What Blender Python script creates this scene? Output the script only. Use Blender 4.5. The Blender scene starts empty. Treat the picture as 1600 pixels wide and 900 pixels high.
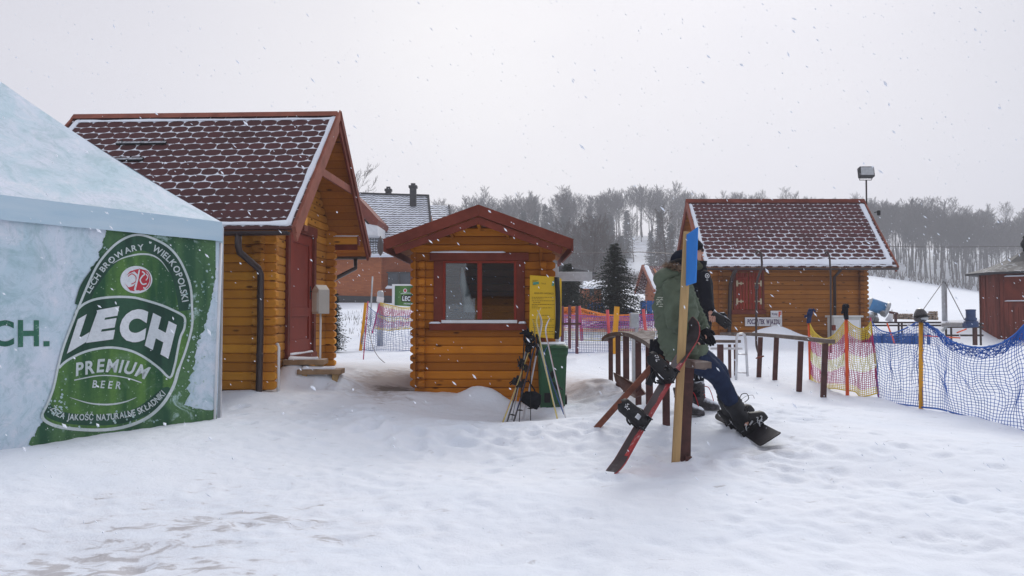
import bpy, bmesh, math, random
import numpy as np
from mathutils import Vector, Matrix, Quaternion

C = bpy.context.scene.collection
scene = bpy.context.scene
R = math.radians
CZ = 1.5            # eye height over the nearby snow
FPX = 1244.0        # focal length in pixels of a 1600 px wide frame
PITCH = R(1.93)

# ------------------------------------------------------------------ camera, sky, sun
cam_d = bpy.data.cameras.new('camera')
cam = bpy.data.objects.new('camera', cam_d)
C.objects.link(cam)
cam.location = (0, 0, CZ)
cam.rotation_euler = (math.pi / 2 + PITCH, 0, 0)
cam_d.sensor_width = 36.0
cam_d.lens = 36.0 * FPX / 1600.0
cam_d.clip_start = 0.05
cam_d.clip_end = 3000
scene.camera = cam

world = bpy.data.worlds.new('World')
scene.world = world
world.use_nodes = True
nt = world.node_tree
for n in list(nt.nodes):
    nt.nodes.remove(n)
SUN_EL, SUN_AZ = R(38), R(20)
sky = nt.nodes.new('ShaderNodeTexSky')
sky.sky_type = 'NISHITA'
sky.sun_disc = False
sky.sun_elevation = SUN_EL
sky.sun_rotation = SUN_AZ
sky.air_density = 1.0
sky.dust_density = 4.0
hs = nt.nodes.new('ShaderNodeHueSaturation')
hs.inputs['Saturation'].default_value = 0.25
nt.links.new(sky.outputs[0], hs.inputs['Color'])
tc = nt.nodes.new('ShaderNodeTexCoord')
mp = nt.nodes.new('ShaderNodeMapping')
mp.inputs['Scale'].default_value = (1.0, 1.0, 2.4)
nz = nt.nodes.new('ShaderNodeTexNoise')
nz.inputs['Scale'].default_value = 1.7
nz.inputs['Detail'].default_value = 5
nz.inputs['Roughness'].default_value = 0.5
nt.links.new(tc.outputs['Generated'], mp.inputs[0])
nt.links.new(mp.outputs[0], nz.inputs['Vector'])
cr = nt.nodes.new('ShaderNodeValToRGB')          # the cloud layer: even, softly mottled, a little darker low down
cr.color_ramp.elements[0].position = 0.30
cr.color_ramp.elements[0].color = (8.1, 7.95, 8.5, 1)
cr.color_ramp.elements[1].position = 0.70
cr.color_ramp.elements[1].color = (8.8, 8.6, 8.95, 1)
nt.links.new(nz.outputs['Fac'], cr.inputs[0])
# the cloud is thinner, so brighter, round the hidden sun
vd = nt.nodes.new('ShaderNodeVectorMath'); vd.operation = 'DOT_PRODUCT'
vd.inputs[1].default_value = (-0.05, 0.945, 0.322)
nt.links.new(tc.outputs['Generated'], vd.inputs[0])
gr = nt.nodes.new('ShaderNodeValToRGB')
gr.color_ramp.interpolation = 'LINEAR'
gr.color_ramp.elements[0].position = 0.80; gr.color_ramp.elements[0].color = (0.715, 0.735, 0.775, 1)
gr.color_ramp.elements[1].position = 1.0; gr.color_ramp.elements[1].color = (1.06, 1.06, 1.03, 1)
for p_, c_ in ((0.87, (0.80, 0.81, 0.84, 1)), (0.946, (0.89, 0.895, 0.91, 1)), (0.989, (0.98, 0.98, 0.97, 1))):
    e_ = gr.color_ramp.elements.new(p_); e_.color = c_
nt.links.new(vd.outputs['Value'], gr.inputs[0])
ml = nt.nodes.new('ShaderNodeMixRGB'); ml.blend_type = 'MULTIPLY'; ml.inputs[0].default_value = 1.0
nt.links.new(cr.outputs[0], ml.inputs[1]); nt.links.new(gr.outputs[0], ml.inputs[2])
mx = nt.nodes.new('ShaderNodeMixRGB')
mx.inputs[0].default_value = 0.93
nt.links.new(hs.outputs[0], mx.inputs[1])
nt.links.new(ml.outputs[0], mx.inputs[2])
bg = nt.nodes.new('ShaderNodeBackground')
bg.inputs['Strength'].default_value = 0.0855
nt.links.new(mx.outputs[0], bg.inputs[0])
wo = nt.nodes.new('ShaderNodeOutputWorld')
nt.links.new(bg.outputs[0], wo.inputs[0])

sd = bpy.data.lights.new('sun', 'SUN')
sd.energy = 1.5
sd.angle = R(25)
sd.color = (1.0, 0.97, 0.92)
sun = bpy.data.objects.new('sun', sd)
C.objects.link(sun)
dv = Vector((math.sin(SUN_AZ) * math.cos(SUN_EL), math.cos(SUN_AZ) * math.cos(SUN_EL), math.sin(SUN_EL)))
sun.rotation_euler = dv.to_track_quat('Z', 'Y').to_euler()
sun.location = dv * 60

scene.view_settings.view_transform = 'Standard'
scene.view_settings.look = 'None'
scene.view_settings.gamma = 1
scene.view_settings.exposure = 0.28
scene.view_settings.use_curve_mapping = False
scene.cycles.max_bounces = 8
scene.cycles.diffuse_bounces = 3
scene.cycles.transparent_max_bounces = 12
scene.cycles.volume_bounces = 1
scene.cycles.sample_clamp_indirect = 6
scene.cycles.use_denoising = True

random.seed(7)
rng = np.random.default_rng(7)

# ------------------------------------------------------------------ unprojection of measured points
def ray(px, py):
    u = (px - 800) / FPX
    v = (450 - py) / FPX
    return Vector((u, math.cos(PITCH) - v * math.sin(PITCH), math.sin(PITCH) + v * math.cos(PITCH)))

def P(px, py, Y):
    d = ray(px, py)
    return Vector((d.x / d.y * Y, Y, CZ + d.z / d.y * Y))

# ------------------------------------------------------------------ noise
def _h(ix, iy, s):
    v = np.sin(ix * 127.1 + iy * 311.7 + s * 74.7) * 43758.5453
    return v - np.floor(v)

def vnoise(x, y, s=0):
    x = np.asarray(x, float); y = np.asarray(y, float)
    ix = np.floor(x); iy = np.floor(y)
    fx = x - ix; fy = y - iy
    fx = fx * fx * (3 - 2 * fx); fy = fy * fy * (3 - 2 * fy)
    a = _h(ix, iy, s); b = _h(ix + 1, iy, s); c = _h(ix, iy + 1, s); d = _h(ix + 1, iy + 1, s)
    return (a + (b - a) * fx) * (1 - fy) + (c + (d - c) * fx) * fy

def fbm(x, y, o=4, s=0):
    t = 0; a = 0.5; k = 1.0
    for i in range(o):
        t = t + a * (vnoise(x * k, y * k, s + i) - 0.5)
        a *= 0.5; k *= 2.03
    return t

# ------------------------------------------------------------------ mesh builder
class MB:
    def __init__(s):
        s.v = []; s.f = []; s.m = []; s.sm = []
        s.mi = 0; s.smooth = False

    def add(s, vs, fs):
        o = len(s.v)
        s.v.extend([tuple(p) for p in vs])
        for f in fs:
            s.f.append(tuple(i + o for i in f)); s.m.append(s.mi); s.sm.append(s.smooth)
        return o

    def box(s, x0, x1, y0, y1, z0, z1):
        if x0 > x1: x0, x1 = x1, x0
        if y0 > y1: y0, y1 = y1, y0
        if z0 > z1: z0, z1 = z1, z0
        vs = [(x0,y0,z0),(x1,y0,z0),(x1,y1,z0),(x0,y1,z0),(x0,y0,z1),(x1,y0,z1),(x1,y1,z1),(x0,y1,z1)]
        s.add(vs, [(0,3,2,1),(4,5,6,7),(0,1,5,4),(1,2,6,5),(2,3,7,6),(3,0,4,7)])

    def frame(s, p, q, up=(0,0,1)):
        p = Vector(p); q = Vector(q)
        d = (q - p)
        L = d.length
        d.normalize()
        up = Vector(up)
        sd = d.cross(up)
        if sd.length < 1e-4:
            sd = d.cross(Vector((1,0,0)))
        sd.normalize()
        u = sd.cross(d).normalized()
        return p, d, sd, u, L

    def bar(s, p, q, w, h, up=(0,0,1), bev=0.0):
        """box from p to q, w across (side), h along up; ends square, long edges bevelled by bev"""
        p, d, sd, u, L = s.frame(p, q, up)
        w2, h2 = w / 2, h / 2
        if bev > 0:
            b = bev
            pr = [(-w2+b,-h2),(w2-b,-h2),(w2,-h2+b),(w2,h2-b),(w2-b,h2),(-w2+b,h2),(-w2,h2-b),(-w2,-h2+b)]
        else:
            pr = [(-w2,-h2),(w2,-h2),(w2,h2),(-w2,h2)]
        n = len(pr)
        vs = [p + sd*a + u*b_ for a, b_ in pr] + [p + d*L + sd*a + u*b_ for a, b_ in pr]
        fs = [(i, (i+1) % n, n+(i+1) % n, n+i) for i in range(n)]
        fs = [tuple(reversed(f)) for f in fs]
        fs.append(tuple(range(n)))
        fs.append(tuple(range(2*n-1, n-1, -1)))
        s.add(vs, fs)

    def tube(s, pts, r, seg=6, caps=True, closed=False):
        pts = [Vector(p) for p in pts]
        n = len(pts)
        rs = r if isinstance(r, (list, tuple)) else [r] * n
        vs = []
        prev = None
        for i, p in enumerate(pts):
            a = pts[(i-1) % n] if (i > 0 or closed) else pts[i]
            b = pts[(i+1) % n] if (i < n-1 or closed) else pts[i]
            d = (b - a)
            if d.length < 1e-9: d = Vector((0,0,1))
            d.normalize()
            if prev is None:
                ref = Vector((0,0,1)) if abs(d.z) < 0.9 else Vector((1,0,0))
                sd = d.cross(ref).normalized()
            else:
                sd = (prev - d * prev.dot(d))
                if sd.length < 1e-6: sd = d.orthogonal()
                sd.normalize()
            prev = sd
            u = d.cross(sd)
            for k in range(seg):
                t = 2*math.pi*k/seg
                vs.append(p + (sd*math.cos(t) + u*math.sin(t)) * rs[i])
        fs = []
        rng_ = n if closed else n-1
        for i in range(rng_):
            j = (i+1) % n
            for k in range(seg):
                k2 = (k+1) % seg
                fs.append((i*seg+k, i*seg+k2, j*seg+k2, j*seg+k))
        if caps and not closed:
            fs.append(tuple(range(seg-1, -1, -1)))
            fs.append(tuple((n-1)*seg+k for k in range(seg)))
        s.add(vs, fs)

    def lathe(s, prof, c=(0,0,0), seg=16, axis=None):
        """prof: list of (r, h) ; axis default z"""
        c = Vector(c)
        ax = Vector(axis).normalized() if axis is not None else Vector((0,0,1))
        q = Vector((0,0,1)).rotation_difference(ax)
        vs = []
        for r, h in prof:
            for k in range(seg):
                t = 2*math.pi*k/seg
                vs.append(c + q @ Vector((r*math.cos(t), r*math.sin(t), h)))
        fs = []
        for i in range(len(prof)-1):
            for k in range(seg):
                k2 = (k+1) % seg
                fs.append((i*seg+k, i*seg+k2, (i+1)*seg+k2, (i+1)*seg+k))
        fs.append(tuple(range(seg-1,-1,-1)))
        fs.append(tuple((len(prof)-1)*seg+k for k in range(seg)))
        s.add(vs, fs)

    def loft(s, rings, caps=True):
        """rings: list of equal-length point lists"""
        n = len(rings[0])
        vs = [p for r in rings for p in r]
        fs = []
        for i in range(len(rings)-1):
            for k in range(n):
                k2 = (k+1) % n
                fs.append((i*n+k, i*n+k2, (i+1)*n+k2, (i+1)*n+k))
        if caps:
            fs.append(tuple(range(n-1,-1,-1)))
            fs.append(tuple((len(rings)-1)*n+k for k in range(n)))
        s.add(vs, fs)

    def ell(s, secs, seg=14, caps=True, power=2.0):
        """secs: (center, axis_a vector, axis_b vector) elliptical sections"""
        rings = []
        for c, a, b in secs:
            c = Vector(c); a = Vector(a); b = Vector(b)
            rr = []
            for k in range(seg):
                t = 2*math.pi*k/seg
                ct, st = math.cos(t), math.sin(t)
                e = 2.0/power
                rr.append(c + a*(math.copysign(abs(ct)**e, ct)) + b*(math.copysign(abs(st)**e, st)))
            rings.append(rr)
        s.loft(rings, caps)

    def sphere(s, c, r, seg=12, rings=8, scale=(1,1,1), rot=None):
        c = Vector(c)
        vs = []; fs = []
        for i in range(1, rings):
            ph = math.pi*i/rings
            for k in range(seg):
                t = 2*math.pi*k/seg
                p = Vector((math.sin(ph)*math.cos(t)*scale[0], math.sin(ph)*math.sin(t)*scale[1], math.cos(ph)*scale[2]))*r
                if rot: p = rot @ p
                vs.append(c+p)
        tp = Vector((0,0,scale[2]*r)); bt = Vector((0,0,-scale[2]*r))
        if rot: tp = rot @ tp; bt = rot @ bt
        vs.append(c+tp); vs.append(c+bt)
        T = len(vs)-2; B = T+1
        for i in range(rings-2):
            for k in range(seg):
                k2 = (k+1) % seg
                fs.append((i*seg+k, (i+1)*seg+k, (i+1)*seg+k2, i*seg+k2))
        for k in range(seg):
            k2 = (k+1) % seg
            fs.append((T, k, k2)); fs.append((B, (rings-2)*seg+k2, (rings-2)*seg+k))
        s.add(vs, fs)

    def prism(s, poly, off):
        """poly: list of 3d points (planar), extruded by vector off"""
        off = Vector(off); n = len(poly)
        vs = [Vector(p) for p in poly] + [Vector(p)+off for p in poly]
        fs = [(i, (i+1) % n, n+(i+1) % n, n+i) for i in range(n)]
        fs.append(tuple(range(n-1,-1,-1))); fs.append(tuple(range(n, 2*n)))
        s.add(vs, fs)

    def build(s, name, mat, parent=None, uv=None, local=False, bevel=0, fixn=True):
        me = bpy.data.meshes.new(name)
        vs = s.v
        if parent is not None and not local:
            inv = parent.get('_inv')
            M = ROOTM[parent.name].inverted()
            vs = [tuple(M @ Vector(p)) for p in vs]
        me.from_pydata(vs, [], s.f)
        mats = mat if isinstance(mat, (list, tuple)) else [mat]
        for m in mats: me.materials.append(m)
        me.polygons.foreach_set('material_index', s.m)
        me.polygons.foreach_set('use_smooth', s.sm)
        if fixn:
            bm = bmesh.new(); bm.from_mesh(me)
            bmesh.ops.recalc_face_normals(bm, faces=bm.faces)
            bm.to_mesh(me); bm.free()
        me.update()
        o = bpy.data.objects.new(name, me)
        C.objects.link(o)
        if parent is not None:
            o.parent = parent
            ROOTM[o.name] = ROOTM[parent.name]
        else:
            ROOTM[o.name] = Matrix.Identity(4)
        if bevel:
            b = o.modifiers.new('bevel', 'BEVEL'); b.width = bevel; b.segments = 2; b.limit_method = 'ANGLE'
        return o

ROOTM = {}

def thing(name, label, cat, loc=(0,0,0), rz=0.0, group=None):
    o = bpy.data.objects.new(name, None)
    C.objects.link(o)
    o.empty_display_size = 0.2
    o.location = loc
    o.rotation_euler = (0,0,rz)
    o['label'] = label; o['category'] = cat
    if group: o['group'] = group
    ROOTM[o.name] = Matrix.Translation(Vector(loc)) @ Matrix.Rotation(rz, 4, 'Z')
    return o

def tag(o, label, cat, group=None, kind=None):
    o['label'] = label; o['category'] = cat
    if group: o['group'] = group
    if kind: o['kind'] = kind
    return o

def recenter(o, base):
    """move the object origin of a top-level mesh to its base point"""
    b = Vector(base)
    o.data.transform(Matrix.Translation(-b))
    o.location = b
    return o

# ------------------------------------------------------------------ materials
def newmat(name):
    m = bpy.data.materials.new(name); m.use_nodes = True
    n = m.node_tree
    return m, n, n.nodes['Principled BSDF']

def link(n, a, b): n.links.new(a, b)

def mathn(n, op, a, b=None, c=None, clamp=False):
    x = n.nodes.new('ShaderNodeMath'); x.operation = op; x.use_clamp = clamp
    for i, q in enumerate((a, b, c)):
        if q is None: continue
        if isinstance(q, (int, float)): x.inputs[i].default_value = q
        else: n.links.new(q, x.inputs[i])
    return x.outputs[0]

def mixc(n, fac, a, b, mode='MIX'):
    x = n.nodes.new('ShaderNodeMixRGB'); x.blend_type = mode
    for i, q in enumerate((fac, a, b)):
        if isinstance(q, (int, float)): x.inputs[i].default_value = q
        elif isinstance(q, tuple): x.inputs[i].default_value = (q[0], q[1], q[2], 1)
        else: n.links.new(q, x.inputs[i])
    return x.outputs[0]

def noise(n, vec, scale, detail=4, rough=0.5, dist=0.0):
    x = n.nodes.new('ShaderNodeTexNoise')
    x.inputs['Scale'].default_value = scale; x.inputs['Detail'].default_value = detail
    x.inputs['Roughness'].default_value = rough; x.inputs['Distortion'].default_value = dist
    if vec is not None: n.links.new(vec, x.inputs['Vector'])
    return x.outputs['Fac']

def coords(n, kind='Object', scale=(1,1,1), loc=(0,0,0)):
    t = n.nodes.new('ShaderNodeTexCoord')
    m = n.nodes.new('ShaderNodeMapping')
    m.inputs['Scale'].default_value = scale
    m.inputs['Location'].default_value = loc
    n.links.new(t.outputs[kind], m.inputs[0])
    return m.outputs[0]

def ramp(n, fac, stops):
    r = n.nodes.new('ShaderNodeValToRGB')
    e = r.color_ramp.elements
    while len(e) < len(stops): e.new(0.5)
    for i, (p, c) in enumerate(stops):
        e[i].position = p
        e[i].color = (c, c, c, 1) if isinstance(c, (int, float)) else (c[0], c[1], c[2], 1)
    n.links.new(fac, r.inputs[0])
    return r.outputs[0]

def bump(n, bsdf, h, strength=0.3, dist=0.02):
    b = n.nodes.new('ShaderNodeBump')
    b.inputs['Strength'].default_value = strength; b.inputs['Distance'].default_value = dist
    n.links.new(h, b.inputs['Height'])
    n.links.new(b.outputs[0], bsdf.inputs['Normal'])

SNOWC = (0.83, 0.88, 0.96)

def snowmask(n, lo=0.35, hi=0.75, nscale=6.0, amt=1.0):
    """fresh snow caught on faces that look up"""
    g = n.nodes.new('ShaderNodeNewGeometry')
    s = n.nodes.new('ShaderNodeSeparateXYZ')
    n.links.new(g.outputs['Normal'], s.inputs[0])
    nz_ = noise(n, coords(n), nscale, 5, 0.65)
    v = mathn(n, 'ADD', s.outputs[2], mathn(n, 'MULTIPLY', mathn(n, 'SUBTRACT', nz_, 0.5), 0.9))
    m = n.nodes.new('ShaderNodeMapRange')
    m.inputs[1].default_value = lo; m.inputs[2].default_value = hi
    m.inputs[3].default_value = 0; m.inputs[4].default_value = amt
    n.links.new(v, m.inputs[0])
    return m.outputs[0]

def M(name, col, rough=0.7, spec=0.3, var=0.18, vscale=5.0, bmp=0.15, bscale=40.0, metal=0.0, snow=None, stretch=(1,1,1), sheen=0):
    m, n, b = newmat(name)
    vec = coords(n, 'Object', stretch)
    f = noise(n, vec, vscale, 6, 0.6)
    lo = tuple(c*(1-var) for c in col); hi = tuple(min(1, c*(1+var)) for c in col)
    c = mixc(n, ramp(n, f, [(0.3, 0.0), (0.7, 1.0)]), lo, hi)
    if snow:
        sm = snowmask(n, *snow)
        c = mixc(n, sm, c, SNOWC)
    link(n, c, b.inputs['Base Color'])
    b.inputs['Roughness'].default_value = rough
    b.inputs['Specular IOR Level'].default_value = spec
    b.inputs['Metallic'].default_value = metal
    if bmp:
        bump(n, b, noise(n, vec, bscale, 5, 0.6), bmp, 0.01)
    return m

def logmat(name, base, dark, axis, h, z0=0.0, grain=1.0):
    """stained pine logs laid along axis (0 = x, 1 = y): every course has its own tone, grain and knots"""
    m, n, b = newmat(name)
    t = n.nodes.new('ShaderNodeTexCoord')
    s = n.nodes.new('ShaderNodeSeparateXYZ'); link(n, t.outputs['Object'], s.inputs[0])
    course = mathn(n, 'FLOOR', mathn(n, 'DIVIDE', mathn(n, 'SUBTRACT', s.outputs[2], z0), h))
    w = n.nodes.new('ShaderNodeTexWhiteNoise'); w.noise_dimensions = '1D'
    link(n, course, w.inputs['W'])
    st = (1.2, 14, 14) if axis == 0 else (14, 1.2, 14)
    mpn = n.nodes.new('ShaderNodeMapping'); mpn.inputs['Scale'].default_value = st
    link(n, t.outputs['Object'], mpn.inputs[0])
    cx = n.nodes.new('ShaderNodeCombineXYZ'); link(n, mathn(n, 'MULTIPLY', w.outputs[0], 37.0), cx.inputs[axis])
    va = n.nodes.new('ShaderNodeVectorMath'); va.operation = 'ADD'
    link(n, mpn.outputs[0], va.inputs[0]); link(n, cx.outputs[0], va.inputs[1])
    g1 = noise(n, va.outputs[0], 1.6, 8, 0.65, 0.6)
    mid = tuple((a+b_)/2 for a, b_ in zip(base, dark))
    c = mixc(n, ramp(n, g1, [(0.30, 0.0), (0.72, 1.0)]), mid, base)
    c = mixc(n, mathn(n, 'MULTIPLY', w.outputs[0], 0.7), c, mid)
    c = mixc(n, ramp(n, w.outputs[0], [(0.68, 0.0), (0.95, 0.6)]), c, dark)
    c = mixc(n, ramp(n, w.outputs[0], [(0.05, 0.35), (0.25, 0.0)]), c, tuple(min(.9, x*1.35) for x in base))
    big = noise(n, coords(n, 'Object', (1, 1, 1)), 1.3, 4, 0.5)      # weathering in broad patches
    c = mixc(n, ramp(n, big, [(0.45, 0.0), (0.75, 0.55)]), c, dark)
    v = n.nodes.new('ShaderNodeTexVoronoi'); v.feature = 'F1'
    m2 = n.nodes.new('ShaderNodeMapping')
    m2.inputs['Scale'].default_value = (2.0, 2.0, 6.5)
    link(n, t.outputs['Object'], m2.inputs[0]); link(n, m2.outputs[0], v.inputs['Vector'])
    v.inputs['Scale'].default_value = 1.25
    c = mixc(n, ramp(n, v.outputs['Distance'], [(0.085, 0.9), (0.17, 0.0)]), c, tuple(x*0.3 for x in dark))
    # dark line in every joint
    fr = mathn(n, 'FRACT', mathn(n, 'DIVIDE', mathn(n, 'SUBTRACT', s.outputs[2], z0), h))
    e = mathn(n, 'MINIMUM', fr, mathn(n, 'SUBTRACT', 1.0, fr))
    c = mixc(n, ramp(n, e, [(0.0, 0.7), (0.05, 0.0)]), c, tuple(x*0.35 for x in dark))
    link(n, c, b.inputs['Base Color'])
    b.inputs['Roughness'].default_value = 0.7
    b.inputs['Specular IOR Level'].default_value = 0.12
    bump(n, b, g1, 0.25, 0.01)
    return m

def shingle(name, col, snow_amt, lowsnow, pw=0.25, ph=0.175, slope=3.1, fz=0.9):
    """rounded bitumen shingles, snow lying in the joints; UV in metres: u along the ridge, v down the slope"""
    m, n, b = newmat(name)
    uvn = n.nodes.new('ShaderNodeUVMap')
    s = n.nodes.new('ShaderNodeSeparateXYZ'); link(n, uvn.outputs[0], s.inputs[0])
    wob = noise(n, uvn.outputs[0], 9.0, 3, 0.6)
    wob2 = noise(n, uvn.outputs[0], 31.0, 4, 0.7)
    v = mathn(n, 'DIVIDE', s.outputs[1], ph)
    row = mathn(n, 'FLOOR', v)
    fv = mathn(n, 'FRACT', v)
    u = mathn(n, 'ADD', mathn(n, 'DIVIDE', s.outputs[0], pw), mathn(n, 'MULTIPLY', row, 0.5))
    fu = mathn(n, 'FRACT', u)
    du = mathn(n, 'ABSOLUTE', mathn(n, 'SUBTRACT', fu, 0.5))
    dv_ = mathn(n, 'ABSOLUTE', mathn(n, 'SUBTRACT', fv, 0.5))
    d = mathn(n, 'ADD', mathn(n, 'POWER', mathn(n, 'MULTIPLY', du, 2.0), 2.6), mathn(n, 'POWER', mathn(n, 'MULTIPLY', dv_, 2.0), 2.6))
    big = noise(n, uvn.outputs[0], 0.8, 4, 0.6)
    vv = mathn(n, 'DIVIDE', s.outputs[1], slope)          # 0 at ridge, 1 at eave
    low = mathn(n, 'MULTIPLY', mathn(n, 'POWER', vv, 3.0), lowsnow)
    cover = mathn(n, 'ADD', mathn(n, 'ADD', snow_amt, mathn(n, 'MULTIPLY', mathn(n, 'SUBTRACT', big, 0.5), 1.15)), low)
    edge = mathn(n, 'ADD', d, mathn(n, 'MULTIPLY', mathn(n, 'SUBTRACT', wob2, 0.5), fz))
    edge = mathn(n, 'ADD', edge, mathn(n, 'MULTIPLY', mathn(n, 'SUBTRACT', wob, 0.5), 0.5))
    k = mathn(n, 'ADD', edge, cover)
    msk = ramp(n, mathn(n, 'SUBTRACT', k, 0.55), [(0.46, 0.0), (0.68, 1.0)])
    wn = n.nodes.new('ShaderNodeTexWhiteNoise'); wn.noise_dimensions = '2D'
    cb = n.nodes.new('ShaderNodeCombineXYZ'); link(n, mathn(n, 'FLOOR', u), cb.inputs[0]); link(n, row, cb.inputs[1])
    link(n, cb.outputs[0], wn.inputs['Vector'])
    c = mixc(n, wn.outputs[0], tuple(x*0.75 for x in col), tuple(x*1.25 for x in col))
    c = mixc(n, mathn(n, 'MULTIPLY', noise(n, uvn.outputs[0], 220, 2, 0.5), 0.25), c, (0.3, 0.2, 0.2))
    c = mixc(n, mathn(n, 'MULTIPLY', msk, 0.93), c, SNOWC)
    link(n, c, b.inputs['Base Color'])
    b.inputs['Roughness'].default_value = 0.85
    b.inputs['Specular IOR Level'].default_value = 0.2
    hgt = mathn(n, 'ADD', mathn(n, 'MULTIPLY', msk, 0.7), mathn(n, 'MULTIPLY', fv, 0.6))
    bump(n, b, hgt, 0.6, 0.02)
    return m

MAT = {}
MAT['trim'] = M('red_stain', (0.165, 0.036, 0.022), 0.65, 0.15, 0.3, 3, 0.12, 30, stretch=(1,1,1))
MAT['trim_worn'] = M('worn_red_stain', (0.26, 0.088, 0.06), 0.7, 0.15, 0.25, 4, 0.2, 26)
MAT['door'] = M('door_red', (0.25, 0.032, 0.016), 0.55, 0.18, 0.12, 3, 0.06, 24)
MAT['rust'] = M('rust_brown_steel', (0.075, 0.026, 0.022), 0.6, 0.4, 0.35, 9, 0.2, 60)
MAT['rail_wood'] = M('grey_weathered_wood', (0.14, 0.11, 0.095), 0.8, 0.2, 0.4, 6, 0.4, 30, snow=(0.95, 1.4, 9.0, 0.5))
MAT['pine'] = M('raw_pine', (0.42, 0.28, 0.13), 0.7, 0.25, 0.22, 3, 0.2, 22, stretch=(6,6,0.6))
MAT['steel'] = M('galvanised_steel', (0.42, 0.44, 0.46), 0.45, 0.5, 0.15, 8, 0.05, 40, metal=0.5)
MAT['alu'] = M('aluminium', (0.62, 0.63, 0.65), 0.35, 0.5, 0.1, 6, 0.03, 40, metal=0.6)
MAT['black'] = M('black_plastic', (0.012, 0.012, 0.014), 0.55, 0.25, 0.3, 10, 0.1, 60)
MAT['blackfab'] = M('black_fabric', (0.012, 0.013, 0.018), 0.9, 0.15, 0.35, 12, 0.35, 30)
MAT['blacksnow'] = M('black_snowy', (0.012, 0.012, 0.014), 0.6, 0.3, 0.3, 10, 0.2, 50, snow=(0.55, 1.05, 16.0, 1.0))
MAT['gutter'] = M('dark_brown_gutter', (0.035, 0.020, 0.020), 0.35, 0.5, 0.2, 6, 0.03, 30)
MAT['box'] = M('beige_plastic', (0.50, 0.47, 0.42), 0.55, 0.35, 0.08, 4, 0.04, 30)
MAT['boxw'] = M('white_grey_plastic', (0.56, 0.57, 0.55), 0.55, 0.35, 0.08, 4, 0.04, 30)
MAT['white'] = M('white_paint', (0.72, 0.73, 0.75), 0.5, 0.35, 0.06, 6, 0.04, 30)
MAT['bin'] = M('green_bin_plastic', (0.018, 0.085, 0.035), 0.5, 0.4, 0.2, 5, 0.1, 50, snow=(0.9, 1.3, 9.0, 0.8))
MAT['blue'] = M('blue_paint', (0.02, 0.20, 0.62), 0.45, 0.4, 0.07, 3, 0.03, 40)
MAT['blued'] = M('dark_blue_machine', (0.02, 0.05, 0.14), 0.45, 0.4, 0.3, 9, 0.1, 40, snow=(0.8, 1.2, 9.0, 0.7))
MAT['yellow'] = M('yellow_post', (0.72, 0.33, 0.015), 0.5, 0.35, 0.15, 6, 0.08, 40)
MAT['orange'] = M('orange_post', (0.75, 0.10, 0.02), 0.5, 0.35, 0.15, 6, 0.08, 40)
MAT['pink'] = M('faded_red_post', (0.66, 0.10, 0.11), 0.5, 0.35, 0.15, 6, 0.08, 40)
MAT['netblue'] = M('blue_net_cord', (0.035, 0.13, 0.46), 0.7, 0.2, 0.2, 6, 0)
MAT['netnavy'] = M('pale_blue_net_cord', (0.16, 0.22, 0.42), 0.7, 0.2, 0.2, 6, 0)
MAT['netyel'] = M('yellow_net_cord', (0.68, 0.50, 0.05), 0.7, 0.2, 0.2, 6, 0)
MAT['netpale'] = M('pale_yellow_net_cord', (0.66, 0.60, 0.25), 0.7, 0.2, 0.2, 6, 0)
MAT['netmag'] = M('magenta_net_cord', (0.48, 0.06, 0.17), 0.7, 0.2, 0.2, 6, 0)
MAT['netora'] = M('orange_net_cord', (0.75, 0.24, 0.04), 0.7, 0.2, 0.2, 6, 0)
MAT['netpur'] = M('purple_net_cord', (0.26, 0.12, 0.40), 0.7, 0.2, 0.2, 6, 0)
MAT['snow'] = M('fresh_snow', SNOWC, 0.8, 0.2, 0.04, 3, 0.5, 12)
MAT['roofgrey'] = M('dark_grey_roofing', (0.045, 0.045, 0.05), 0.7, 0.3, 0.3, 6, 0.3, 30, snow=(0.95, 1.35, 5.0, 0.9))
MAT['bark'] = M('frosted_bark', (0.085, 0.072, 0.066), 0.9, 0.1, 0.3, 2, 0)
MAT['barkdark'] = M('dark_bark', (0.05, 0.04, 0.035), 0.9, 0.1, 0.3, 2, 0.3, 20)
MAT['skin'] = M('skin', (0.55, 0.30, 0.23), 0.5, 0.4, 0.1, 8, 0.05, 50)
MAT['denim'] = M('dark_denim', (0.014, 0.024, 0.058), 0.9, 0.15, 0.3, 9, 0.4, 22)
MAT['parka'] = M('olive_parka_fabric', (0.10, 0.128, 0.09), 0.75, 0.2, 0.14, 7, 0.35, 18)
MAT['fur'] = M('brown_fur', (0.24, 0.17, 0.12), 0.95, 0.1, 0.5, 30, 0.5, 60)
MAT['redlace'] = M('red_lace', (0.45, 0.02, 0.03), 0.7, 0.2, 0.1, 8, 0)

# ------------------------------------------------------------------ lettering
_gc = {}
def glyph(ch, off=0.0):
    """triangulated outline of one character of the built-in font: (verts2d, faces, advance)"""
    k = (ch, off)
    if k in _gc: return _gc[k]
    cu = bpy.data.curves.new('glyph', 'FONT')
    cu.body = ch; cu.size = 1.0; cu.offset = off; cu.resolution_u = 4; cu.fill_mode = 'FRONT'
    ob = bpy.data.objects.new('glyph', cu); C.objects.link(ob)
    bpy.context.view_layer.update()
    dg = bpy.context.evaluated_depsgraph_get()
    me = ob.evaluated_get(dg).to_mesh()
    vs = [(v.co.x, v.co.y) for v in me.vertices]
    fs = [tuple(p.vertices) for p in me.polygons]
    ob.evaluated_get(dg).to_mesh_clear()
    bpy.data.objects.remove(ob); bpy.data.curves.remove(cu)
    if vs:
        xs = [v[0] for v in vs]
        x0, x1 = min(xs), max(xs)
    else:
        x0, x1 = 0, 0.25
    _gc[k] = (vs, fs, x0, x1)
    return _gc[k]

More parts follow.
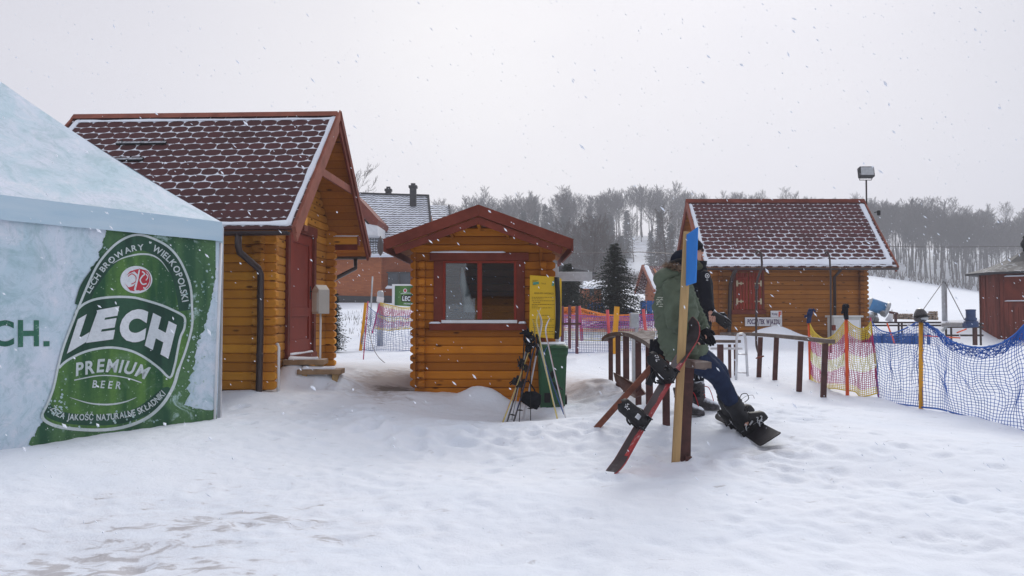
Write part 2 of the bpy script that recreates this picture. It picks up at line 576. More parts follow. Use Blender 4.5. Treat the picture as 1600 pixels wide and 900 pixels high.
def textline(s, off=0.0, gap=0.06):
    """one line laid out from x=0: returns verts, faces, width; cap height is about 0.7"""
    V = []; F = []; x = 0.0
    for ch in s:
        if ch == ' ':
            x += 0.40; continue
        vs, fs, a, b = glyph(ch, off)
        o = len(V)
        V += [(p[0]-a+x, p[1]) for p in vs]
        F += [tuple(i+o for i in f) for f in fs]
        x += (b-a)+gap
    return V, F, x-gap
CAP = 0.70

# ------------------------------------------------------------------ the ground
_cp = []
def cp(px, py, Y, w=1.0):
    p = P(px, py, Y); _cp.append((p.x, p.y, p.z, w))
for a in [(800,900,4.7),(1500,900,4.7),(60,900,4.75),(400,800,5.9),(0,702,7.23),(200,675,8.35),(338,655,9.3),(700,720,8.0),
          (960,740,7.3),(1055,716,7.6),(1195,700,8.1),(1150,668,8.9),(1080,640,9.7),(965,606,12.4),(1014,631,10.3),(1036,663,9.3),(1300,760,6.9),
          (640,611,12),(870,632,12),(790,662,10.8),(885,660,10.8),(1285,623,12.6),(1248,611,13.2),(1212,576,16.5),(1188,598,14.9),
          (1440,637,11.6),(1600,672,9.3),(1325,618,12.9),(1265,592,15),(1100,545,24),(1230,540,24),(1360,537,24),(413,613,11.1),(470,584,12.3),(530,574,14.0),(520,568,14.6),
          (500,645,9.8),(565,546,20),(640,550,20),(900,551,20),(1040,547,20),(930,590,13.5),(1535,540,26),(1500,560,18),
          (560,473,43),(700,476,45),(620,483,35),(520,500,30),(900,486,40),(1000,484,45),(760,520,25),
          (1400,500,45),(1500,505,45),(1450,505,32),(1360,430,180),(1530,466,180),(1480,456,172),(1560,470,178),(1600,476,182),(1660,486,182),(1420,444,174),(1530,468,168),(1700,490,182),(1450,470,90),(700,438,180),(1000,440,180),
          (850,470,90),(600,460,90),(1000,350,280),(700,380,280),(1300,385,280),(1600,380,280),(300,400,280),(0,400,280),(1900,400,280),
          (200,480,60),(1800,510,45),(1200,480,60),(1700,470,180),(300,450,180)]:
    cp(*a)
for x, y, z in [(-5.46,5.84,-1.24),(-7,8.5,-1.2),(-8,4,-1.3),(-3,0,-1.5),(3,0,-1.5),(0,-15,-1.5),(-20,-10,-1.4),(20,-10,-1.4),(12,6,-1.35),
                (0,2,-1.5),(-10,14,-.9),(-30,20,-.5),(40,20,-1),(0,-60,-1),(-60,0,0),(60,0,-1), (200,300,30),(-200,300,30),(-200,60,5),(200,60,2)]:
    _cp.append((x, y, CZ+z, 1.0))
_cp = np.array(_cp)

def gshep(x, y):
    x = np.asarray(x, float); y = np.asarray(y, float)
    shp = x.shape
    x = x.ravel(); y = y.ravel()
    out = np.empty_like(x)
    def wc(x, y):
        r = np.sqrt(x*x + (y+2)**2) + 1.5
        return x/r/0.30, (y+2)/r/0.30, np.log(r)/0.20
    cu, cv, cl = wc(_cp[:,0], _cp[:,1])
    for i in range(0, len(x), 20000):
        a, b, l = wc(x[i:i+20000], y[i:i+20000])
        d2 = (a[:,None]-cu)**2 + (b[:,None]-cv)**2 + (l[:,None]-cl)**2
        w = 1.0/(d2+0.02)**1.6
        out[i:i+20000] = (w*_cp[:,2]).sum(1)/w.sum(1)
    return out.reshape(shp)

def gbase(x, y):
    """yard and near fields from the measured points; beyond 60 m an even field rising to the wood's edge, then the wooded hill"""
    x = np.asarray(x, float); y = np.asarray(y, float)
    out = gshep(x, y)
    far = y > 60
    if not far.any(): return out
    xf, yf = x[far], y[far]
    b = np.clip(xf/yf, -.9, .95)                       # bearing
    z60 = gshep(b*60.0, np.full_like(b, 60.0))-CZ
    e = np.interp(b, [-.5,-.13,.24,.45,.547,.587,.643,.8,.95], [.030,.040,.044,.050,.0354,.029,.021,.004,0.0])*180.0
    c = np.interp(b, [-.7,-.35,-.08,.16,.40,.65,.9], [.066,.074,.086,.104,.088,.080,.074])*280.0
    sm = lambda t: np.clip(t, 0, 1)**2*(3-2*np.clip(t, 0, 1))
    z = z60+(e-z60)*np.clip((yf-60)/120, 0, 1)**1.25
    z = np.where(yf > 180, e+(c-e)*sm((yf-180)/112)**.85, z)
    out = np.array(out); out[far] = z+CZ
    return out

def hillbump(x, y):
    """small mounds of shovelled snow"""
    t = 0
    for cx, cy, rx, ry, h in MOUNDS:
        t = t + h*np.exp(-(((x-cx)/rx)**2 + ((y-cy)/ry)**2)**1.3)
    return t
def pm(px, py, Y):
    p = P(px, py, Y); return p.x, p.y
MOUNDS = []
for px, Y, rx, ry, h in [(757,11.78,.33,.20,.20),(640,11.6,.3,.3,.03),(1205,22.6,.75,.8,.55),(1240,23.2,.9,.6,.35),(1120,22.6,.9,.8,.40),(1350,22,1.2,.6,.15),
                         (452,11.9,.22,.45,.16),(500,11.95,.48,.36,.20),(955,7.12,.16,.10,.07),(930,12.6,.4,.5,.14),(985,11.6,.5,.4,.10),(372,10.8,.4,.3,.05),
                         (800,4.6,.3,.2,.03),(1500,30,3,1.5,.2),(1120,8.4,.3,.25,.07)]:
    MOUNDS.append((P(px,500,Y).x, Y, rx, ry, h))
DENTS = []
for px, py, Y, r, h in [(940,735,7.35,.07,.05),(1196,704,8.0,.12,.03),(1180,690,8.2,.2,.03),(1130,655,8.8,.15,.05),(1080,642,9.6,.2,.05),(1058,718,7.55,.09,.05)]:
    p = P(px, py, Y); DENTS.append((p.x, p.y, r, r*.8, h))
_fr = np.random.default_rng(11)
tracks = []
def trail(p0, p1, n, spread, depth=(.02,.05)):
    for i in range(n):
        t = _fr.random()
        x = p0[0]+(p1[0]-p0[0])*t+_fr.normal()*spread; y = p0[1]+(p1[1]-p0[1])*t+_fr.normal()*spread*.7
        tracks.append((x, y, _fr.uniform(.07,.15), _fr.uniform(.05,.11), _fr.uniform(*depth)*.5, _fr.uniform(0,3.14)))
trail((-2.2,9.6),(-2.0,14),90,.45)
trail((-2.2,9.0),(1.5,8.8),210,.55)
trail((-1.0,5.6),(0.6,9.6),150,.9,(.01,.035))
trail((1.3,9.6),(1.8,13),90,.4)
trail((2,6.4),(5,5.4),120,.8,(.008,.03))
trail((2.4,9.2),(3.6,11),70,.6)
trail((0.5,4.8),(4,4.6),110,.7,(.008,.03))
trail((2.5,8),(6,8.5),70,.7,(.006,.02))
trail((1.0,7.6),(3.4,7.6),90,.5)

def ground_z(x, y):
    z = gbase(x, y) + hillbump(x, y)
    for cx, cy, rx, ry, h in DENTS:
        z = z - h*np.exp(-(((x-cx)/rx)**2 + ((y-cy)/ry)**2))
    return z
def gz(x, y):
    return float(ground_z(np.array([float(x)]), np.array([float(y)]))[0])

def axis(segs):
    out = []
    for a, b, s in segs:
        n = max(1, int(round((b-a)/s)))
        out += list(np.linspace(a, b, n, endpoint=False))
    out.append(segs[-1][1])
    return np.array(out)
gx = axis([(-900,-300,60),(-300,-80,14),(-80,-25,3),(-25,-9,.6),(-9,-5,.12),(-5,6.5,.032),(6.5,12,.10),(12,26,.5),(26,80,2.5),(80,300,14),(300,900,60)])
gy = axis([(-300,-40,40),(-40,-6,3),(-6,3.4,.3),(3.4,13,.032),(13,18,.08),(18,30,.25),(30,60,1),(60,180,4),(180,420,8),(420,1500,80)])
X, Y = np.meshgrid(gx, gy)
Z = gbase(np.clip(X,-250,250), np.clip(Y,-100,300)) + hillbump(X, Y)
for cx, cy, rx, ry, h in DENTS:
    Z -= h*np.exp(-(((X-cx)/rx)**2 + ((Y-cy)/ry)**2))
near = np.exp(-((np.maximum(Y-16, 0))/10)**2) * (Y > -6)
Z += near*(fbm(X*1.1, Y*1.1, 3, 3)*0.08 + fbm(X*5.0, Y*5.0, 4, 9)*0.022)
tr = np.clip(fbm(X*.9+4, Y*.9, 3, 21)*3+.55, 0, 1)          # how trodden the snow is
tr = tr*np.clip((X*0.58-Y*0.0+ (2.9) + (9.0-Y)*0.35)/1.6, 0.05, 1)
Z += near*tr*(np.abs(fbm(X*7.5, Y*7.5, 4, 31))*-0.046 + fbm(X*15, Y*15, 3, 41)*0.022)
for x, y, a, b, h, t in tracks:
    i0, i1 = np.searchsorted(gx, [x-.4, x+.4]); j0, j1 = np.searchsorted(gy, [y-.4, y+.4])
    if i1 <= i0 or j1 <= j0: continue
    xs = X[j0:j1, i0:i1]-x; ys = Y[j0:j1, i0:i1]-y
    c_, s_ = math.cos(t), math.sin(t)
    d = ((xs*c_+ys*s_)/a)**2 + ((-xs*s_+ys*c_)/b)**2
    Z[j0:j1, i0:i1] -= h*np.exp(-d**1.5) - h*.35*np.exp(-(np.sqrt(d)-1.6)**2*3)
far = np.clip((Y-60)/80, 0, 1)
Z += far*.5*fbm(X*.02, Y*.02, 4, 5)*6*np.clip((Y-170)/60, 0, 1)
ny, nx = X.shape
co = np.stack([X, Y, Z], -1).reshape(-1, 3)
idx = np.arange(nx*ny).reshape(ny, nx)
fa = np.stack([idx[:-1,:-1], idx[:-1,1:], idx[1:,1:], idx[1:,:-1]], -1).reshape(-1, 4)
me = bpy.data.meshes.new('snow_ground')
me.vertices.add(len(co)); me.vertices.foreach_set('co', co.ravel())
me.loops.add(fa.size); me.loops.foreach_set('vertex_index', fa.ravel())
me.polygons.add(len(fa)); me.polygons.foreach_set('loop_start', np.arange(0, fa.size, 4)); me.polygons.foreach_set('loop_total', np.full(len(fa), 4))
me.polygons.foreach_set('use_smooth', np.ones(len(fa), bool))
me.update(calc_edges=True)
ground = bpy.data.objects.new('ground', me); C.objects.link(ground)
ground['kind'] = 'structure'
def gzs(x, y):
    """height of the finished ground sheet (bilinear)"""
    i = int(np.clip(np.searchsorted(gx, x)-1, 0, nx-2)); j = int(np.clip(np.searchsorted(gy, y)-1, 0, ny-2))
    fx = (x-gx[i])/(gx[i+1]-gx[i]); fy = (y-gy[j])/(gy[j+1]-gy[j])
    return float((Z[j,i]*(1-fx)+Z[j,i+1]*fx)*(1-fy)+(Z[j+1,i]*(1-fx)+Z[j+1,i+1]*fx)*fy)

m, n, b = newmat('trodden_snow')
vec = coords(n)
f1 = noise(n, vec, 0.9, 5, 0.6)
c = mixc(n, ramp(n, f1, [(0.35, 0.0), (0.65, 1.0)]), (0.785, 0.84, 0.925), (0.835, 0.875, 0.945))
g = n.nodes.new('ShaderNodeNewGeometry')
def blob(n, x, y, rx, ry):
    mm = n.nodes.new('ShaderNodeMapping'); mm.inputs['Location'].default_value = (-x/rx, -y/ry, 0); mm.inputs['Scale'].default_value = (1/rx, 1/ry, 0)
    link(n, g.outputs['Position'], mm.inputs[0])
    l = n.nodes.new('ShaderNodeVectorMath'); l.operation = 'LENGTH'; link(n, mm.outputs[0], l.inputs[0])
    return mathn(n, 'SUBTRACT', 1.0, l.outputs['Value'], clamp=True)
str_ = coords(n, 'Object', (1.0, 1.9, 1.0))
pn = noise(n, str_, 4.6, 6, 0.62, 0.8)
pn2 = noise(n, str_, 0.9, 4, 0.5)
# slush and grit showing through at lower left
a = mathn(n, 'MAXIMUM', blob(n, -2.7, 4.7, 2.2, 1.0), mathn(n, 'MULTIPLY', blob(n, -2.2, 5.5, 2.4, 1.7), 0.7))
k = mathn(n, 'ADD', mathn(n, 'MULTIPLY', a, 0.42), mathn(n, 'ADD', mathn(n, 'MULTIPLY', pn, 0.9), mathn(n, 'MULTIPLY', pn2, 0.25)))
ms = ramp(n, k, [(0.85, 0.0), (0.94, 0.6)])
ms2 = mathn(n, 'MULTIPLY', ramp(n, k, [(0.70, 0.0), (0.88, 0.20)]), 1.0)
c = mixc(n, ms2, c, (0.56, 0.53, 0.55))
c = mixc(n, ms, c, (0.33, 0.295, 0.29))
# worn path between the cabins and by the bin, greyer patch at the snowboard
for (x, y, rx, ry, amt, dark) in [(P(610,600,12.6).x, 12.6, .85, 1.9, .85, (0.46,0.41,0.40)), (P(615,608,12.1).x, 12.1, .42, .50, 1.1, (0.13,0.10,0.085)), (P(925,600,12.8).x, 12.6, .9, 1.3, .55, (0.52,0.51,0.53)),
                                  (P(1200,705,7.9).x, 7.9, .45, .3, .5, (0.4,0.4,0.42))]:
    k = mathn(n, 'ADD', mathn(n, 'MULTIPLY', blob(n, x, y, rx, ry), amt), mathn(n, 'MULTIPLY', pn, 0.9))
    c = mixc(n, ramp(n, k, [(0.58, 0.0), (0.98, 0.9)]), c, dark)
# thin scrub showing through on the far slope
sx = n.nodes.new('ShaderNodeSeparateXYZ'); link(n, g.outputs['Position'], sx.inputs[0])
farf = mathn(n, 'MULTIPLY', mathn(n, 'SUBTRACT', sx.outputs[1], 205.0), 0.03, clamp=True)
sc = noise(n, coords(n, 'Object', (0.25, 0.25, 0.25)), 1.0, 6, 0.75)
c = mixc(n, mathn(n, 'MULTIPLY', farf, ramp(n, sc, [(0.42, 0.0), (0.66, 0.6)])), c, (0.22, 0.2, 0.2))
link(n, c, b.inputs['Base Color'])
b.inputs['Roughness'].default_value = 0.75
b.inputs['Specular IOR Level'].default_value = 0.25
bh = mathn(n, 'ADD', noise(n, vec, 14, 6, 0.7), mathn(n, 'MULTIPLY', noise(n, vec, 42, 5, 0.7), 0.5))
bump(n, b, bh, 0.38, 0.03)
me.materials.append(m)

# ------------------------------------------------------------------ log building helpers
def logrow(mb, axis, fix, thick, a0, a1, z0, z1, ch=0.016, chb=True):
    """one squared log with chamfered edges, laid along x (axis 0, front face y=fix) or y (axis 1, front face x=fix)"""
    t = thick; zc_ = (z0+z1)/2
    pr = [(0+ch, z0), (0, z0+ch), (0, z1-ch), (0+ch, z1), (t-ch, z1), (t, z1-ch), (t, z0+ch), (t-ch, z0)]
    if axis == 0:
        mk = lambda a, k: [(a, fix+p, zc_+(z-zc_)*k) for p, z in pr]
    else:
        mk = lambda a, k: [(fix+p, a, zc_+(z-zc_)*k) for p, z in pr]
    nt_ = .045 if a1-a0 > .4 else .005
    mb.loft([mk(a0, .50), mk(a0+nt_, 1.0), mk(a1-nt_, 1.0), mk(a1, .50)])

def logwall(mb, axis, fix, thick, a0, a1, z0, n, h, holes=(), zshift=0.0, limit=None):
    for i in range(n):
        za = z0+i*h+zshift; zb = za+h
        b0, b1 = a0, a1
        if limit:
            r = limit((za+zb)/2, a0, a1)
            if r is None: continue
            b0, b1 = r
        segs = [(b0, b1)]
        for (h0, h1, hz0, hz1) in holes:
            if (za+zb)/2 > hz0 and (za+zb)/2 < hz1:
                ns = []
                for s0, s1 in segs:
                    if h1 <= s0 or h0 >= s1: ns.append((s0, s1)); continue
                    if h0 > s0: ns.append((s0, h0))
                    if h1 < s1: ns.append((h1, s1))
                segs = ns
        for s0, s1 in segs:
            if s1-s0 > .01: logrow(mb, axis, fix, thick, s0, s1, za, zb)

def roofsheet(name, parent, mat, ridge0, ridge1, eave0, eave1, thick=0.05, sub=(1, 1)):
    """sloping sheet with UVs in metres (u along the ridge, v down the slope), with a thickness"""
    r0, r1, e0, e1 = map(Vector, (ridge0, ridge1, eave0, eave1))
    nrm = (r1-r0).cross(e0-r0).normalized()
    if nrm.z < 0: nrm = -nrm
    vs = [r0, r1, e1, e0]
    vs2 = [v-nrm*thick for v in vs]
    me = bpy.data.meshes.new(name)
    me.from_pydata([tuple(v) for v in vs+vs2], [], [(0,1,2,3),(7,6,5,4),(0,4,5,1),(1,5,6,2),(2,6,7,3),(3,7,4,0)])
    me.materials.append(mat)
    uv = me.uv_layers.new(name='UVMap')
    L = (r1-r0).length; Sv = (e0-r0).length
    uvs = {0:(0,0),1:(L,0),2:(L,Sv),3:(0,Sv),4:(0,0),5:(L,0),6:(L,Sv),7:(0,Sv)}
    for lp in me.loops:
        uv.data[lp.index].uv = uvs[lp.vertex_index]
    bm = bmesh.new(); bm.from_mesh(me); bmesh.ops.recalc_face_normals(bm, faces=bm.faces); bm.to_mesh(me); bm.free()
    o = bpy.data.objects.new(name, me); C.objects.link(o)
    o.parent = parent; ROOTM[o.name] = ROOTM[parent.name]
    return o

def snowstrip(mb, p, q, w, h, up, n=60, seed=0, jag=0.35):
    """an uneven ridge of lying snow from p to q, on a surface with normal up"""
    p = Vector(p); q = Vector(q); up = Vector(up).normalized()
    d = (q-p).normalized(); sd = d.cross(up).normalized()
    L = (q-p).length
    rings = []
    rr = random.Random(seed)
    for i in range(n+1):
        t = i/n
        a = float(fbm(t*L*3+seed*7, seed, 4, seed))*2
        ww = w*(1+jag*a)*.5; hh = h*(1+jag*a*1.2)
        if i in (0, n): ww *= .4; hh *= .3
        c = p.lerp(q, t)
        ring = []
        for k in range(7):
            th = math.pi*k/6
            ring.append(c + sd*ww*math.cos(th) + up*hh*(math.sin(th)**.8 if k not in (0,6) else 0))
        ring.append(c - up*0.01)
        rings.append(ring)
    mb.smooth = True
    mb.loft(rings)
    mb.smooth = False

LOGH = 0.127
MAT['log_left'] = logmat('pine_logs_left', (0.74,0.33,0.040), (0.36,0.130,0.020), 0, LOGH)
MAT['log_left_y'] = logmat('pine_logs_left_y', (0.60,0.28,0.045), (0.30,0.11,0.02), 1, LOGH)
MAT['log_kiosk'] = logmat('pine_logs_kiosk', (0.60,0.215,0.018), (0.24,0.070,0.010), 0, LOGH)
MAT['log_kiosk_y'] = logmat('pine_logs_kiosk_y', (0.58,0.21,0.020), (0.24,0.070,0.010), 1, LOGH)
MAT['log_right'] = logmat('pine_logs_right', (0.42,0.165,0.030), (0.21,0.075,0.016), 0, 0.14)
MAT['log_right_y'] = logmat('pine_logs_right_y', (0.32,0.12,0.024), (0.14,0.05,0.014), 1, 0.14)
MAT['soffit'] = logmat('soffit_boards', (0.46,0.17,0.02), (0.25,0.085,0.014), 1, 0.11)
MAT['shingle_a'] = shingle('burgundy_shingles_a', (0.055,0.012,0.014), 0.10, -0.40, 0.25, 0.175, 3.05)
MAT['shingle_b'] = shingle('burgundy_shingles_b', (0.070,0.015,0.020), -0.04, 0.66, 0.33, 0.187, 3.2, 1.7)
MAT['shingle_c'] = shingle('burgundy_shingles_c', (0.08,0.018,0.022), 0.02, 0.5, 0.25, 0.175, 2.0)

# ------------------------------------------------------------------ left cabin
LZ = gz(P(413,610,11.1).x, 11.1)+0.02
LZ = CZ-1.045
A1 = R(-2.6)
lc = thing('log_cabin', 'tall orange log cabin with a red door, right behind the printed tent', 'cabin', (-3.45, 11.1, LZ), A1)
SL = 0.94
ye, yc, yb = -0.6, 1.6, 3.8            # eave, ridge, back eave (local y)
ze, zr = 2.20, 2.20+0.94*2.2           # roof surface heights
XR, XL = 0.58, -3.72                    # verges
D = 3.2
HW = (0.9, 2.3, 0.43, 2.40)             # door hole in the gable wall (y0,y1,z0,z1)
mb = MB()
logwall(mb, 0, 0.0, .12, -3.3, .16, 0, 20, LOGH)
mb.build('front_wall', MAT['log_left'], lc, local=True)
mb = MB()
logwall(mb, 0, D-.12, .12, -3.3, .16, 0, 20, LOGH)
mb.build('back_wall', MAT['log_left'], lc, local=True)
def lim(z, a0, a1):
    zz = z+.13
    if zz < 2.60: return (a0, a1)
    y0 = yc-(zr-zz)/SL; y1 = yc+(zr-zz)/SL
    y0 = max(y0, 0.0); y1 = min(y1, D)
    return (y0, y1) if y1-y0 > .15 else None
mb = MB()
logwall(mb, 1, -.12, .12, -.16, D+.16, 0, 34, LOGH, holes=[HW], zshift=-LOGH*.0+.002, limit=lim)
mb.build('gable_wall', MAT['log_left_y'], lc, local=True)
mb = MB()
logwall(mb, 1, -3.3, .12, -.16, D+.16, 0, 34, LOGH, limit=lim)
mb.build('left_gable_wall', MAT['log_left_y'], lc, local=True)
mb = MB(); mb.box(-3.1,-.15,.15,D-.15,.0,.02); mb.box(-.35,-.30,.3,2.9,0,2.6)
mb.build('floor', MAT['blackfab'], lc, local=True)
# roof
rf = roofsheet('roof', lc, MAT['shingle_a'], (XL,yc,zr), (XR,yc,zr), (XL,ye-.02,ze-.02*SL), (XR,ye-.02,ze-.02*SL), .03)
rb = roofsheet('roof_back', lc, MAT['shingle_a'], (XL,yc,zr), (XR,yc,zr), (XL,yb,ze), (XR,yb,ze), .03)
# soffit boards under the overhangs, running along x
for sgn, nm in ((1,'front'),(-1,'back')):
    mb = MB()
    nseg = 24
    for i in range(nseg):
        t0 = i/nseg; t1 = (i+.96)/nseg
        if sgn > 0:
            a = (yc+(ye-yc)*t0, zr+(ze-zr)*t0); b_ = (yc+(ye-yc)*t1, zr+(ze-zr)*t1)
        else:
            a = (yc+(yb-yc)*t0, zr+(ze-zr)*t0); b_ = (yc+(yb-yc)*t1, zr+(ze-zr)*t1)
        o = .045
        poly = [(XL+.03,a[0],a[1]-o),(XL+.03,b_[0],b_[1]-o),(XL+.03,b_[0],b_[1]-o-.02),(XL+.03,a[0],a[1]-o-.02)]
        mb.prism(poly, (XR-XL-.06,0,0))
    mb.build('soffit', MAT['soffit'], lc, local=True)
# bargeboards
def barge(parent, x, w, t, y0, z0, y1, z1, mat, drop=0.0, name='bargeboard'):
    """board in the plane x=const from eave (y0,z0) to ridge (y1,z1); w deep, t thick"""
    mb = MB()
    d = Vector((0, y1-y0, z1-z0)).normalized()
    up = Vector((0, -d.z, d.y));
    if up.z < 0: up = -up
    a = Vector((x, y0, z0)) + up*(.03-drop); b_ = Vector((x, y1, z1)) + up*(.03-drop)
    lowa = a - Vector((0,0,1))*(w/abs(up.z)); lowb = b_ - Vector((0,0,1))*(w/abs(up.z))
    # plumb cut at the ridge, square at the eave
    sq = a - up*w
    mb.prism([a, b_, lowb, sq], (t, 0, 0))
    return mb.build(name, mat, parent, local=True, bevel=.004)
for x in (XR, XL-.04):
    barge(lc, x, .235, .035, ye-.03, ze-.03*SL, yc, zr+.03*.0, MAT['trim_worn'])
    barge(lc, x, .20, .035, yb+.03, ze-.03*SL, yc, zr, MAT['trim'])
barge(lc, XR+.036, .12, .022, ye-.03, ze-.03*SL, yc, zr+.02, MAT['trim_worn'], drop=-.015)
barge(lc, XR+.036, .12, .022, yb+.03, ze-.03*SL, yc, zr+.02, MAT['trim'], drop=-.015)
mb = MB()
mb.prism([(XL-.05,yc-.09,zr-.05),(XL-.05,yc,zr+.045),(XL-.05,yc+.09,zr-.05),(XL-.05,yc,zr+.015)], (XR-XL+.05,0,0))
mb.build('ridge_cap', MAT['trim_worn'], lc, local=True)
# snow bands along verge and eave
mb = MB()
up = Vector((0,-SL,1)).normalized()
q0 = Vector((XR-.10, ye+.02, ze+.02*SL)); q1 = Vector((XR-.06, yc-.06, zr-.06*SL))
for k, (wd, hh, sx_) in enumerate([(.085,.010,.02)]):
    snowstrip(mb, q0+up*.002+Vector((sx_,0,0)), q1+up*.002+Vector((sx_,0,0)), wd, hh, up, 90, 3, .5)
snowstrip(mb, (XR-.05, ye+.06, ze+.06*SL+.003), (XL+.1, ye+.06, ze+.06*SL+.003), .10, .02, up, 120, 5, .7)
snowstrip(mb, (XL+.10, ye+.02, ze+.02*SL), (XL+.08, yc-.06, zr-.06*SL), .09, .012, up, 60, 8, .4)
snowstrip(mb, (XR-.05, yc-.12, zr-.11*SL), (XL+.1, yc-.12, zr-.11*SL), .06, .012, up, 120, 15, .7)
mb.build('roof_snow', MAT['snow'], lc, local=True)
# snow guards
for (xa, xb, t) in ((-2.68,-1.90,.30),(-2.50,-2.08,.455)):
    y = yc+(ye-yc)*t; z = zr+(ze-zr)*t
    mb = MB(); mb.bar((xa,y,z+.035),(xb,y,z+.035),.05,.03,up)
    for xx in (xa+.06,(xa+xb)/2,xb-.06): mb.bar((xx,y,z-.01),(xx,y+.05,z+.09),.02,.02)
    mb.build('roof_step', MAT['blacksnow'], lc, local=True)
# gutter and downpipe
mb = MB()
yg = ye-.075; zg = ze-.06
def gutter(mb, x0, x1, y, z, r=.055):
    pr = []
    for k in range(9):
        t = math.pi+math.pi*k/8
        pr.append((y+r*math.cos(t), z+r*math.sin(t)))
    for k in range(8, -1, -1):
        t = math.pi+math.pi*k/8
        pr.append((y+(r-.006)*math.cos(t), z+(r-.006)*math.sin(t)+.001))
    mb.prism([(x0, a, b_) for a, b_ in pr], (x1-x0, 0, 0))
gutter(mb, XL, XR-.02, yg, zg)
mb.build('gutter', MAT['gutter'], lc, local=True)
mb = MB(); gutter(mb, XL, XR-.02, yb+.075, zg)
mb.build('gutter', MAT['gutter'], lc, local=True)
mb = MB()
xp = -.055
mb.smooth = True
mb.tube([(xp-.06,yg,zg-.03),(xp-.06,yg,zg-.20),(xp-.05,yg+.02,zg-.27),(xp+.06,-.27,zg-.46),(xp+.08,-.23,zg-.54),(xp+.08,-.22,.85),(xp+.07,-.22,-.02),(xp+.07,-.24,-.07)], .045, 12)
for z in (.5, 1.3): mb.lathe([(.05,-.02),(.05,.02)], (xp+.075,-.22,z), 12)
mb.build('downpipe', MAT['gutter'], lc, local=True)
mb = MB(); mb.smooth = True
mb.tube([(XR-.25,yb+.075,zg-.03),(XR-.25,yb+.075,zg-.22),(XR-.55,yb-.35,zg-.45),(XR-.62,yb-.42,zg-.6),(XR-.62,yb-.42,.1)], .04, 10)
mb.build('downpipe', MAT['gutter'], lc, local=True)
# collar tie between the bargeboards and cantilevered plates
mb = MB()
zt = 3.20; ht = (zr-zt)/SL
mb.box(XR-.04, XR-.004, yc-ht+.06, yc+ht-.06, zt-.07, zt+.05)
mb.build('collar_tie', MAT['trim_worn'], lc, local=True, bevel=.004)
mb = MB()
mb.box(0.001, XR-.02, D-.12, D, 2.30, 2.44); mb.build('purlin', MAT['log_left'], lc, local=True)
mb = MB(); mb.box(0.001, XR-.02, 0, .12, 2.30, 2.44); mb.build('purlin', MAT['log_left'], lc, local=True)
mb = MB(); mb.box(0.001, XR-.02, yc-.07, yc+.07, zr-.27, zr-.10)
mb.build('purlin', MAT['log_left'], lc, local=True)
mb = MB(); mb.box(XR-.30, XR-.02, -.02, .14, 2.22, 2.30); mb.build('plate_end', MAT['trim'], lc, local=True)
mb = MB(); mb.box(XR-.02, XR+.0, D-.14, D+.0, 2.29, 2.45)
mb.box(.16, XR-.02, D-.13, D-.121, 2.20, 2.30)
mb.build('plate_end', MAT['trim'], lc, local=True)
mb = MB(); snowstrip(mb, (.1,D-.07,2.44), (XR,D-.07,2.44), .12, .03, (0,0,1), 20, 4)
mb.build('ledge_snow', MAT['snow'], lc, local=True)
# vent slit
mb = MB(); mb.box(0.002, .02, 1.02, 1.24, 2.56, 2.74); mb.build('vent', MAT['black'], lc, local=True)
# door
y0, y1, z0, z1 = HW
mb = MB()
mb.box(-.10, .045, y0-.03, y0+.09, z0, z1+.02); mb.box(-.10, .045, y1-.09, y1+.03, z0, z1+.02)
mb.box(-.10, .050, y0-.06, y1+.06, z1-.06, z1+.10); mb.box(-.11, .06, y0-.05, y1+.05, z0-.12, z0-.001)
fr = mb.build('door_frame', MAT['trim'], lc, local=True, bevel=.005)
mb = MB()
mb.box(-.06, -.012, y0+.092, y1-.092, z0+.002, z1-.062)
for (a, b_, c_, d_) in ((y0+.092,y0+.25,z0+.002,z1-.062),(y1-.25,y1-.092,z0+.002,z1-.062),(y0+.251,y1-.251,z0+.003,z0+.22),(y0+.251,y1-.251,z1-.22,z1-.063),(y0+.251,y1-.251,1.02,1.16)):
    mb.box(-.0115, .006, a, b_, c_, d_)
dr = mb.build('door', MAT['door'], lc, local=True, bevel=.004)
mb = MB(); mb.box(.0065,.014,y1-.21,y1-.17,1.30,1.52); mb.smooth=True; mb.tube([(.01,y1-.19,1.43),(.05,y1-.19,1.43),(.05,y1-.30,1.43)], .010, 8)
h_ = mb.build('handle', MAT['black'], dr, local=True)
mb = MB(); snowstrip(mb, (.03,y0+.1,z0), (.03,y1-.1,z0), .05, .03, (0,0,1), 20, 6); mb.build('threshold_snow', MAT['snow'], lc, local=True)
# foundation block under the corner
mb = MB(); mb.box(-.75,-.35,.04,.30,-.30,-.002)
mb.build('foundation_block', MAT['black'], lc, local=True, bevel=.01)
mb = MB(); mb.box(-3.2,-2.8,.04,.3,-.30,-.002); mb.build('foundation_block', MAT['black'], lc, local=True, bevel=.01)
mb = MB(); mb.box(-.4,-.1,2.7,3.1,-.3,-.002); mb.build('foundation_block', MAT['black'], lc, local=True, bevel=.01)
mb = MB(); mb.smooth=True
mb.tube([(.02,.16,.62),(.10,.14,.64),(.15,.12,.63),(.17,.11,.58),(.17,.10,-.05)], .022, 10)
mb.build('drain_pipe', MAT['white'], lc, local=True)
mb = MB(); mb.smooth=True; mb.tube([(-.34,-.12,-.04),(-.30,-.24,-.05)], .035, 12); mb.build('pipe_outlet', MAT['boxw'], lc, local=True)

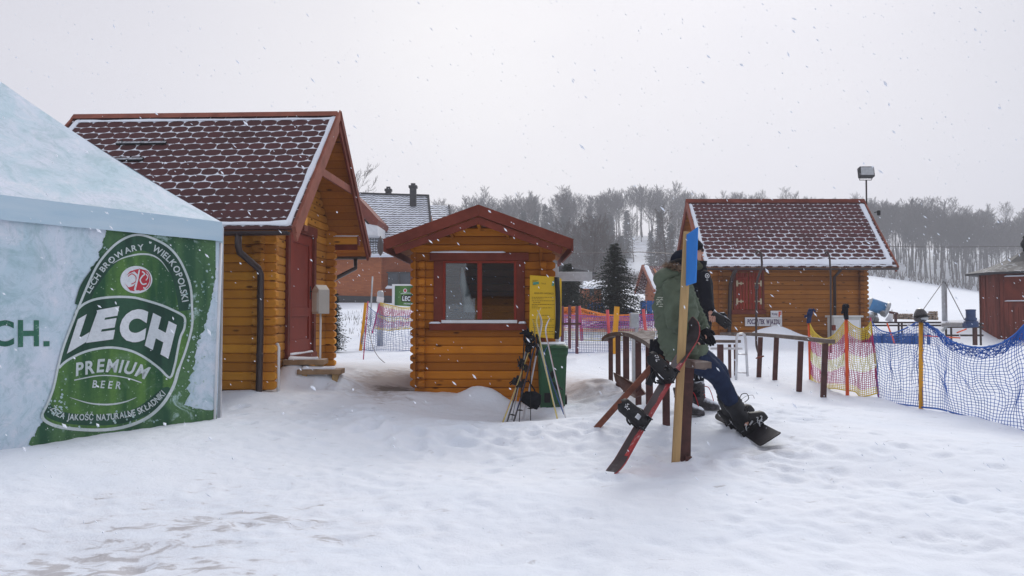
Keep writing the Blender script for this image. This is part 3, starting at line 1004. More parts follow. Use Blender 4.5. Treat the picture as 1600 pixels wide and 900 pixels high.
# steps by the door
MAT['step'] = M('worn_step_board', (0.30, 0.20, 0.12), .8, .2, .3, 5, .3, 26, snow=(.9, 1.3, 7.0, .7))
def plank_step(name, label, pc, L, W, T, legs, rz):
    x, y = pc[0], pc[1]; z = pc[2]
    t = thing(name, label, 'step', (x, y, gz(x,y)), rz, 'wooden steps under the red door')
    mb = MB()
    zt = z-gz(x,y)
    mb.box(-L/2,L/2,-W/2,W/2,zt-T,zt)
    mb.build('tread', MAT['step'], t, local=True, bevel=.008)
    for lx in (-L/2+.1, L/2-.1):
        mb = MB(); mb.box(lx-.04,lx+.04,-W/2+.04,W/2-.04,-.25,zt-T-.001); mb.build('support', MAT['pine'], t, local=True, bevel=.004)
    mb = MB()
    snowstrip(mb, (-L/2+.05,0,zt+.001), (L/2-.12,0.02,zt+.001), W*.8, .035, (0,0,1), 24, 9, .3)
    mb.build('step_snow', MAT['snow'], t, local=True)
p = P(478,561,12.0); plank_step('wooden_step', 'upper wooden step directly under the red cabin door, dusted with snow', p, .60, .40, .075, 2, R(4))
p = P(502,576,11.85); plank_step('wooden_step', 'lower wooden step standing further out than the other, nearer the snow path', p, .64, .36, .075, 2, R(3))

# meter box on its pole
p = P(501,480,12.05)
g0 = gz(p.x,p.y)
mt = thing('meter_box', 'beige electric meter box on a thin white pole beside the red door', 'meter box', (p.x,p.y,g0), R(-52))
mb = MB()
zc = p.z-g0
mb.prism([(-.12,-.09,zc-.10),(.12,-.09,zc-.10),(.12,-.09,zc+.26),(0,-.09,zc+.34),(-.12,-.09,zc+.26)], (0,.18,0))
mb.build('box', MAT['box'], mt, local=True, bevel=.01)
mb = MB(); mb.box(-.095,.095,-.102,-.0905,zc-.07,zc+.22); mb.build('cover', MAT['boxw'], mt, local=True, bevel=.006)
mb = MB(); mb.smooth=True; mb.tube([(0,0,-.3),(0,0,zc-.101)], .016, 8); mb.build('pole', MAT['white'], mt, local=True)

# ------------------------------------------------------------------ kiosk
KZ = P(748,606,12.0).z
kx0, kx1 = P(641,500,12).x, P(868,500,12).x
kc = (kx0+kx1)/2
kw = (kx1-kx0)/2
ks = thing('log_kiosk', 'small orange log kiosk with a low roof and a two pane window', 'kiosk', (kc,12.0,KZ), 0)
def KL(px, py, Y):
    p = P(px,py,Y); return (p.x-kc, p.y-12.0, p.z-KZ)
KD = 2.4
ex = .0
wx0 = KL(692,0,12)[0]; wx1 = KL(807,0,12)[0]; wz1 = KL(0,408,12)[2]; wz0 = KL(0,502,12)[2]
az = KL(748,323,11.45)[2]; ez = KL(603,376,11.45)[2]; ehw = 1.355; sl = (az-ez)/ehw
acx = KL(748,0,11.45)[0]
def klim(z, a0, a1):
    zz = z+.155
    hw = (az-zz)/sl
    if hw <= .1: return None
    return (max(a0, acx-hw), min(a1, acx+hw))
mb = MB()
logwall(mb, 0, 0, .09, -kw, kw, 0, 24, LOGH, holes=[(wx0,wx1,wz0,wz1)], limit=klim)
mb.build('front_wall', MAT['log_kiosk'], ks, local=True)
mb = MB()
logwall(mb, 0, KD-.09, .09, -kw, kw, 0, 24, LOGH, limit=klim)
mb.build('back_wall', MAT['log_kiosk'], ks, local=True)
for s in (-1, 1):
    mb = MB()
    f = -kw+.14 if s < 0 else kw-.14-.09
    logwall(mb, 1, f, .09, -.13, KD+.1, LOGH/2*0+.003, 15, LOGH)
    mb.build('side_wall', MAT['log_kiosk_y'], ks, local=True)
mb = MB(); mb.box(-kw+.2,kw-.2,.1,KD-.1,.02,.06)
mb.box(-kw+.24,-kw+.25,.12,KD-.12,.06,1.9)
mb.build('floor', MAT['blackfab'], ks, local=True)
# base beam at the bottom
mb = MB(); mb.box(-kw+.07, -kw+.85, .0, .09, -.16, -.002); mb.box(-kw+.85, kw-.1, .01, .08, -.3, -.003); mb.build('sill_beam', MAT['log_kiosk'], ks, local=True, bevel=.006)
# roof
RY0, RY1 = -.55, 3.0
for s in (-1, 1):
    o = roofsheet('roof' if s < 0 else 'roof_back', ks, MAT['shingle_c'], (acx,RY0,az), (acx,RY1,az), (acx+s*ehw,RY0,ez), (acx+s*ehw,RY1,ez), .03)
    mb = MB()
    for i in range(14):
        t0 = i/14; t1 = (i+.96)/14
        poly = []
        for t, oo in ((t0,.04),(t1,.04),(t1,.06),(t0,.06)):
            poly.append((acx+s*ehw*t, RY0+.03, az+(ez-az)*t-oo))
        mb.prism(poly, (0,RY1-RY0-.06,0))
    mb.build('soffit', MAT['soffit'], ks, local=True)
    # bargeboards: deep upper board, thinner one below and behind it
    for (yy, w, t, dr_, m_) in ((RY0-.03,.155,.03,0,'trim'),(RY0-.002,.10,.03,.165,'trim')):
        mb = MB()
        d = Vector((s*ehw,0,ez-az)).normalized(); u_ = Vector((-d.z*s, 0, abs(d.x)))
        u_ = Vector((s*abs(d.z),0,abs(d.x)))
        a = Vector((acx,yy,az+.03-dr_/abs(u_.z))); b_ = Vector((acx+s*ehw,yy,ez+.03-dr_/abs(u_.z)))+Vector((s*.02,0,-.01))
        if dr_ > 0: b_ = b_ - d*.16
        lo = a-Vector((0,0,w/abs(u_.z)))
        mb.prism([a, b_, b_-u_*w, lo], (0,t,0))
        mb.build('bargeboard', MAT[m_], ks, local=True, bevel=.004)
    mb = MB()
    mb.box(acx+s*ehw-.015, acx+s*ehw+.015, RY0+.001, RY1, ez-.16, ez+.02)
    mb.build('fascia', MAT['trim'], ks, local=True)
# purlin ends
mb = MB()
for (px, py, w, h2) in ((748,349,.045,.09),(705,364,.04,.07),(793,366,.04,.07)):
    x, y, z = KL(px,py,11.6)
    mb = MB(); mb.box(x-w/2,x+w/2,RY0+.04,-.002,z-h2/2,z+h2/2); mb.build('purlin', MAT['log_kiosk_y'], ks, local=True)
mb = MB()
x = KL(845,0,12)[0]; mb.box(x-.022,x+.022,-.035,-.002,KL(0,420,12)[2],KL(0,380,12)[2]-.02)
mb.box(x-.022,x+.022,-.036,-.002,KL(0,502,12)[2]-.0,KL(0,424,12)[2])
x = KL(650,0,12)[0]; mb.box(x-.018,x+.018,-.03,-.002,.03,KL(0,385,12)[2]-.05)
mb.build('corner_batten', MAT['log_kiosk_y'], ks, local=True)
# window
def bx_(mb, a, b_, c_, d_, y0, y1):
    p = KL(a,b_,12); q = KL(c_,d_,12); mb.box(p[0],q[0],y0,y1,q[2],p[2])
mb = MB(); bx_(mb,672,395,826,407.5,-.045,-.001)
bx_(mb,678,408,692,505,-.035,-.001); bx_(mb,807,408,820,505,-.035,-.001); bx_(mb,671,505.5,823,516,-.06,-.001)
wn = mb.build('window', MAT['trim'], ks, local=True, bevel=.004)
mb = MB(); bx_(mb,692,408,696,500,-.02,.06); bx_(mb,803,408,807,500,-.02,.06); bx_(mb,696.2,408,802.8,411,-.02,.06); bx_(mb,746,411.2,753,499,-.025,.055)
mb.build('frame', MAT['door'], wn, local=True, bevel=.003)
mb = MB(); bx_(mb,690,500,808,505,-.05,.05); mb.build('sill', MAT['white'], wn, local=True, bevel=.003)
gm, n, b = newmat('window_glass')
for q in list(n.nodes):
    if q.type == 'BSDF_PRINCIPLED': n.nodes.remove(q)
gl = n.nodes.new('ShaderNodeBsdfGlossy'); gl.inputs['Roughness'].default_value = 0.02; gl.inputs['Color'].default_value = (.9,.93,.95,1)
tr_ = n.nodes.new('ShaderNodeBsdfTransparent'); tr_.inputs[0].default_value = (.72,.76,.76,1)
fr_ = n.nodes.new('ShaderNodeFresnel'); fr_.inputs[0].default_value = 1.6
ms_ = n.nodes.new('ShaderNodeMixShader')
fm = mathn(n, 'ADD', mathn(n, 'MULTIPLY', fr_.outputs[0], 1.3), 0.03)
link(n, fm, ms_.inputs[0]); link(n, tr_.outputs[0], ms_.inputs[1]); link(n, gl.outputs[0], ms_.inputs[2])
bpn = n.nodes.new('ShaderNodeBump'); bpn.inputs['Strength'].default_value = 0.06; bpn.inputs['Distance'].default_value = .01
link(n, noise(n, coords(n), 2.5, 2, .5), bpn.inputs['Height']); link(n, bpn.outputs[0], gl.inputs['Normal'])
link(n, ms_.outputs[0], n.nodes['Material Output'].inputs[0])
MAT['glass'] = gm
for (a, b_) in ((696,746),(753,803)):
    mb = MB(); bx_(mb,a+.1,411.5,b_-.1,499.5,.02,.026); mb.build('pane', MAT['glass'], wn, local=True)
mb = MB()
p = KL(672,395,12); q = KL(790,395,12)
snowstrip(mb, (p[0],-.03,p[2]), (q[0],-.03,p[2]), .04, .022, (0,0,1), 30, 2, .5)
p = KL(808,505,12); q = KL(822,505,12); snowstrip(mb, (p[0]+.02,-.05,p[2]), (q[0],-.05,p[2]), .05, .03, (0,0,1), 6, 2, .3)
p = KL(671,505,12); q = KL(689,505,12); snowstrip(mb, (p[0],-.05,p[2]), (q[0],-.05,p[2]), .05, .025, (0,0,1), 6, 2, .3)
mb.build('window_snow', MAT['snow'], ks, local=True)
# what one sees inside: a cloth on a hook, a counter with papers
px_ = KL(722,420,12.3)
mb = MB(); mb.smooth = True
ct = P(722,418,12.25)
rings = []
for t, w_, dx in ((0,.01,.0),(.12,.03,.0),(.25,.05,.0),(.40,.055,.02),(.52,.06,.03),(.68,.075,.04),(.69,.07,.04)):
    c = ct + Vector((dx+t*.10, 0, -t))
    rings.append([c+Vector((w_*math.cos(2*math.pi*k/16)*(1+.25*math.sin(k*2.4+t*3)), .03*math.sin(2*math.pi*k/16)*(1+.5*math.cos(k*3.1)), 0)) for k in range(16)])
mb.loft(rings)
o = mb.build('cloth', MAT['white'])
tag(recenter(o, (ct.x,ct.y,ct.z-.8)), 'white cloth hanging on a hook inside the kiosk window', 'cloth')
mb = MB()
p = P(758,494,12.5); q = P(800,470,12.5)
mb.box(-.85,.85,.25,.75,.78,.82)
o = mb.build('counter', MAT['steel'], ks, local=True, bevel=.005)
for i, (px, w, d_, h2, lb) in enumerate(((778,.34,.22,.13,'pale cardboard box on the counter behind the right kiosk pane'),(735,.26,.2,.09,'low pale box on the counter under the hanging cloth'))):
    x = KL(px,0,12.5)[0]; mb = MB(); mb.box(-w/2,w/2,0,d_,0,h2)
    o = mb.build('paper_box', MAT['boxw'], None, bevel=.005); o.location = (kc+x,12.32,KZ+.822); tag(o, lb, 'box')

# grey beam of a sign frame standing behind the kiosk
p0 = P(862,420,15.5); p1 = P(868,432,15.5)
gb = thing('gantry', 'pale grey steel gantry with a horizontal beam sticking out behind the kiosk', 'gantry', (p0.x, 15.5, gz(p0.x,15.5)))
mb = MB(); q = P(925,432,15.5); r_ = P(868,432,15.5)
mb.box(r_.x, q.x, 15.45, 15.55, P(0,439,15.5).z, P(0,425,15.5).z); mb.build('beam', MAT['steel'], gb, bevel=.006)
mb = MB(); a = P(861,0,15.5).x; b_ = P(872,0,15.5).x; mb.box(a,b_,15.44,15.56,gz(p0.x,15.5)-.2,P(0,415,15.5).z); mb.build('post', MAT['steel'], gb, bevel=.006)

# ------------------------------------------------------------------ right cabin
RZ = P(1200,545,24.6).z
rx0, rx1 = 6.17, 11.03
rc = thing('log_cabin', 'brown log cabin with closed red shutters, behind the handrail', 'cabin', ((rx0+rx1)/2, 24.6, RZ))
ox, oy, oz = rc.location
def RL(px, py, Y):
    p = P(px,py,Y); return (p.x-ox, p.y-oy, p.z-oz)
hw = (rx1-rx0)/2
H2 = .14
rez = RL(0,416,24.0)[2]; rzr = RL(0,314,26.25)[2]
rye, ryc, ryb = -.6, 1.65, 3.9
SL2 = (rzr-rez)/(ryc-rye)
vxl, vxr = 5.80-ox, 11.62-ox
nl = int((rez+.45)/H2)
RD = 3.3
mb = MB(); logwall(mb, 0, 0, .12, -hw, hw, 0, nl, H2); mb.build('front_wall', MAT['log_right'], rc, local=True)
mb = MB(); logwall(mb, 0, RD-.12, .12, -hw, hw, 0, nl, H2); mb.build('back_wall', MAT['log_right'], rc, local=True)
def rlim(z, a0, a1):
    zz = z+.14
    y0_ = ryc-(rzr-zz)/SL2; y1_ = ryc+(rzr-zz)/SL2
    if zz < rez+.5: return (a0, a1)
    return (max(a0,y0_), min(a1,y1_)) if y1_-y0_ > .15 else None
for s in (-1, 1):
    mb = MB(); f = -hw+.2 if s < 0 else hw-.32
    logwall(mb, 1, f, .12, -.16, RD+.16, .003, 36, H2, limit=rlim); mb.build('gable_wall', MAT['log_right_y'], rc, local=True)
roofsheet('roof', rc, MAT['shingle_b'], (vxl,ryc,rzr), (vxr,ryc,rzr), (vxl,rye,rez), (vxr,rye,rez), .04)
roofsheet('roof_back', rc, MAT['shingle_b'], (vxl,ryc,rzr), (vxr,ryc,rzr), (vxl,ryb,rez), (vxr,ryb,rez), .04)
for s in (-1, 1):
    mb = MB()
    ey = rye if s < 0 else ryb
    for i in range(16):
        t0 = i/16; t1 = (i+.96)/16
        poly = [(vxl+.03, ryc+(ey-ryc)*t, rzr+(rez-rzr)*t-o_) for t, o_ in ((t0,.06),(t1,.06),(t1,.09),(t0,.09))]
        mb.prism(poly, (vxr-vxl-.06,0,0))
    mb.build('soffit', MAT['soffit'], rc, local=True)
for x in (vxl-.04, vxr):
    barge(rc, x, .22, .05, rye-.03, rez-.03*SL2, ryc, rzr, MAT['trim_worn']); barge(rc, x, .22, .05, ryb+.03, rez-.03*SL2, ryc, rzr, MAT['trim'])
mb = MB(); mb.prism([(vxl-.05,ryc-.12,rzr-.07),(vxl-.05,ryc,rzr+.07),(vxl-.05,ryc+.12,rzr-.07),(vxl-.05,ryc,rzr+.02)], (vxr-vxl+.1,0,0)); mb.build('ridge_cap', MAT['trim'], rc, local=True)
mb = MB(); up = Vector((0,-SL2,1)).normalized()
snowstrip(mb, (vxl+.05,rye+.13,rez+.13*SL2+.004), (vxr-.1,rye+.13,rez+.13*SL2+.004), .26, .035, up, 160, 12, .35)
snowstrip(mb, (vxl+.10,rye+.1,rez+.1*SL2), (vxl+.08,ryc-.1,rzr-.1*SL2), .11, .015, up, 60, 13, .5)
snowstrip(mb, (vxr-.13,rye+.1,rez+.1*SL2), (vxr-.10,ryc-.1,rzr-.1*SL2), .15, .02, up, 60, 14, .5)
mb.build('roof_snow', MAT['snow'], rc, local=True)
mb = MB(); gutter(mb, vxl, vxr, rye-.06, rez-.05, .07); mb.build('gutter', MAT['gutter'], rc, local=True)
mb = MB(); mb.smooth = True
a = RL(1141,0,24.3)[0]; b_ = RL(1134,0,24.5)[0]
mb.tube([(a,rye-.06,rez-.08),(a,-.35,rez-.25),(a-.02,-.12,rez-.5),(b_+.05,-.08,rez-1.0),(b_,-.08,-.2)], .06, 10)
mb.build('downpipe', MAT['gutter'], rc, local=True)
mb = MB(); mb.smooth = True
a = RL(1298,0,24.5)[0]; mb.tube([(a,rye+.05,rez-.12),(a,-.1,rez-.3),(a,-.08,-.2)], .045, 10); mb.build('downpipe', MAT['gutter'], rc, local=True)
# shutters
def rb_(mb, a, b_, c_, d_, y0, y1):
    p = RL(a,b_,24.6); q = RL(c_,d_,24.6); mb.box(p[0],q[0],y0,y1,q[2],p[2])
mb = MB()
rb_(mb,1145,424,1149,484,-.05,-.002); rb_(mb,1190,424,1194,484,-.05,-.002); rb_(mb,1142,484,1196,491,-.08,-.002); rb_(mb,1142,420,1197,425,-.06,-.002)
sh = mb.build('window', MAT['trim'], rc, local=True, bevel=.008)
for a, b_ in ((1149.3,1169),(1169.6,1189.7)):
    mb = MB()
    k = 4
    for i in range(k):
        u0 = a+(b_-a)*i/k; u1 = a+(b_-a)*(i+.94)/k
        rb_(mb,u0,426,u1,483.5,-.035,-.002)
    rb_(mb,a+.5,433,b_-.5,437,-.05,-.0355); rb_(mb,a+.5,470,b_-.5,474,-.05,-.0355)
    s_ = mb.build('shutter', MAT['door'], sh, local=True, bevel=.006)
hm = M('cream_hinge', (0.50,0.42,0.28), .5, .4, .1, 5, 0)
for hx, s in ((1151,1),(1188,-1)):
    for hy in (443,471):
        mb = MB(); rb_(mb,hx-1.4,hy-4.5,hx+1.4,hy+4.5,-.062,-.051); rb_(mb,min(hx,hx+s*10),hy-1,max(hx,hx+s*10),hy+1,-.066,-.0625)
        rb_(mb,hx+s*6-1,hy-2.5,hx+s*6+1,hy+2.5,-.07,-.0665)
        mb.build('hinge', hm, sh, local=True)
# conduit, white spots
mb = MB(); rb_(mb,1196,484,1198,497,-.03,-.002); mb.build('conduit', MAT['log_right_y'], rc, local=True)
# floodlight pole
mb = MB(); mb.smooth = True
p = P(1354,317,26.3)
fl = thing('floodlight', 'dark square floodlight on a thin pole rising from the right end of the cabin ridge', 'floodlight', (p.x,26.3,p.z-.1))
mb.tube([(p.x,26.3,p.z-.3),(p.x,26.3,P(0,281,26.3).z)], .028, 8); mb.build('pole', MAT['gutter'], fl)
c = P(1352,270,26.2)
mb = MB(); mb.bar((c.x,26.24,c.z-.02),(c.x,26.05,c.z+.02),.48,.36,(0,0,1),.02); hd = mb.build('housing', MAT['roofgrey'], fl, bevel=.01)
mb = MB(); mb.bar((c.x,26.048,c.z+.02),(c.x,26.04,c.z+.021),.42,.29,(0,0,1)); mb.build('lens', MAT['steel'], hd)
mb = MB(); mb.smooth=True; mb.tube([(c.x-.2,26.15,c.z-.19),(c.x-.2,26.2,c.z-.24),(c.x+.2,26.2,c.z-.24),(c.x+.2,26.15,c.z-.19)], .015, 6); mb.build('bracket', MAT['gutter'], fl)
# small camera on the gable
p = P(1372,331,25.3)
o = thing('security_camera', 'tiny black camera on a bracket at the right roof edge of the brown cabin', 'camera', p)
mb = MB(); mb.bar(p+Vector((-.12,0,-.02)), p+Vector((-.02,0,0)), .03,.03); mb.build('bracket', MAT['black'], o)
mb = MB(); mb.smooth=True; mb.lathe([(.02,-.1),(.055,-.08),(.055,.05),(.03,.07)], p+Vector((.02,0,-.02)), 10); mb.build('housing', MAT['black'], o)

# ------------------------------------------------------------------ flat printing on a plane
from mathutils.geometry import tessellate_polygon
def catmull(pts, k=8, closed=False):
    n = len(pts); out = []
    rng_ = n if closed else n-1
    for i in range(rng_):
        g = lambda j: pts[j % n] if closed else pts[max(0, min(n-1, j))]
        p0, p1, p2, p3 = g(i-1), g(i), g(i+1), g(i+2)
        for j in range(k):
            t = j/k
            out.append(tuple(.5*((2*b_)+(-a+c_)*t+(2*a-5*b_+4*c_-d_)*t*t+(-a+3*b_-3*c_+d_)*t**3) for a, b_, c_, d_ in zip(p0,p1,p2,p3)))
    if not closed: out.append(tuple(pts[-1]))
    return out

class Print:
    """collects flat shapes given in photo pixels and lays them on a real plane through mapf(px,py,offset)"""
    def __init__(s, mapf): s.mapf = mapf; s.v = []; s.f = []; s.uv = []
    def poly(s, pts, off):
        tri = tessellate_polygon([[Vector((p[0], p[1], 0)) for p in pts]])
        o = len(s.v)
        s.v += [tuple(s.mapf(p[0], p[1], off)) for p in pts]; s.uv += [(p[0]/100, p[1]/100) for p in pts]
        s.f += [tuple(i+o for i in t) for t in tri]
    def stroke(s, pts, w, off, k=8, closed=False):
        ps = catmull([tuple(p[:2]) for p in pts], k, closed) if k > 1 else pts
        n = len(ps); o = len(s.v)
        for i, p in enumerate(ps):
            a = ps[max(0,i-1)] if not closed else ps[(i-1) % n]; b_ = ps[min(n-1,i+1)] if not closed else ps[(i+1) % n]
            dx, dy = b_[0]-a[0], b_[1]-a[1]; l = math.hypot(dx, dy) or 1
            ww = w(i/(n-1)) if callable(w) else w
            nx_, ny_ = -dy/l*ww/2, dx/l*ww/2
            for q in ((p[0]+nx_, p[1]+ny_), (p[0]-nx_, p[1]-ny_)):
                s.v.append(tuple(s.mapf(q[0], q[1], off))); s.uv.append((q[0]/100, q[1]/100))
        r_ = n if closed else n-1
        for i in range(r_):
            j = (i+1) % n
            s.f.append((o+2*i, o+2*i+1, o+2*j+1, o+2*j))
    def glyphs(s, V, F, fn, off):
        o = len(s.v)
        for x, y in V:
            q = fn(x, y); s.v.append(tuple(s.mapf(q[0], q[1], off))); s.uv.append((q[0]/100, q[1]/100))
        s.f += [tuple(i+o for i in f) for f in F]
    def char_quad(s, ch, quad, off, bold=.03):
        vs, fs, x0, x1 = glyph(ch, bold)
        ys = [v[1] for v in vs]; y0, y1 = min(ys), max(ys)
        TL, TR, BR, BL = quad
        def fn(x, y):
            u = (x-x0)/(x1-x0); v = (y-y0)/(y1-y0)
            top = (TL[0]+(TR[0]-TL[0])*u, TL[1]+(TR[1]-TL[1])*u); bot = (BL[0]+(BR[0]-BL[0])*u, BL[1]+(BR[1]-BL[1])*u)
            return (bot[0]+(top[0]-bot[0])*v, bot[1]+(top[1]-bot[1])*v)
        s.glyphs(vs, fs, fn, off)
    def path_text(s, txt, pts, height, off, bold=.02, slant=0.0, widthscale=None, gap=.08):
        ps = catmull(pts, 10); L = [0]
        for a, b_ in zip(ps, ps[1:]): L.append(L[-1]+math.hypot(b_[0]-a[0], b_[1]-a[1]))
        tot = L[-1]
        V, F, W = textline(txt, bold, gap)
        sx_ = tot/W; sy_ = height/CAP
        # lay whole characters rigidly
        x = 0.0
        for ch in txt:
            if ch == ' ': x += .40; continue
            vs, fs, a, b_ = glyph(ch, bold)
            mid = (x+(b_-a)/2)*sx_
            i = int(np.clip(np.searchsorted(L, mid)-1, 0, len(ps)-2))
            t = (mid-L[i])/max(1e-6, L[i+1]-L[i])
            cx = ps[i][0]+(ps[i+1][0]-ps[i][0])*t; cy = ps[i][1]+(ps[i+1][1]-ps[i][1])*t
            i0 = max(0,i-4); i1 = min(len(ps)-1,i+5)
            dx, dy = ps[i1][0]-ps[i0][0], ps[i1][1]-ps[i0][1]; l = math.hypot(dx, dy); dx /= l; dy /= l
            ux, uy = dy, -dx     # up, in pixel space (y down)
            m_ = (a+b_)/2
            def fn(gx_, gy_, m_=m_, cx=cx, cy=cy, dx=dx, dy=dy, ux=ux, uy=uy):
                al = (gx_-m_)*sx_+slant*gy_*sy_; up_ = gy_*sy_
                return (cx+dx*al+ux*up_, cy+dy*al+uy*up_)
            s.glyphs(vs, fs, fn, off)
            x += (b_-a)+gap
    def build(s, name, mat, parent=None):
        me = bpy.data.meshes.new(name)
        vs = s.v
        if parent is not None:
            Mi = ROOTM[parent.name].inverted(); vs = [tuple(Mi @ Vector(p)) for p in vs]
        me.from_pydata(vs, [], s.f); me.materials.append(mat)
        uv = me.uv_layers.new(name='UVMap')
        for lp in me.loops: uv.data[lp.index].uv = s.uv[lp.vertex_index]
        o = bpy.data.objects.new(name, me); C.objects.link(o)
        if parent is not None: o.parent = parent; ROOTM[o.name] = ROOTM[parent.name]
        return o

def ragged(pts, amp, seed=0, step=2.0, jag=None):
    """resample a closed pixel outline and roughen it"""
    out = []
    n = len(pts)
    for i in range(n):
        a, b_ = pts[i], pts[(i+1) % n]
        L = math.hypot(b_[0]-a[0], b_[1]-a[1]); k = max(1, int(L/step))
        am = jag[i] if jag else amp
        for j in range(k):
            t = j/k; x = a[0]+(b_[0]-a[0])*t; y = a[1]+(b_[1]-a[1])*t
            if am > 0:
                x += am*float(fbm(x*.12, y*.12, 5, seed))*2.4; y += am*float(fbm(x*.12+50, y*.12, 5, seed))*1.4
            out.append((x, y))
    return out

# ------------------------------------------------------------------ printed tent
TC = Vector((-3.45, 9.3)); TD = Vector((-.502, -.865)); TN = Vector((.865, -.502))
TS = 4.0
def W(px, py, off=0.0):
    d = ray(px, py)
    o2 = TC + TN*off
    den = d.x*TN.x + d.y*TN.y
    t = (o2.x*TN.x + o2.y*TN.y)/den
    return Vector((d.x*t, d.y*t, CZ+d.z*t))
tb = gz(TC.x, TC.y)
tent = thing('promotional_tent', 'white and green printed canopy tent with a giant frosted bottle print, at the left edge', 'tent', (TC.x+TD.x*2-TN.x*2, TC.y+TD.y*2-TN.y*2, tb))

def icemat(name, teal=0.5):
    m, n, b = newmat(name)
    vec = coords(n)
    a = noise(n, vec, 1.1, 8, 0.62, 1.2)
    a2 = noise(n, coords(n, 'Object', (1,1,1), (5,3,1)), 2.6, 9, 0.7, 0.8)
    c = mixc(n, ramp(n, a, [(0.36, 0.0), (0.62, 1.0)]), (0.70, 0.75, 0.86), (0.52, 0.67, 0.76))
    c = mixc(n, ramp(n, a2, [(0.50, 0.0), (0.70, teal)]), c, (0.20, 0.40, 0.42))
    c = mixc(n, ramp(n, a2, [(0.34, 0.6), (0.46, 0.0)]), c, (0.78, 0.80, 0.88))
    a3 = noise(n, vec, 9.0, 8, 0.75, 1.0)
    c = mixc(n, ramp(n, a3, [(0.50, 0.0), (0.66, 0.45*teal+.2)]), c, (0.30, 0.46, 0.52))
    link(n, c, b.inputs['Base Color'])
    b.inputs['Roughness'].default_value = 0.5; b.inputs['Specular IOR Level'].default_value = 0.3
    bump(n, b, noise(n, vec, 1.6, 3, 0.5), 0.25, 0.05)
    return m
MAT['ice'] = icemat('ice_print', 0.75)
MAT['iceroof'] = icemat('ice_print_roof', 0.5)
m, n, b = newmat('valance_print')
vec = coords(n, 'Object', (1,1,6))
c = mixc(n, ramp(n, noise(n, vec, 1.2, 5, .6), [(.35,0.),(.65,1.)]), (0.43,0.60,0.72), (0.52,0.66,0.76))
link(n, c, b.inputs['Base Color']); b.inputs['Roughness'].default_value = .5
bump(n, b, noise(n, coords(n, 'Object', (1,1,.3)), 3, 3, .5), .3, .04)
MAT['valance'] = m

EZ = P(357,348,9.35).z
pk = Vector((TC.x+TD.x*2-TN.x*2, TC.y+TD.y*2-TN.y*2, 0))
cs = []
for a, b_ in ((0,0),(TS,0),(TS,TS),(0,TS)):
    cs.append(Vector((TC.x+TD.x*a-TN.x*b_, TC.y+TD.y*a-TN.y*b_, 0)))
rise = 1.9
for i in range(4):
    a = cs[i]; b_ = cs[(i+1) % 4]
    out = ((a+b_)/2-pk).normalized()
    mb = MB(); mb.smooth = True
    K = 40; vs = []; fs = []
    o_ = .05
    aa = a+(a-pk).normalized()*o_; bb = b_+(b_-pk).normalized()*o_
    for j in range(K+1):
        t = j/K
        z = EZ+rise*(.85*t+.15*t*t)
        for k in range(K+1):
            s_ = k/K
            p = (aa.lerp(bb, s_)).lerp(pk, t)
            sag = -.05*math.sin(math.pi*s_)*(1-t)*math.sin(math.pi*min(1, t+.25))
            wr = .022*float(fbm(s_*5+i*3, t*3, 3, 61))*math.sin(math.pi*min(1,max(0,t*1.2)))+.010*float(fbm(s_*4, t*14, 3, 62+i))*math.sin(math.pi*s_)
            vs.append((p.x, p.y, z+sag+wr))
    for j in range(K):
        for k in range(K):
            q = j*(K+1)+k; fs.append((q, q+1, q+K+2, q+K+1))
    mb.add(vs, fs)
    mb.build('roof_panel', MAT['iceroof'], tent)
    mb = MB(); mb.smooth = True
    vs = []; fs = []
    for k in range(33):
        s_ = k/32
        p = aa.lerp(bb, s_)
        w_ = .012*math.sin(s_*23)+.006*math.sin(s_*51)
        for z, oo in ((EZ+.004, .0), (EZ-.11, .006+w_*.5), (EZ-.225, .012+w_)):
            vs.append((p.x+out.x*oo, p.y+out.y*oo, z))
    for k in range(32):
        for j in range(2):
            q = k*3+j; fs.append((q, q+3, q+4, q+1))
    mb.add(vs, fs)
    mb.build('valance', MAT['valance'], tent)
    if i != 0:
        mb = MB()
        h0 = [a.x, a.y, tb-.3]; nin = -out*.03
        mb.prism([(a.x+nin.x,a.y+nin.y,tb-.3),(b_.x+nin.x,b_.y+nin.y,tb-.3),(b_.x+nin.x,b_.y+nin.y,EZ-.02),(a.x+nin.x,a.y+nin.y,EZ-.02)], out*.004)
        mb.build('side_wall', MAT['ice'], tent)
# printed wall
mb = MB()
vs = []; fs = []; K = 30
topR, botR = W(349,378), W(338,662)
fr2 = Vector((TC.x+TD.x*TS, TC.y+TD.y*TS))
NV = 8
for k in range(K+1):
    s_ = k/K
    for j in range(NV+1):
        v = j/NV
        e0 = botR.lerp(topR, v)
        e0.z = (tb-.25)+(EZ-.03-(tb-.25))*v
        e1 = Vector((fr2.x, fr2.y, e0.z))
        p = e0.lerp(e1, s_)
        vs.append(p)
for k in range(K):
    for j in range(NV):
        q = k*(NV+1)+j; fs.append((q, q+1, q+NV+2, q+NV+1))
mb.smooth = True
mb.add(vs, fs)
wall = mb.build('printed_wall', MAT['ice'], tent)
mb = MB(); mb.smooth = True
mb.tube([W(345,380,.004), W(335,660,.004)], .017, 8)
mb.build('corner_seam', MAT['white'], tent)
mb = MB(); q = W(346,380,-.06); mb.box(q.x-.02,q.x+.02,q.y-.02,q.y+.02,tb-.2,EZ-.05); mb.build('leg', MAT['alu'], tent)

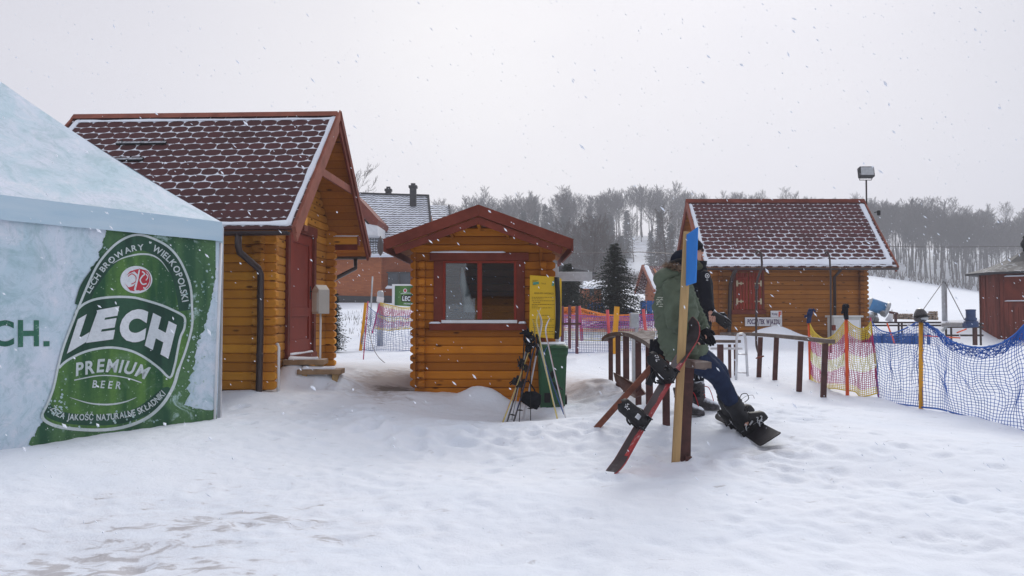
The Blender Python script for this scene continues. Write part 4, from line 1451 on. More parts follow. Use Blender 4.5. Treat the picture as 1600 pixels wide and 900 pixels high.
def printmat(name, c1, c2, frost=0.0, streak=True, rot=R(-23)):
    """printed ink: c1/c2 streaks down the bottle, frost crystals eating into it"""
    m, n, b = newmat(name)
    uvn = n.nodes.new('ShaderNodeUVMap')
    mp_ = n.nodes.new('ShaderNodeMapping'); mp_.inputs['Rotation'].default_value = (0,0,rot); mp_.inputs['Scale'].default_value = (1.9,.22,1)
    link(n, uvn.outputs[0], mp_.inputs[0])
    f = noise(n, mp_.outputs[0], 1.6, 3, 0.5)
    c = mixc(n, ramp(n, f, [(0.38, 0.0), (0.60, 1.0)]), c1, c2)
    fine = noise(n, uvn.outputs[0], 17, 8, 0.75)
    c = mixc(n, ramp(n, fine, [(0.46, 0.0), (0.7, 0.38)]), c, tuple(x*.55 for x in c1))
    if frost:
        g_ = noise(n, uvn.outputs[0], 2.6, 9, 0.72, .8)
        c = mixc(n, ramp(n, g_, [(0.56, 0.0), (0.66, frost)]), c, (0.42, 0.58, 0.56))
        dots = n.nodes.new('ShaderNodeTexVoronoi'); dots.inputs['Scale'].default_value = 16; link(n, uvn.outputs[0], dots.inputs['Vector'])
        c = mixc(n, ramp(n, dots.outputs['Distance'], [(0.10, 0.35), (0.2, 0.0)]), c, (0.45, 0.62, 0.45))
    link(n, c, b.inputs['Base Color']); b.inputs['Roughness'].default_value = .5; b.inputs['Specular IOR Level'].default_value = .3
    return m
MAT['pgreen'] = printmat('print_green', (0.022,0.09,0.045), (0.085,0.19,0.075), 0.95)
MAT['plabel'] = printmat('print_label_green', (0.016,0.085,0.035), (0.105,0.235,0.05), 0.12)
MAT['pdark'] = printmat('print_dark_green', (0.010,0.048,0.032), (0.028,0.095,0.055), 0.0)
MAT['pwhite'] = printmat('print_silver', (0.50,0.58,0.58), (0.62,0.69,0.70), 0.0)
MAT['psilver'] = printmat('print_white', (0.60,0.66,0.70), (0.74,0.78,0.82), 0.0)
MAT['pred'] = printmat('print_red', (0.45,0.02,0.04), (0.52,0.05,0.07), 0.0)
MAT['pfrost'] = printmat('print_frost', (0.24,0.40,0.38), (0.50,0.64,0.64), 0.0)
MAT['pgtext'] = printmat('print_green_text', (0.02,0.12,0.08), (0.05,0.19,0.12), 0.4)
pr = Print(W)
pr.poly(ragged([(168,357),(300,360),(337,372),(337,420),(334,452),(322,500),(312,530),(300,580),(293,612),(289,634),(338,642),(340,668),(60,710),(48,694),(62,668),(75,640),(84,600),(95,560),(110,510),(124,470),(144,420),(158,388)], 6, 3, 1.6,
        jag=[0,0,0,2,5,7,7,7,7,6,0,0,5,7,6,2,1,1,2,5,6,4]), .004)
bottle = pr.build('bottle_print', MAT['pgreen'], wall)
lab_out = [(66,650),(78,662),(105,669),(150,672),(190,668),(226,655),(252,634),(270,606),(279,578),(291,545),(300,510),(300,480),(298,450),(290,425),(278,402),(262,385),(240,373),(220,367),(203,369),(184,379),(167,395),(152,415),(141,437),(131,460),(121,485),(110,513),(99,543),(91,573),(84,605),(75,630)]
pr = Print(W); pr.poly(catmull(lab_out, 5, True), .007); pr.build('label_ground', MAT['plabel'], wall)
pr = Print(W)
arc = [(128,478),(136,452),(149,432),(165,411),(183,395),(203,383),(222,380),(240,385),(258,398),(272,413),(281,433),(287,459),(291,485)]
pr.stroke(arc, 23, .0085)
band = [(122,483),(133,474),(151.6,467),(179,464),(206.6,464.6),(225,468.6),(252.5,477),(271,485),(283.6,491.5),(289,497),(288,513),(282,527),(277,551),(273,571),(265.5,592),(249,575.5),(226.6,559),(204,548),(175.5,543),(149,545.5),(126.6,552),(104,564),(93,573),(99,545),(110,515)]
pr.poly(band, .009)
low = [(76,630),(92,642),(137,648),(190,645),(222,632),(255,606),(266,610),(248,634),(222,652),(188,662),(150,665),(105,662),(80,655),(70,645)]
pr.poly(catmull(low, 4, True), .0088)
pr.build('label_dark_bands', MAT['pdark'], wall)
pr = Print(W)
pr.stroke(lab_out, lambda t: 5.0 if t < .27 else 3.6, .011, 5, True)
pr.stroke([(176,412),(190,404),(207,399),(222,397),(238,399),(252,408),(264,425)], lambda t: .4+2.4*math.sin(math.pi*t), .0112)
pr.stroke(band[:-2]+[(93,573)] if False else [(118,490),(122,483),(133,474),(151.6,467),(179,464),(206.6,464.6),(225,468.6),(252.5,477),(271,485),(283.6,491.5),(289,498),(288,513),(282,527),(277,551),(273,571),(265.5,590),(249,575.5),(226.6,559),(204,548),(175.5,543),(149,545.5),(126.6,552),(104,564),(92,575)], 3.6, .0114, 4)
pr.stroke([(116,594),(150,587.5),(175,587),(200,591),(221,598)], 1.7, .0116)
pr.stroke([(109,621),(140,630),(170,632),(195,628),(213,621)], lambda t: .4+2.2*math.sin(math.pi*t), .0116)
pr.path_text('LECH BROWARY', [(140,459),(153.5,438),(168.5,417.5),(186.5,402.5),(206,393),(225,390.5)], 9.0, .0125, .02)
pr.path_text('WIELKOPOLSKI', [(237,391),(252,400),(266,413.5),(275,430),(280,447),(285,472)], 10, .0125, .02)
pr.path_text("'", [(231,386),(235,387)], 9, .0125, .0)
pr.path_text('PREMIUM', [(118.5,587),(138,584),(156,581),(176,581),(193,582.5),(207,585.5),(226,592)], 19.5, .0125, .03, .18, gap=.12)
pr.path_text('BEER', [(144,605.5),(166,606.5),(188.5,608)], 11.5, .0125, .02, .12, gap=.40)
pr.path_text('ŻSZA JAKOŚĆ NATURALNE SKŁADNIKI', [(78,640),(92,652),(110,656),(137,656.5),(170,656),(205,650.5),(222,645),(242,633),(259,616)], 9.6, .0125, .02, .05)
pr.build('label_lettering', MAT['pwhite'], wall)
pr = Print(W); sc_ = 2.4325
Z_ = lambda x, y: (x/sc_, 350+y/sc_)
quads = {'L': ((296,362),(372,318),(328,448),(254,493)), 'E': ((372,327),(455,312),(430,438),(327,452)), 'C': ((466,326),(566,322),(548,452),(446,446)), 'H': ((582,338),(672,384),(640,512),(550,462))}
for ch, q in quads.items(): pr.char_quad(ch, [Z_(x+5,y+4) for x, y in q], .0125, .075)
pr.build('wordmark_shadow', MAT['pdark'], wall)
pr = Print(W)
for ch, q in quads.items(): pr.char_quad(ch, [Z_(*p) for p in q], .0145, .075)
pr.build('wordmark', MAT['psilver'], wall)
cx0, cy0 = 213, 437
circ = lambda rx, ry, cx=cx0, cy=cy0, a0=0, a1=360, k=40: [(cx+rx*math.cos(R(a0+(a1-a0)*i/k)), cy+ry*math.sin(R(a0+(a1-a0)*i/k))) for i in range(k+(0 if a1-a0==360 else 1))]
pr = Print(W); pr.poly(circ(25,21.5), .0116); pr.build('emblem_disc', MAT['psilver'], wall)
pr = Print(W)
pr.poly(circ(19.5,17.2,cx0+1,cy0-.5,-80,95)+[], .0128)          # right half, red
pr.poly([(198,430),(203,424),(212,421),(219,420),(216,430),(210,424),(203,427)], .0128)
pr.poly([(195,443),(201,449),(208,447),(214,440),(210,455),(203,454)], .0128)
pr.stroke([(200,432),(206,428),(212,432),(212,440),(205,444)], 1.4, .013)
pr.stroke([(220,421),(231,425),(235,437),(231,449),(218,454)], 1.3, .013)
pr.build('emblem_red', MAT['pred'], wall)
pr = Print(W)
pr.stroke([(222,424),(226,428),(222,432),(219,438),(223,444),(229,443)], 2.0, .0142)
pr.stroke([(228,428),(231,433),(228,438)], 1.6, .0142)
pr.stroke([(224,449),(228,452)], 2.0, .0142)
pr.poly([(219,421),(216,437),(212,453),(209,453),(213,437),(217,421)], .0142)
pr.build('emblem_lines', MAT['psilver'], wall)
pr = Print(W)
for ch, x0_, x1_ in (('C',-14,22),('H',28,61),('.',68,77.5),('E',-52,-22),('L',-84,-58)):
    yt = lambda x: 500-.0*x; yb_ = lambda x: 541.5-.02*x
    if ch == '.':
        pr.poly([(x0_,533),(x1_,533),(x1_,541),(x0_,541.3)], .005); continue
    q = ((x0_,500),(x1_,500.5),(x1_,541),(x0_,542.5))
    pr.char_quad(ch, q, .005, .03)
pr.build('wall_lettering', MAT['pgtext'], wall)
# frost crystals overlapping the print
pr = Print(W); fr_r = random.Random(5)
for (cx, cy, sx_, sy_, k) in ((308,520,9,26,34),(300,470,8,20,16),(84,640,12,10,26),(150,672,60,5,46),(165,375,5,10,12),(215,655,30,6,22),(300,600,8,30,24),(100,612,5,20,16),(322,450,8,20,14)):
    for i in range(k):
        x = cx+fr_r.gauss(0,1)*sx_; y = cy+fr_r.gauss(0,1)*sy_
        if not (50 < x < 335 and 385 < y < 672-.08*(x-100)): continue
        r0 = fr_r.uniform(.6,2.3); nn = 7
        pr.poly([(x+r0*fr_r.uniform(.5,1.3)*math.cos(2*math.pi*j/nn), y+r0*fr_r.uniform(.5,1.3)*math.sin(2*math.pi*j/nn)) for j in range(nn)], .0155+.00002*i)
pr.build('frost_print', MAT['pfrost'], wall)

# ------------------------------------------------------------------ notice board
def pl(px, py, Y=11.80): return P(px, py, Y)
bc = pl(850,527)
nb = thing('notice_board', 'tall yellow notice board with printed rules and a black edge at the kiosk corner', 'notice board', (bc.x, 11.8, gz(bc.x,11.8)))
ym = M('yellow_board', (0.70,0.44,0.018), .55, .3, .06, 3, .05, 20)
mb = MB(); a = pl(828,430); b_ = pl(868,528)
mb.prism([pl(828,430),pl(868,432.5),pl(868,529),pl(827,526)], (0,.035,0)); mb.build('panel', ym, nb, bevel=.003)
mb = MB(); mb.smooth = True
rings = []
for t in np.linspace(0,1,14):
    y = 433+(530-433)*t; x = 866+2.5*math.sin(math.pi*t)
    c0 = pl(x,y,11.77); c1 = pl(x+7.5,y,11.82)
    rings.append([c0, c0.lerp(c1,.5)+Vector((0,-.02,0)), c1, c1+Vector((0,.06,0)), c0+Vector((.02,.08,0))])
mb.loft(rings); mb.build('edge', MAT['black'], nb)
mb = MB(); mb.prism([pl(874.5,434,11.84),pl(877.5,436,11.86),pl(877,524,11.86),pl(874,529,11.84)], (0,.03,0)); mb.build('back_panel', ym, nb)
mb = MB(); q = pl(848,470,11.93); mb.box(q.x-.03,q.x+.03,11.85,11.91,gz(q.x,11.9)-.2,pl(0,440).z); mb.build('post', MAT['trim'], nb)
pr = Print(lambda px, py, off: pl(px, py, 11.80-off))
pr.path_text('REGULAMIN NARCIARZA', [(835,459.3),(850,459.5),(865,460)], 2.6, .004, .0)
pr.path_text('STACJA', [(845,444),(853,444.3)], 2.2, .004, .0)
lr = random.Random(3)
for (y, x0_, x1_) in ((464.5,831,865),(467,831,849),(470,831,866),(472.6,833,844),(475.6,831,867),(478.2,831,840),(481,831,862),(492.6,846,859),(499,832,866),(501.5,834,862),(505,832,855),(508,832,866),(511.5,832,866),(514,834,852),(518,832,865),(522,836,866)):
    x = x0_
    while x < x1_:
        w_ = lr.uniform(1.2,4.2); pr.stroke([(x,y),(min(x+w_,x1_),y+.03)], .7, .004, 1); x += w_+.7
for i in range(5): pr.stroke([(832,438+i*1.8),(832+lr.uniform(5,9),438+i*1.8)], .6, .004, 1)
pr.build('lettering', M('brown_ink', (0.16,0.10,0.02), .6,.2,.1,5,0), nb)
pr = Print(lambda px, py, off: pl(px, py, 11.80-off)); pr.poly([(863,440),(866,438),(866,446),(862,447)], .004); pr.poly([(833,441),(842,440),(842,444),(833,445)], .0043)
pr.build('emblem', M('teal_ink', (0.10,0.32,0.22), .6,.2,.1,5,0), nb)

# ------------------------------------------------------------------ wheeled bin
by = 11.6
bx0, bx1 = P(839,0,by).x, P(886,0,by).x
bcx = (bx0+bx1)/2; bzg = gz(bcx, by)
bn = thing('wheeled_bin', 'green wheeled bin with snow on its lid next to the kiosk', 'bin', (bcx, by, bzg))
zt = P(0,545,by).z-bzg
bw = (bx1-bx0)/2
mb = MB()
def rect(w, y0, y1, z, r=.03): return [(-w+r,y0,z),(w-r,y0,z),(w,y0+r,z),(w,y1-r,z),(w-r,y1,z),(-w+r,y1,z),(-w,y1-r,z),(-w,y0+r,z)]
mb.loft([rect(bw*.80,.02,.40,-.12),rect(bw*.82,.01,.41,.02),rect(bw*.93,-.03,.47,zt-.12),rect(bw*.93,-.03,.47,zt-.115),rect(bw*1.0,-.05,.49,zt-.07),rect(bw*1.0,-.05,.49,zt)])
mb.build('body', MAT['bin'], bn, local=True, bevel=.004)
mb = MB(); mb.loft([rect(bw*1.04,-.07,.50,zt+.003),rect(bw*1.04,-.07,.50,zt+.02),rect(bw*.98,-.04,.50,zt+.045),rect(bw*.85,.0,.46,zt+.065)])
mb.build('lid', MAT['bin'], bn, local=True, bevel=.004)
mb = MB(); mb.smooth=True; mb.tube([(bw*.9,.44,zt-.03),(bw*1.12,.46,zt-.02),(bw*1.12,.56,zt-.02),(-bw*1.12,.56,zt-.02),(-bw*1.12,.46,zt-.02),(-bw*.9,.44,zt-.03)], .016, 8); mb.build('handle', MAT['bin'], bn, local=True)
for s in (-1,1):
    mb = MB(); mb.smooth=True; mb.lathe([(.03,-.02),(.09,-.02),(.09,.02),(.03,.02)], (s*bw*.95,.40,.05), 16, (1,0,0)); mb.build('wheel', MAT['black'], bn, local=True)
mb = MB(); mb.box(-bw*.55,-bw*.15,-.012,.001,.06,.20); mb.build('vent', MAT['black'], bn, local=True)
mb = MB(); snowstrip(mb, (-bw*.8,.2,zt+.06), (bw*.9,.22,zt+.055), .34, .03, (0,0,1), 24, 31, .5); mb.build('lid_snow', MAT['snow'], bn, local=True)

# ------------------------------------------------------------------ skis and poles leaning together
def ski(label, b0, t0, color, color2, facing, tipcurve=True, wid=.058, bind=True):
    """b0 tail on the snow, t0 shovel; facing = direction the base looks away from"""
    b0 = Vector(b0); t0 = Vector(t0)
    d = (t0-b0).normalized(); L = (t0-b0).length
    nrm = (Vector(facing)-d*Vector(facing).dot(d)).normalized(); sd = d.cross(nrm).normalized()
    st = thing('ski', label, 'ski', b0, 0, 'skis leaning in a tepee beside the bin')
    mb = MB()
    rings = []
    N = 30
    for i in range(N+1):
        t = i/N
        w_ = wid*(.52+.48*abs(2*t-1)**1.5)/1.0
        if t > .90: w_ *= max(.18, 1-((t-.90)/.10)**1.5*.80)
        if t < .02: w_ *= .85
        up_ = .0
        if t > .86: up_ = ((t-.86)/.14)**2*.10
        up_ -= .012*math.sin(math.pi*t)
        th = .012 if t < .88 else .008
        c = b0+d*(L*t)+nrm*up_
        rings.append([c-sd*w_/2, c+sd*w_/2, c+sd*w_/2+nrm*th, c-sd*w_/2+nrm*th])
    mb.loft(rings)
    mb.build('board', color, st, bevel=0)
    # topsheet stripe
    mb = MB(); rings = []
    for i in range(4, N-3):
        t = i/N; w_ = wid*(.52+.48*abs(2*t-1)**1.5)*.55
        up_ = ((t-.86)/.14)**2*.10 if t > .86 else 0
        up_ -= .012*math.sin(math.pi*t)
        c = b0+d*(L*t)+nrm*(up_+.0125)
        rings.append([c-sd*w_/2, c+sd*w_/2, c+sd*w_/2+nrm*.002, c-sd*w_/2+nrm*.002])
    mb.loft(rings); mb.build('topsheet', color2, st)
    if bind:
        for t, l, h in ((.42,.12,.035),(.58,.09,.03)):
            c = b0+d*(L*t)+nrm*.015
            mb = MB()
            mb.prism([c-sd*.03-d*l/2, c+sd*.03-d*l/2, c+sd*.035+d*l/2, c-sd*.035+d*l/2], nrm*.02)
            c2 = c+nrm*.02+d*(l*.2 if t > .5 else -l*.2)
            mb.prism([c2-sd*.028-d*.04, c2+sd*.028-d*.04, c2+sd*.022+d*.04, c2-sd*.022+d*.04], nrm*h)
            mb.tube([c2+nrm*h*.9, c2+nrm*(h+.03)-d*.06*(1 if t<.5 else -1)], .010, 6)
            mb.build('binding', MAT['black'], st, bevel=.004)
    return st
ysk = M('ski_yellow', (0.62,0.50,0.16), .35,.5,.1,6,0); wsk = M('ski_white', (0.62,0.62,0.66), .35,.5,.15,9,0); ksk = M('ski_black', (0.02,0.02,0.026), .35,.5,.2,9,0)
bsk = M('ski_blue', (0.03,0.09,0.30), .35,.5,.2,9,0); psk = M('ski_pink', (0.50,0.22,0.22), .35,.5,.2,9,0)
SY = 10.8
ski('yellow and pink ski leaning right, its tail furthest left in the snow', P(785,663,SY-.15), P(842,503,SY+.25), ysk, psk, (-1,-.22,.2))
ski('black ski in the bundle, just right of the leftmost yellow one', P(793,659,SY-.1), P(833,512,SY+.25), ksk, wsk, (-1,-.22,.2))
ski('black and grey ski with bindings, third from the left of the bundle', P(803,660,SY-.2), P(841,520,SY+.2), ksk, bsk, (-1,-.22,.2))
ski('cream ski leaning left whose white tip splits high above the bundle', P(872,662,SY-.2), P(834,484,SY+.25), ysk, wsk, (1,-.22,.3), bind=False)
ski('pale pink ski with blue tail, its end furthest right in the snow', P(885,660,SY-.1), P(848,500,SY+.3), wsk, psk, (1,-.22,.3), bind=False)
ski('dark blue ski standing behind the two cream ones, against the bin', P(881,648,SY+.15), P(845,545,SY+.35), bsk, ksk, (1,-.22,.3))
ski('white tipped ski standing almost upright in the middle of the bundle', P(818,655,SY+.1), P(850,487,SY+.28), wsk, wsk, (-.9,-.4,.2), bind=False)
def pole(label, b0, t0, mat_):
    b0 = Vector(b0); t0 = Vector(t0); d = (t0-b0).normalized()
    st = thing('ski_pole', label, 'ski pole', b0, 0, 'ski poles in the bundle')
    mb = MB(); mb.smooth=True; mb.tube([b0-d*.1, t0-d*.12], [.005,.009], 8); mb.build('shaft', mat_, st)
    mb = MB(); mb.smooth=True; mb.lathe([(.011,0),(.017,.02),(.014,.07),(.018,.12),(.012,.14)], t0-d*.14, 10, d); g_ = mb.build('grip', MAT['black'], st)
    mb = MB(); mb.smooth=True; mb.tube([t0-d*.01, t0+Vector((.05,-.02,-.06)), t0+Vector((.04,-.03,-.18)), t0+Vector((.01,-.01,-.2)), t0-d*.03], .006, 5); mb.build('strap', MAT['blackfab'], g_)
    mb = MB(); mb.smooth=True; mb.lathe([(.01,0),(.045,.006),(.045,.012),(.01,.02)], b0+d*.05, 12, d); mb.build('basket', MAT['black'], st)
pole('black ski pole leaning against the front of the ski bundle', P(812,648,SY-.15), P(820,517,SY+.05), MAT['black'])
pole('black ski pole hanging straight down the middle of the bundle', P(829,645,SY), P(829,520,SY+.15), MAT['black'])
pole('grey ski pole crossing behind the leftmost yellow ski', P(800,655,SY+.1), P(825,530,SY+.15), MAT['steel'])
pole('grey ski pole leaning on the bin side of the bundle', P(868,640,SY), P(838,522,SY+.15), MAT['steel'])
# gloves hung over the top and a helmet bag at the foot
mb = MB(); gr_ = random.Random(8)
mb.smooth = True
for i in range(11):
    c = P(827+gr_.gauss(0,3), 535+gr_.gauss(0,9), SY+.05+gr_.gauss(0,.05)); mb.sphere(c, gr_.uniform(.025,.042), 10, 7, (gr_.uniform(.6,1.2),.7,gr_.uniform(.9,1.7)), Matrix.Rotation(gr_.uniform(-.8,.8),3,'Y'))
for k, (a, b_) in enumerate(((820,516),(824,514),(816,517),(832,519),(812,521))):
    mb.tube([P(826,528,SY), P((826+a)/2+1,520,SY-.02), P(a,b_,SY-.04)], [.025,.02,.011], 8)
mb.tube([P(834,535,SY-.06), P(841,545,SY-.08), P(838,556,SY-.08)], [.02,.02,.012], 8)
o = mb.build('gloves', MAT['blackfab']); c = P(827,531,SY); tag(recenter(o, c), 'bunch of black gloves hung over the crossed skis', 'gloves')
mb = MB(); mb.smooth = True
c = P(829,624,SY+.15)
mb.ell([(c+Vector((-.05,0,.11)),(.02,0,0),(0,.03,0)),(c+Vector((-.02,0,.09)),(.09,0,.02),(0,.08,0)),(c+Vector((.0,0,.03)),(.15,0,.03),(0,.11,0)),(c+Vector((.01,0,-.05)),(.13,0,-.01),(0,.1,0)),(c+Vector((.03,0,-.12)),(.06,0,-.02),(0,.05,0))], 14, True, 2.8)
mb.tube([c+Vector((-.1,-.02,.08)),c+Vector((-.14,-.05,.2)),c+Vector((-.03,-.06,.26)),c+Vector((.06,-.03,.12))], .011, 6)
mb.box(c.x+.04,c.x+.12,c.y-.09,c.y-.03,c.z-.1,c.z+.02)
o = mb.build('helmet_bag', MAT['blackfab']); tag(recenter(o, c-Vector((0,0,.14))), 'black bag lying at the foot of the ski bundle', 'bag')

# ------------------------------------------------------------------ wooden and steel rails
def gpost(mb, px, Y, w, ztop, t=None, lean=0.0, sink=.25):
    x = P(px,500,Y).x; z0 = gzs(x, Y)-sink
    mb.bar((x-lean,Y,z0), (x,Y,ztop), w, t or w, (0,1,0))
path = [(946,530,13.0),(955,524,12.8),(970,521,12.3),(990,523,11.5),(1012,532,10.4),(1032,545,9.3),(1058,560,8.15),(1085,567,7.65),(1099,570,7.45)]
pw = catmull([tuple(P(*q)) for q in path], 6)
pw = [Vector(p) for p in pw]
q = P(1058,560,8.15)
cr_ = thing('curved_rail', 'long curved barrier of a grey plank on brown steel posts, behind the leaning snowboard', 'barrier', (q.x, 9.5, gz(q.x, 9.5)))
mb = MB(); rings = []
for i, p in enumerate(pw):
    a = pw[max(0,i-1)]; b_ = pw[min(len(pw)-1,i+1)]; d = (b_-a).normalized(); sd = d.cross(Vector((0,0,1))).normalized()
    w2 = .085 if i > 16 else .075
    z0 = p.z+.025
    rings.append([Vector((p.x,p.y,z0))+sd*w2, Vector((p.x,p.y,z0))-sd*w2, Vector((p.x,p.y,z0-.06))-sd*w2, Vector((p.x,p.y,z0-.06))+sd*w2])
mb.loft(rings); mb.build('top_plank', MAT['rail_wood'], cr_, bevel=.006)
# wide board lying on the bend
mb = MB(); a = P(1000,518,11.2); mb.prism([P(990,521,11.7),P(1003,515,11.9),P(1024,518,11.4),P(1020,533,10.2)], (0,0,-.03)); mb.build('bend_board', MAT['rail_wood'], cr_, bevel=.004)
mb = MB(); a = P(1072,567,7.62); b_ = P(1104,571,7.55); mb.bar(a, b_, .16, .075, (0,0,1), .008); mb.build('end_block', MAT['rail_wood'], cr_)
for px, Y, w in ((954,12.9,.07),(965.5,12.35,.075),(978,11.9,.09),(997,11.1,.08),(1014,10.35,.09),(1040,9.05,.08),(1072,7.72,.10)):
    i = min(range(len(pw)), key=lambda k: abs(pw[k].y-Y)); mb = MB()
    gpost(mb, px, Y, w, pw[i].z-.035, .04 if px != 1072 else .07, lean=.03 if px == 1072 else .0, sink=.3)
    mb.build('post', MAT['rust'], cr_, bevel=.004)
mb = MB(); mb.prism([P(958,582,12.3),P(1000,604,11.1),P(1009,616,10.9),P(992,622,10.9),P(975,612,11.4),P(962,598,12.0)], (.02,.03,0)); mb.build('kick_plate', MAT['rust'], cr_)
mb = MB(); x = P(990,0,13.2).x
mb.box(x-.06,x+.06,13.1,13.22,gz(x,13.1)-.2,P(0,528,13.2).z); o = mb.build('pedestal', MAT['steel']); 
mb = MB(); a = P(984,489,13.1); b_ = P(997,512,13.1); mb.box(a.x,b_.x,13.0,13.14,b_.z,a.z); mb.box(x-.03,x+.03,13.05,13.1,b_.z-.2,b_.z); o2 = mb.build('control_box', MAT['steel'], None, bevel=.01)
tag(recenter(o, (x,13.15,gz(x,13.1))), 'grey steel pedestal behind the curved barrier', 'pedestal'); tag(recenter(o2, (x,13.07,b_.z)), 'small grey control box on the pedestal between the red net posts', 'control box')
# prop lying against it
mb = MB(); a = P(930,671,8.9); b_ = P(1034,556,8.35); mb.bar(a-(b_-a)*.06, b_, .06, .05, (0,1,0), .003)
o = mb.build('prop_beam', M('rusty_beam', (0.16,0.05,0.028), .6,.3,.35,8,.2,40)); tag(recenter(o, a), 'rusty brown beam propping the curved barrier, its lower end in the snow', 'beam')
# raw pine post and blue sign
sp = thing('sign_post', 'pale raw pine post standing in front of the green jacket', 'post', (P(1055,714,7.5).x,7.5,gz(P(1055,714,7.5).x,7.5)))
mb = MB(); a = P(1056,716,7.50); b_ = P(1074.5,362,7.50); mb.bar(a-(b_-a)*.08, b_, .072, .05, (0,1,0), .004); mb.build('post', MAT['pine'], sp)
mb = MB(); a = P(1066,714,7.66); mb.bar((a.x-.0,7.64,gzs(a.x,7.64)-.3),(P(1077,575,7.72).x,7.72,P(0,574,7.72).z), .085,.05,(0,1,0)); mb.box(a.x+.02,a.x+.075,7.58,7.66,gzs(a.x,7.6)-.1,gzs(a.x,7.6)+.07)
o = mb.build('steel_post', MAT['rust']); tag(recenter(o, (a.x,7.64,gz(a.x,7.64))), 'brown steel post right behind the raw pine post', 'post')
mb = MB()
c1, c2, c3, c4 = P(1072.5,366.5,7.47), P(1089.5,354.7,7.05), P(1086.5,441.5,7.05), P(1071.5,446.5,7.47)
c2 = P(1089.5,354.7,7.28); c3 = P(1086.5,441.5,7.28)
nn = (c2-c1).cross(c4-c1).normalized()
mb.prism([c1,c2,c3,c4], nn*.012)
bs = mb.build('blue_sign', MAT['blue'], None, bevel=.002)
tag(recenter(bs, c4), 'bright blue sign panel seen edge on, fixed to the pine post', 'sign')

# right hand rail
rr = thing('steel_rail', 'long brown steel handrail on four posts in front of the brown cabin', 'handrail', (P(1248,600,13.2).x,13.5,gz(P(1248,600,13.2).x,13.5)))
rp = [(1128,521.5,17.3),(1160,521.5,16.6),(1200,523.5,15.6),(1250,528,13.9),(1300,533.5,12.5)]
mb = MB(); pts = [Vector(q) for q in catmull([tuple(P(*q)) for q in rp], 4)]
rings = []
for i, p in enumerate(pts):
    a = pts[max(0,i-1)]; b_ = pts[min(len(pts)-1,i+1)]; d = (b_-a).normalized(); sd = d.cross(Vector((0,0,1))).normalized()
    rings.append([p+sd*.05+Vector((0,0,.03)), p-sd*.05+Vector((0,0,.03)), p-sd*.05-Vector((0,0,.035)), p+sd*.05-Vector((0,0,.035))])
mb.loft(rings); mb.build('top_rail', MAT['rail_wood'], rr)
for px, Y in ((1289,12.7),(1251,13.5),(1188,15.6),(1213,15.2)):
    i = min(range(len(pts)), key=lambda k: abs(pts[k].y-Y)); mb = MB(); gpost(mb, px, Y, .085, pts[i].z-.04, .05, lean=.055); mb.build('post', MAT['rust'], rr, bevel=.003)
r2 = thing('steel_rail', 'short low brown rail left of the long handrail, behind the dark jeans', 'handrail', (P(1125,560,14).x,14,gz(P(1125,560,14).x,14)))
mb = MB(); a = P(1092,533,14.6); b_ = P(1155,533.5,14.0); mb.bar(a, b_, .12, .05, (0,0,1), .004); mb.build('top_rail', MAT['rail_wood'], r2)
mb = MB(); a = P(1110,544.5,14.6); b_ = P(1160,544.5,14.5); mb.bar(a, b_, .04, .04); mb.build('lower_rail', MAT['alu'], r2)
for px, Y, w in ((1125,14.05,.10),(1139.5,15.6,.055),(1148,15.8,.045)):
    mb = MB(); gpost(mb, px, Y, w, P(0,538,Y).z, w*.7); mb.build('post', MAT['rust'], r2, bevel=.003)
# aluminium frame
af = thing('metal_frame', 'bright aluminium ladder like frame standing in the snow before the handrail', 'frame', (P(1159,588,13.4).x,13.4,gz(P(1159,588,13.4).x,13.4)))
mb = MB(); mb.smooth = True
mb.tube([P(1150,594,13.3),P(1151,560,13.3),P(1151,527,13.3),P(1153,522.5,13.3),P(1160,521.5,13.4),P(1163,523,13.6),P(1165,530,13.6),P(1168,588,13.6)], .022, 8); mb.build('hoop', MAT['alu'], af)
for y in (553,582):
    mb = MB(); mb.smooth=True; mb.tube([P(1151,y,13.3),P(1167,y+1,13.6)], .012, 8); mb.build('rung', MAT['alu'], af)
# thin hook poles with cable in front of the right cabin
for px, y0_, y1_, Y, lab in ((1187,392,545,17.0,'thin black hook pole in front of the red shutters, its cable curling at the foot'),(1295,392,505,20.0,'thin black hook pole in front of the right half of the brown cabin')):
    if px == 1187:
        pts_ = [P(1181,398,Y),P(1184,393,Y),P(1189,396,Y),P(1190,404,Y),P(1190,418,Y),P(1183,440,Y),P(1182,470,Y),P(1181.5,530,Y),P(1183,545,Y),P(1187,556,Y),P(1189,563,Y)]
    else:
        pts_ = [P(1289,398,Y),P(1292,393,Y),P(1296,402,Y),P(1297,416,Y),P(1298,440,Y),P(1298,560,Y)]
    mb = MB(); mb.smooth = True; mb.tube(catmull([tuple(q) for q in pts_], 4), .024, 8)
    if px == 1187: mb.lathe([(.03,-.05),(.045,0),(.03,.05)], P(1182,448,Y), 8)
    o = mb.build('hook_pole', MAT['gutter']); b0 = pts_[-1]; tag(recenter(o, b0), lab, 'pole', 'thin hook poles before the brown cabin')
mb = MB(); mb.smooth = True; mb.ell([(P(1181,560,15.4),(.0,.02,0),(0,0,.01)),(P(1185,558.5,15.4),(.0,.05,0),(0,0,.02)),(P(1193,556.5,15.4),(0,.04,0),(0,0,.015))], 8)
o = mb.build('red_handle', MAT['trim']); tag(recenter(o, P(1185,560,15.4)), 'small red tow handle on the cable beside the handrail post', 'handle')

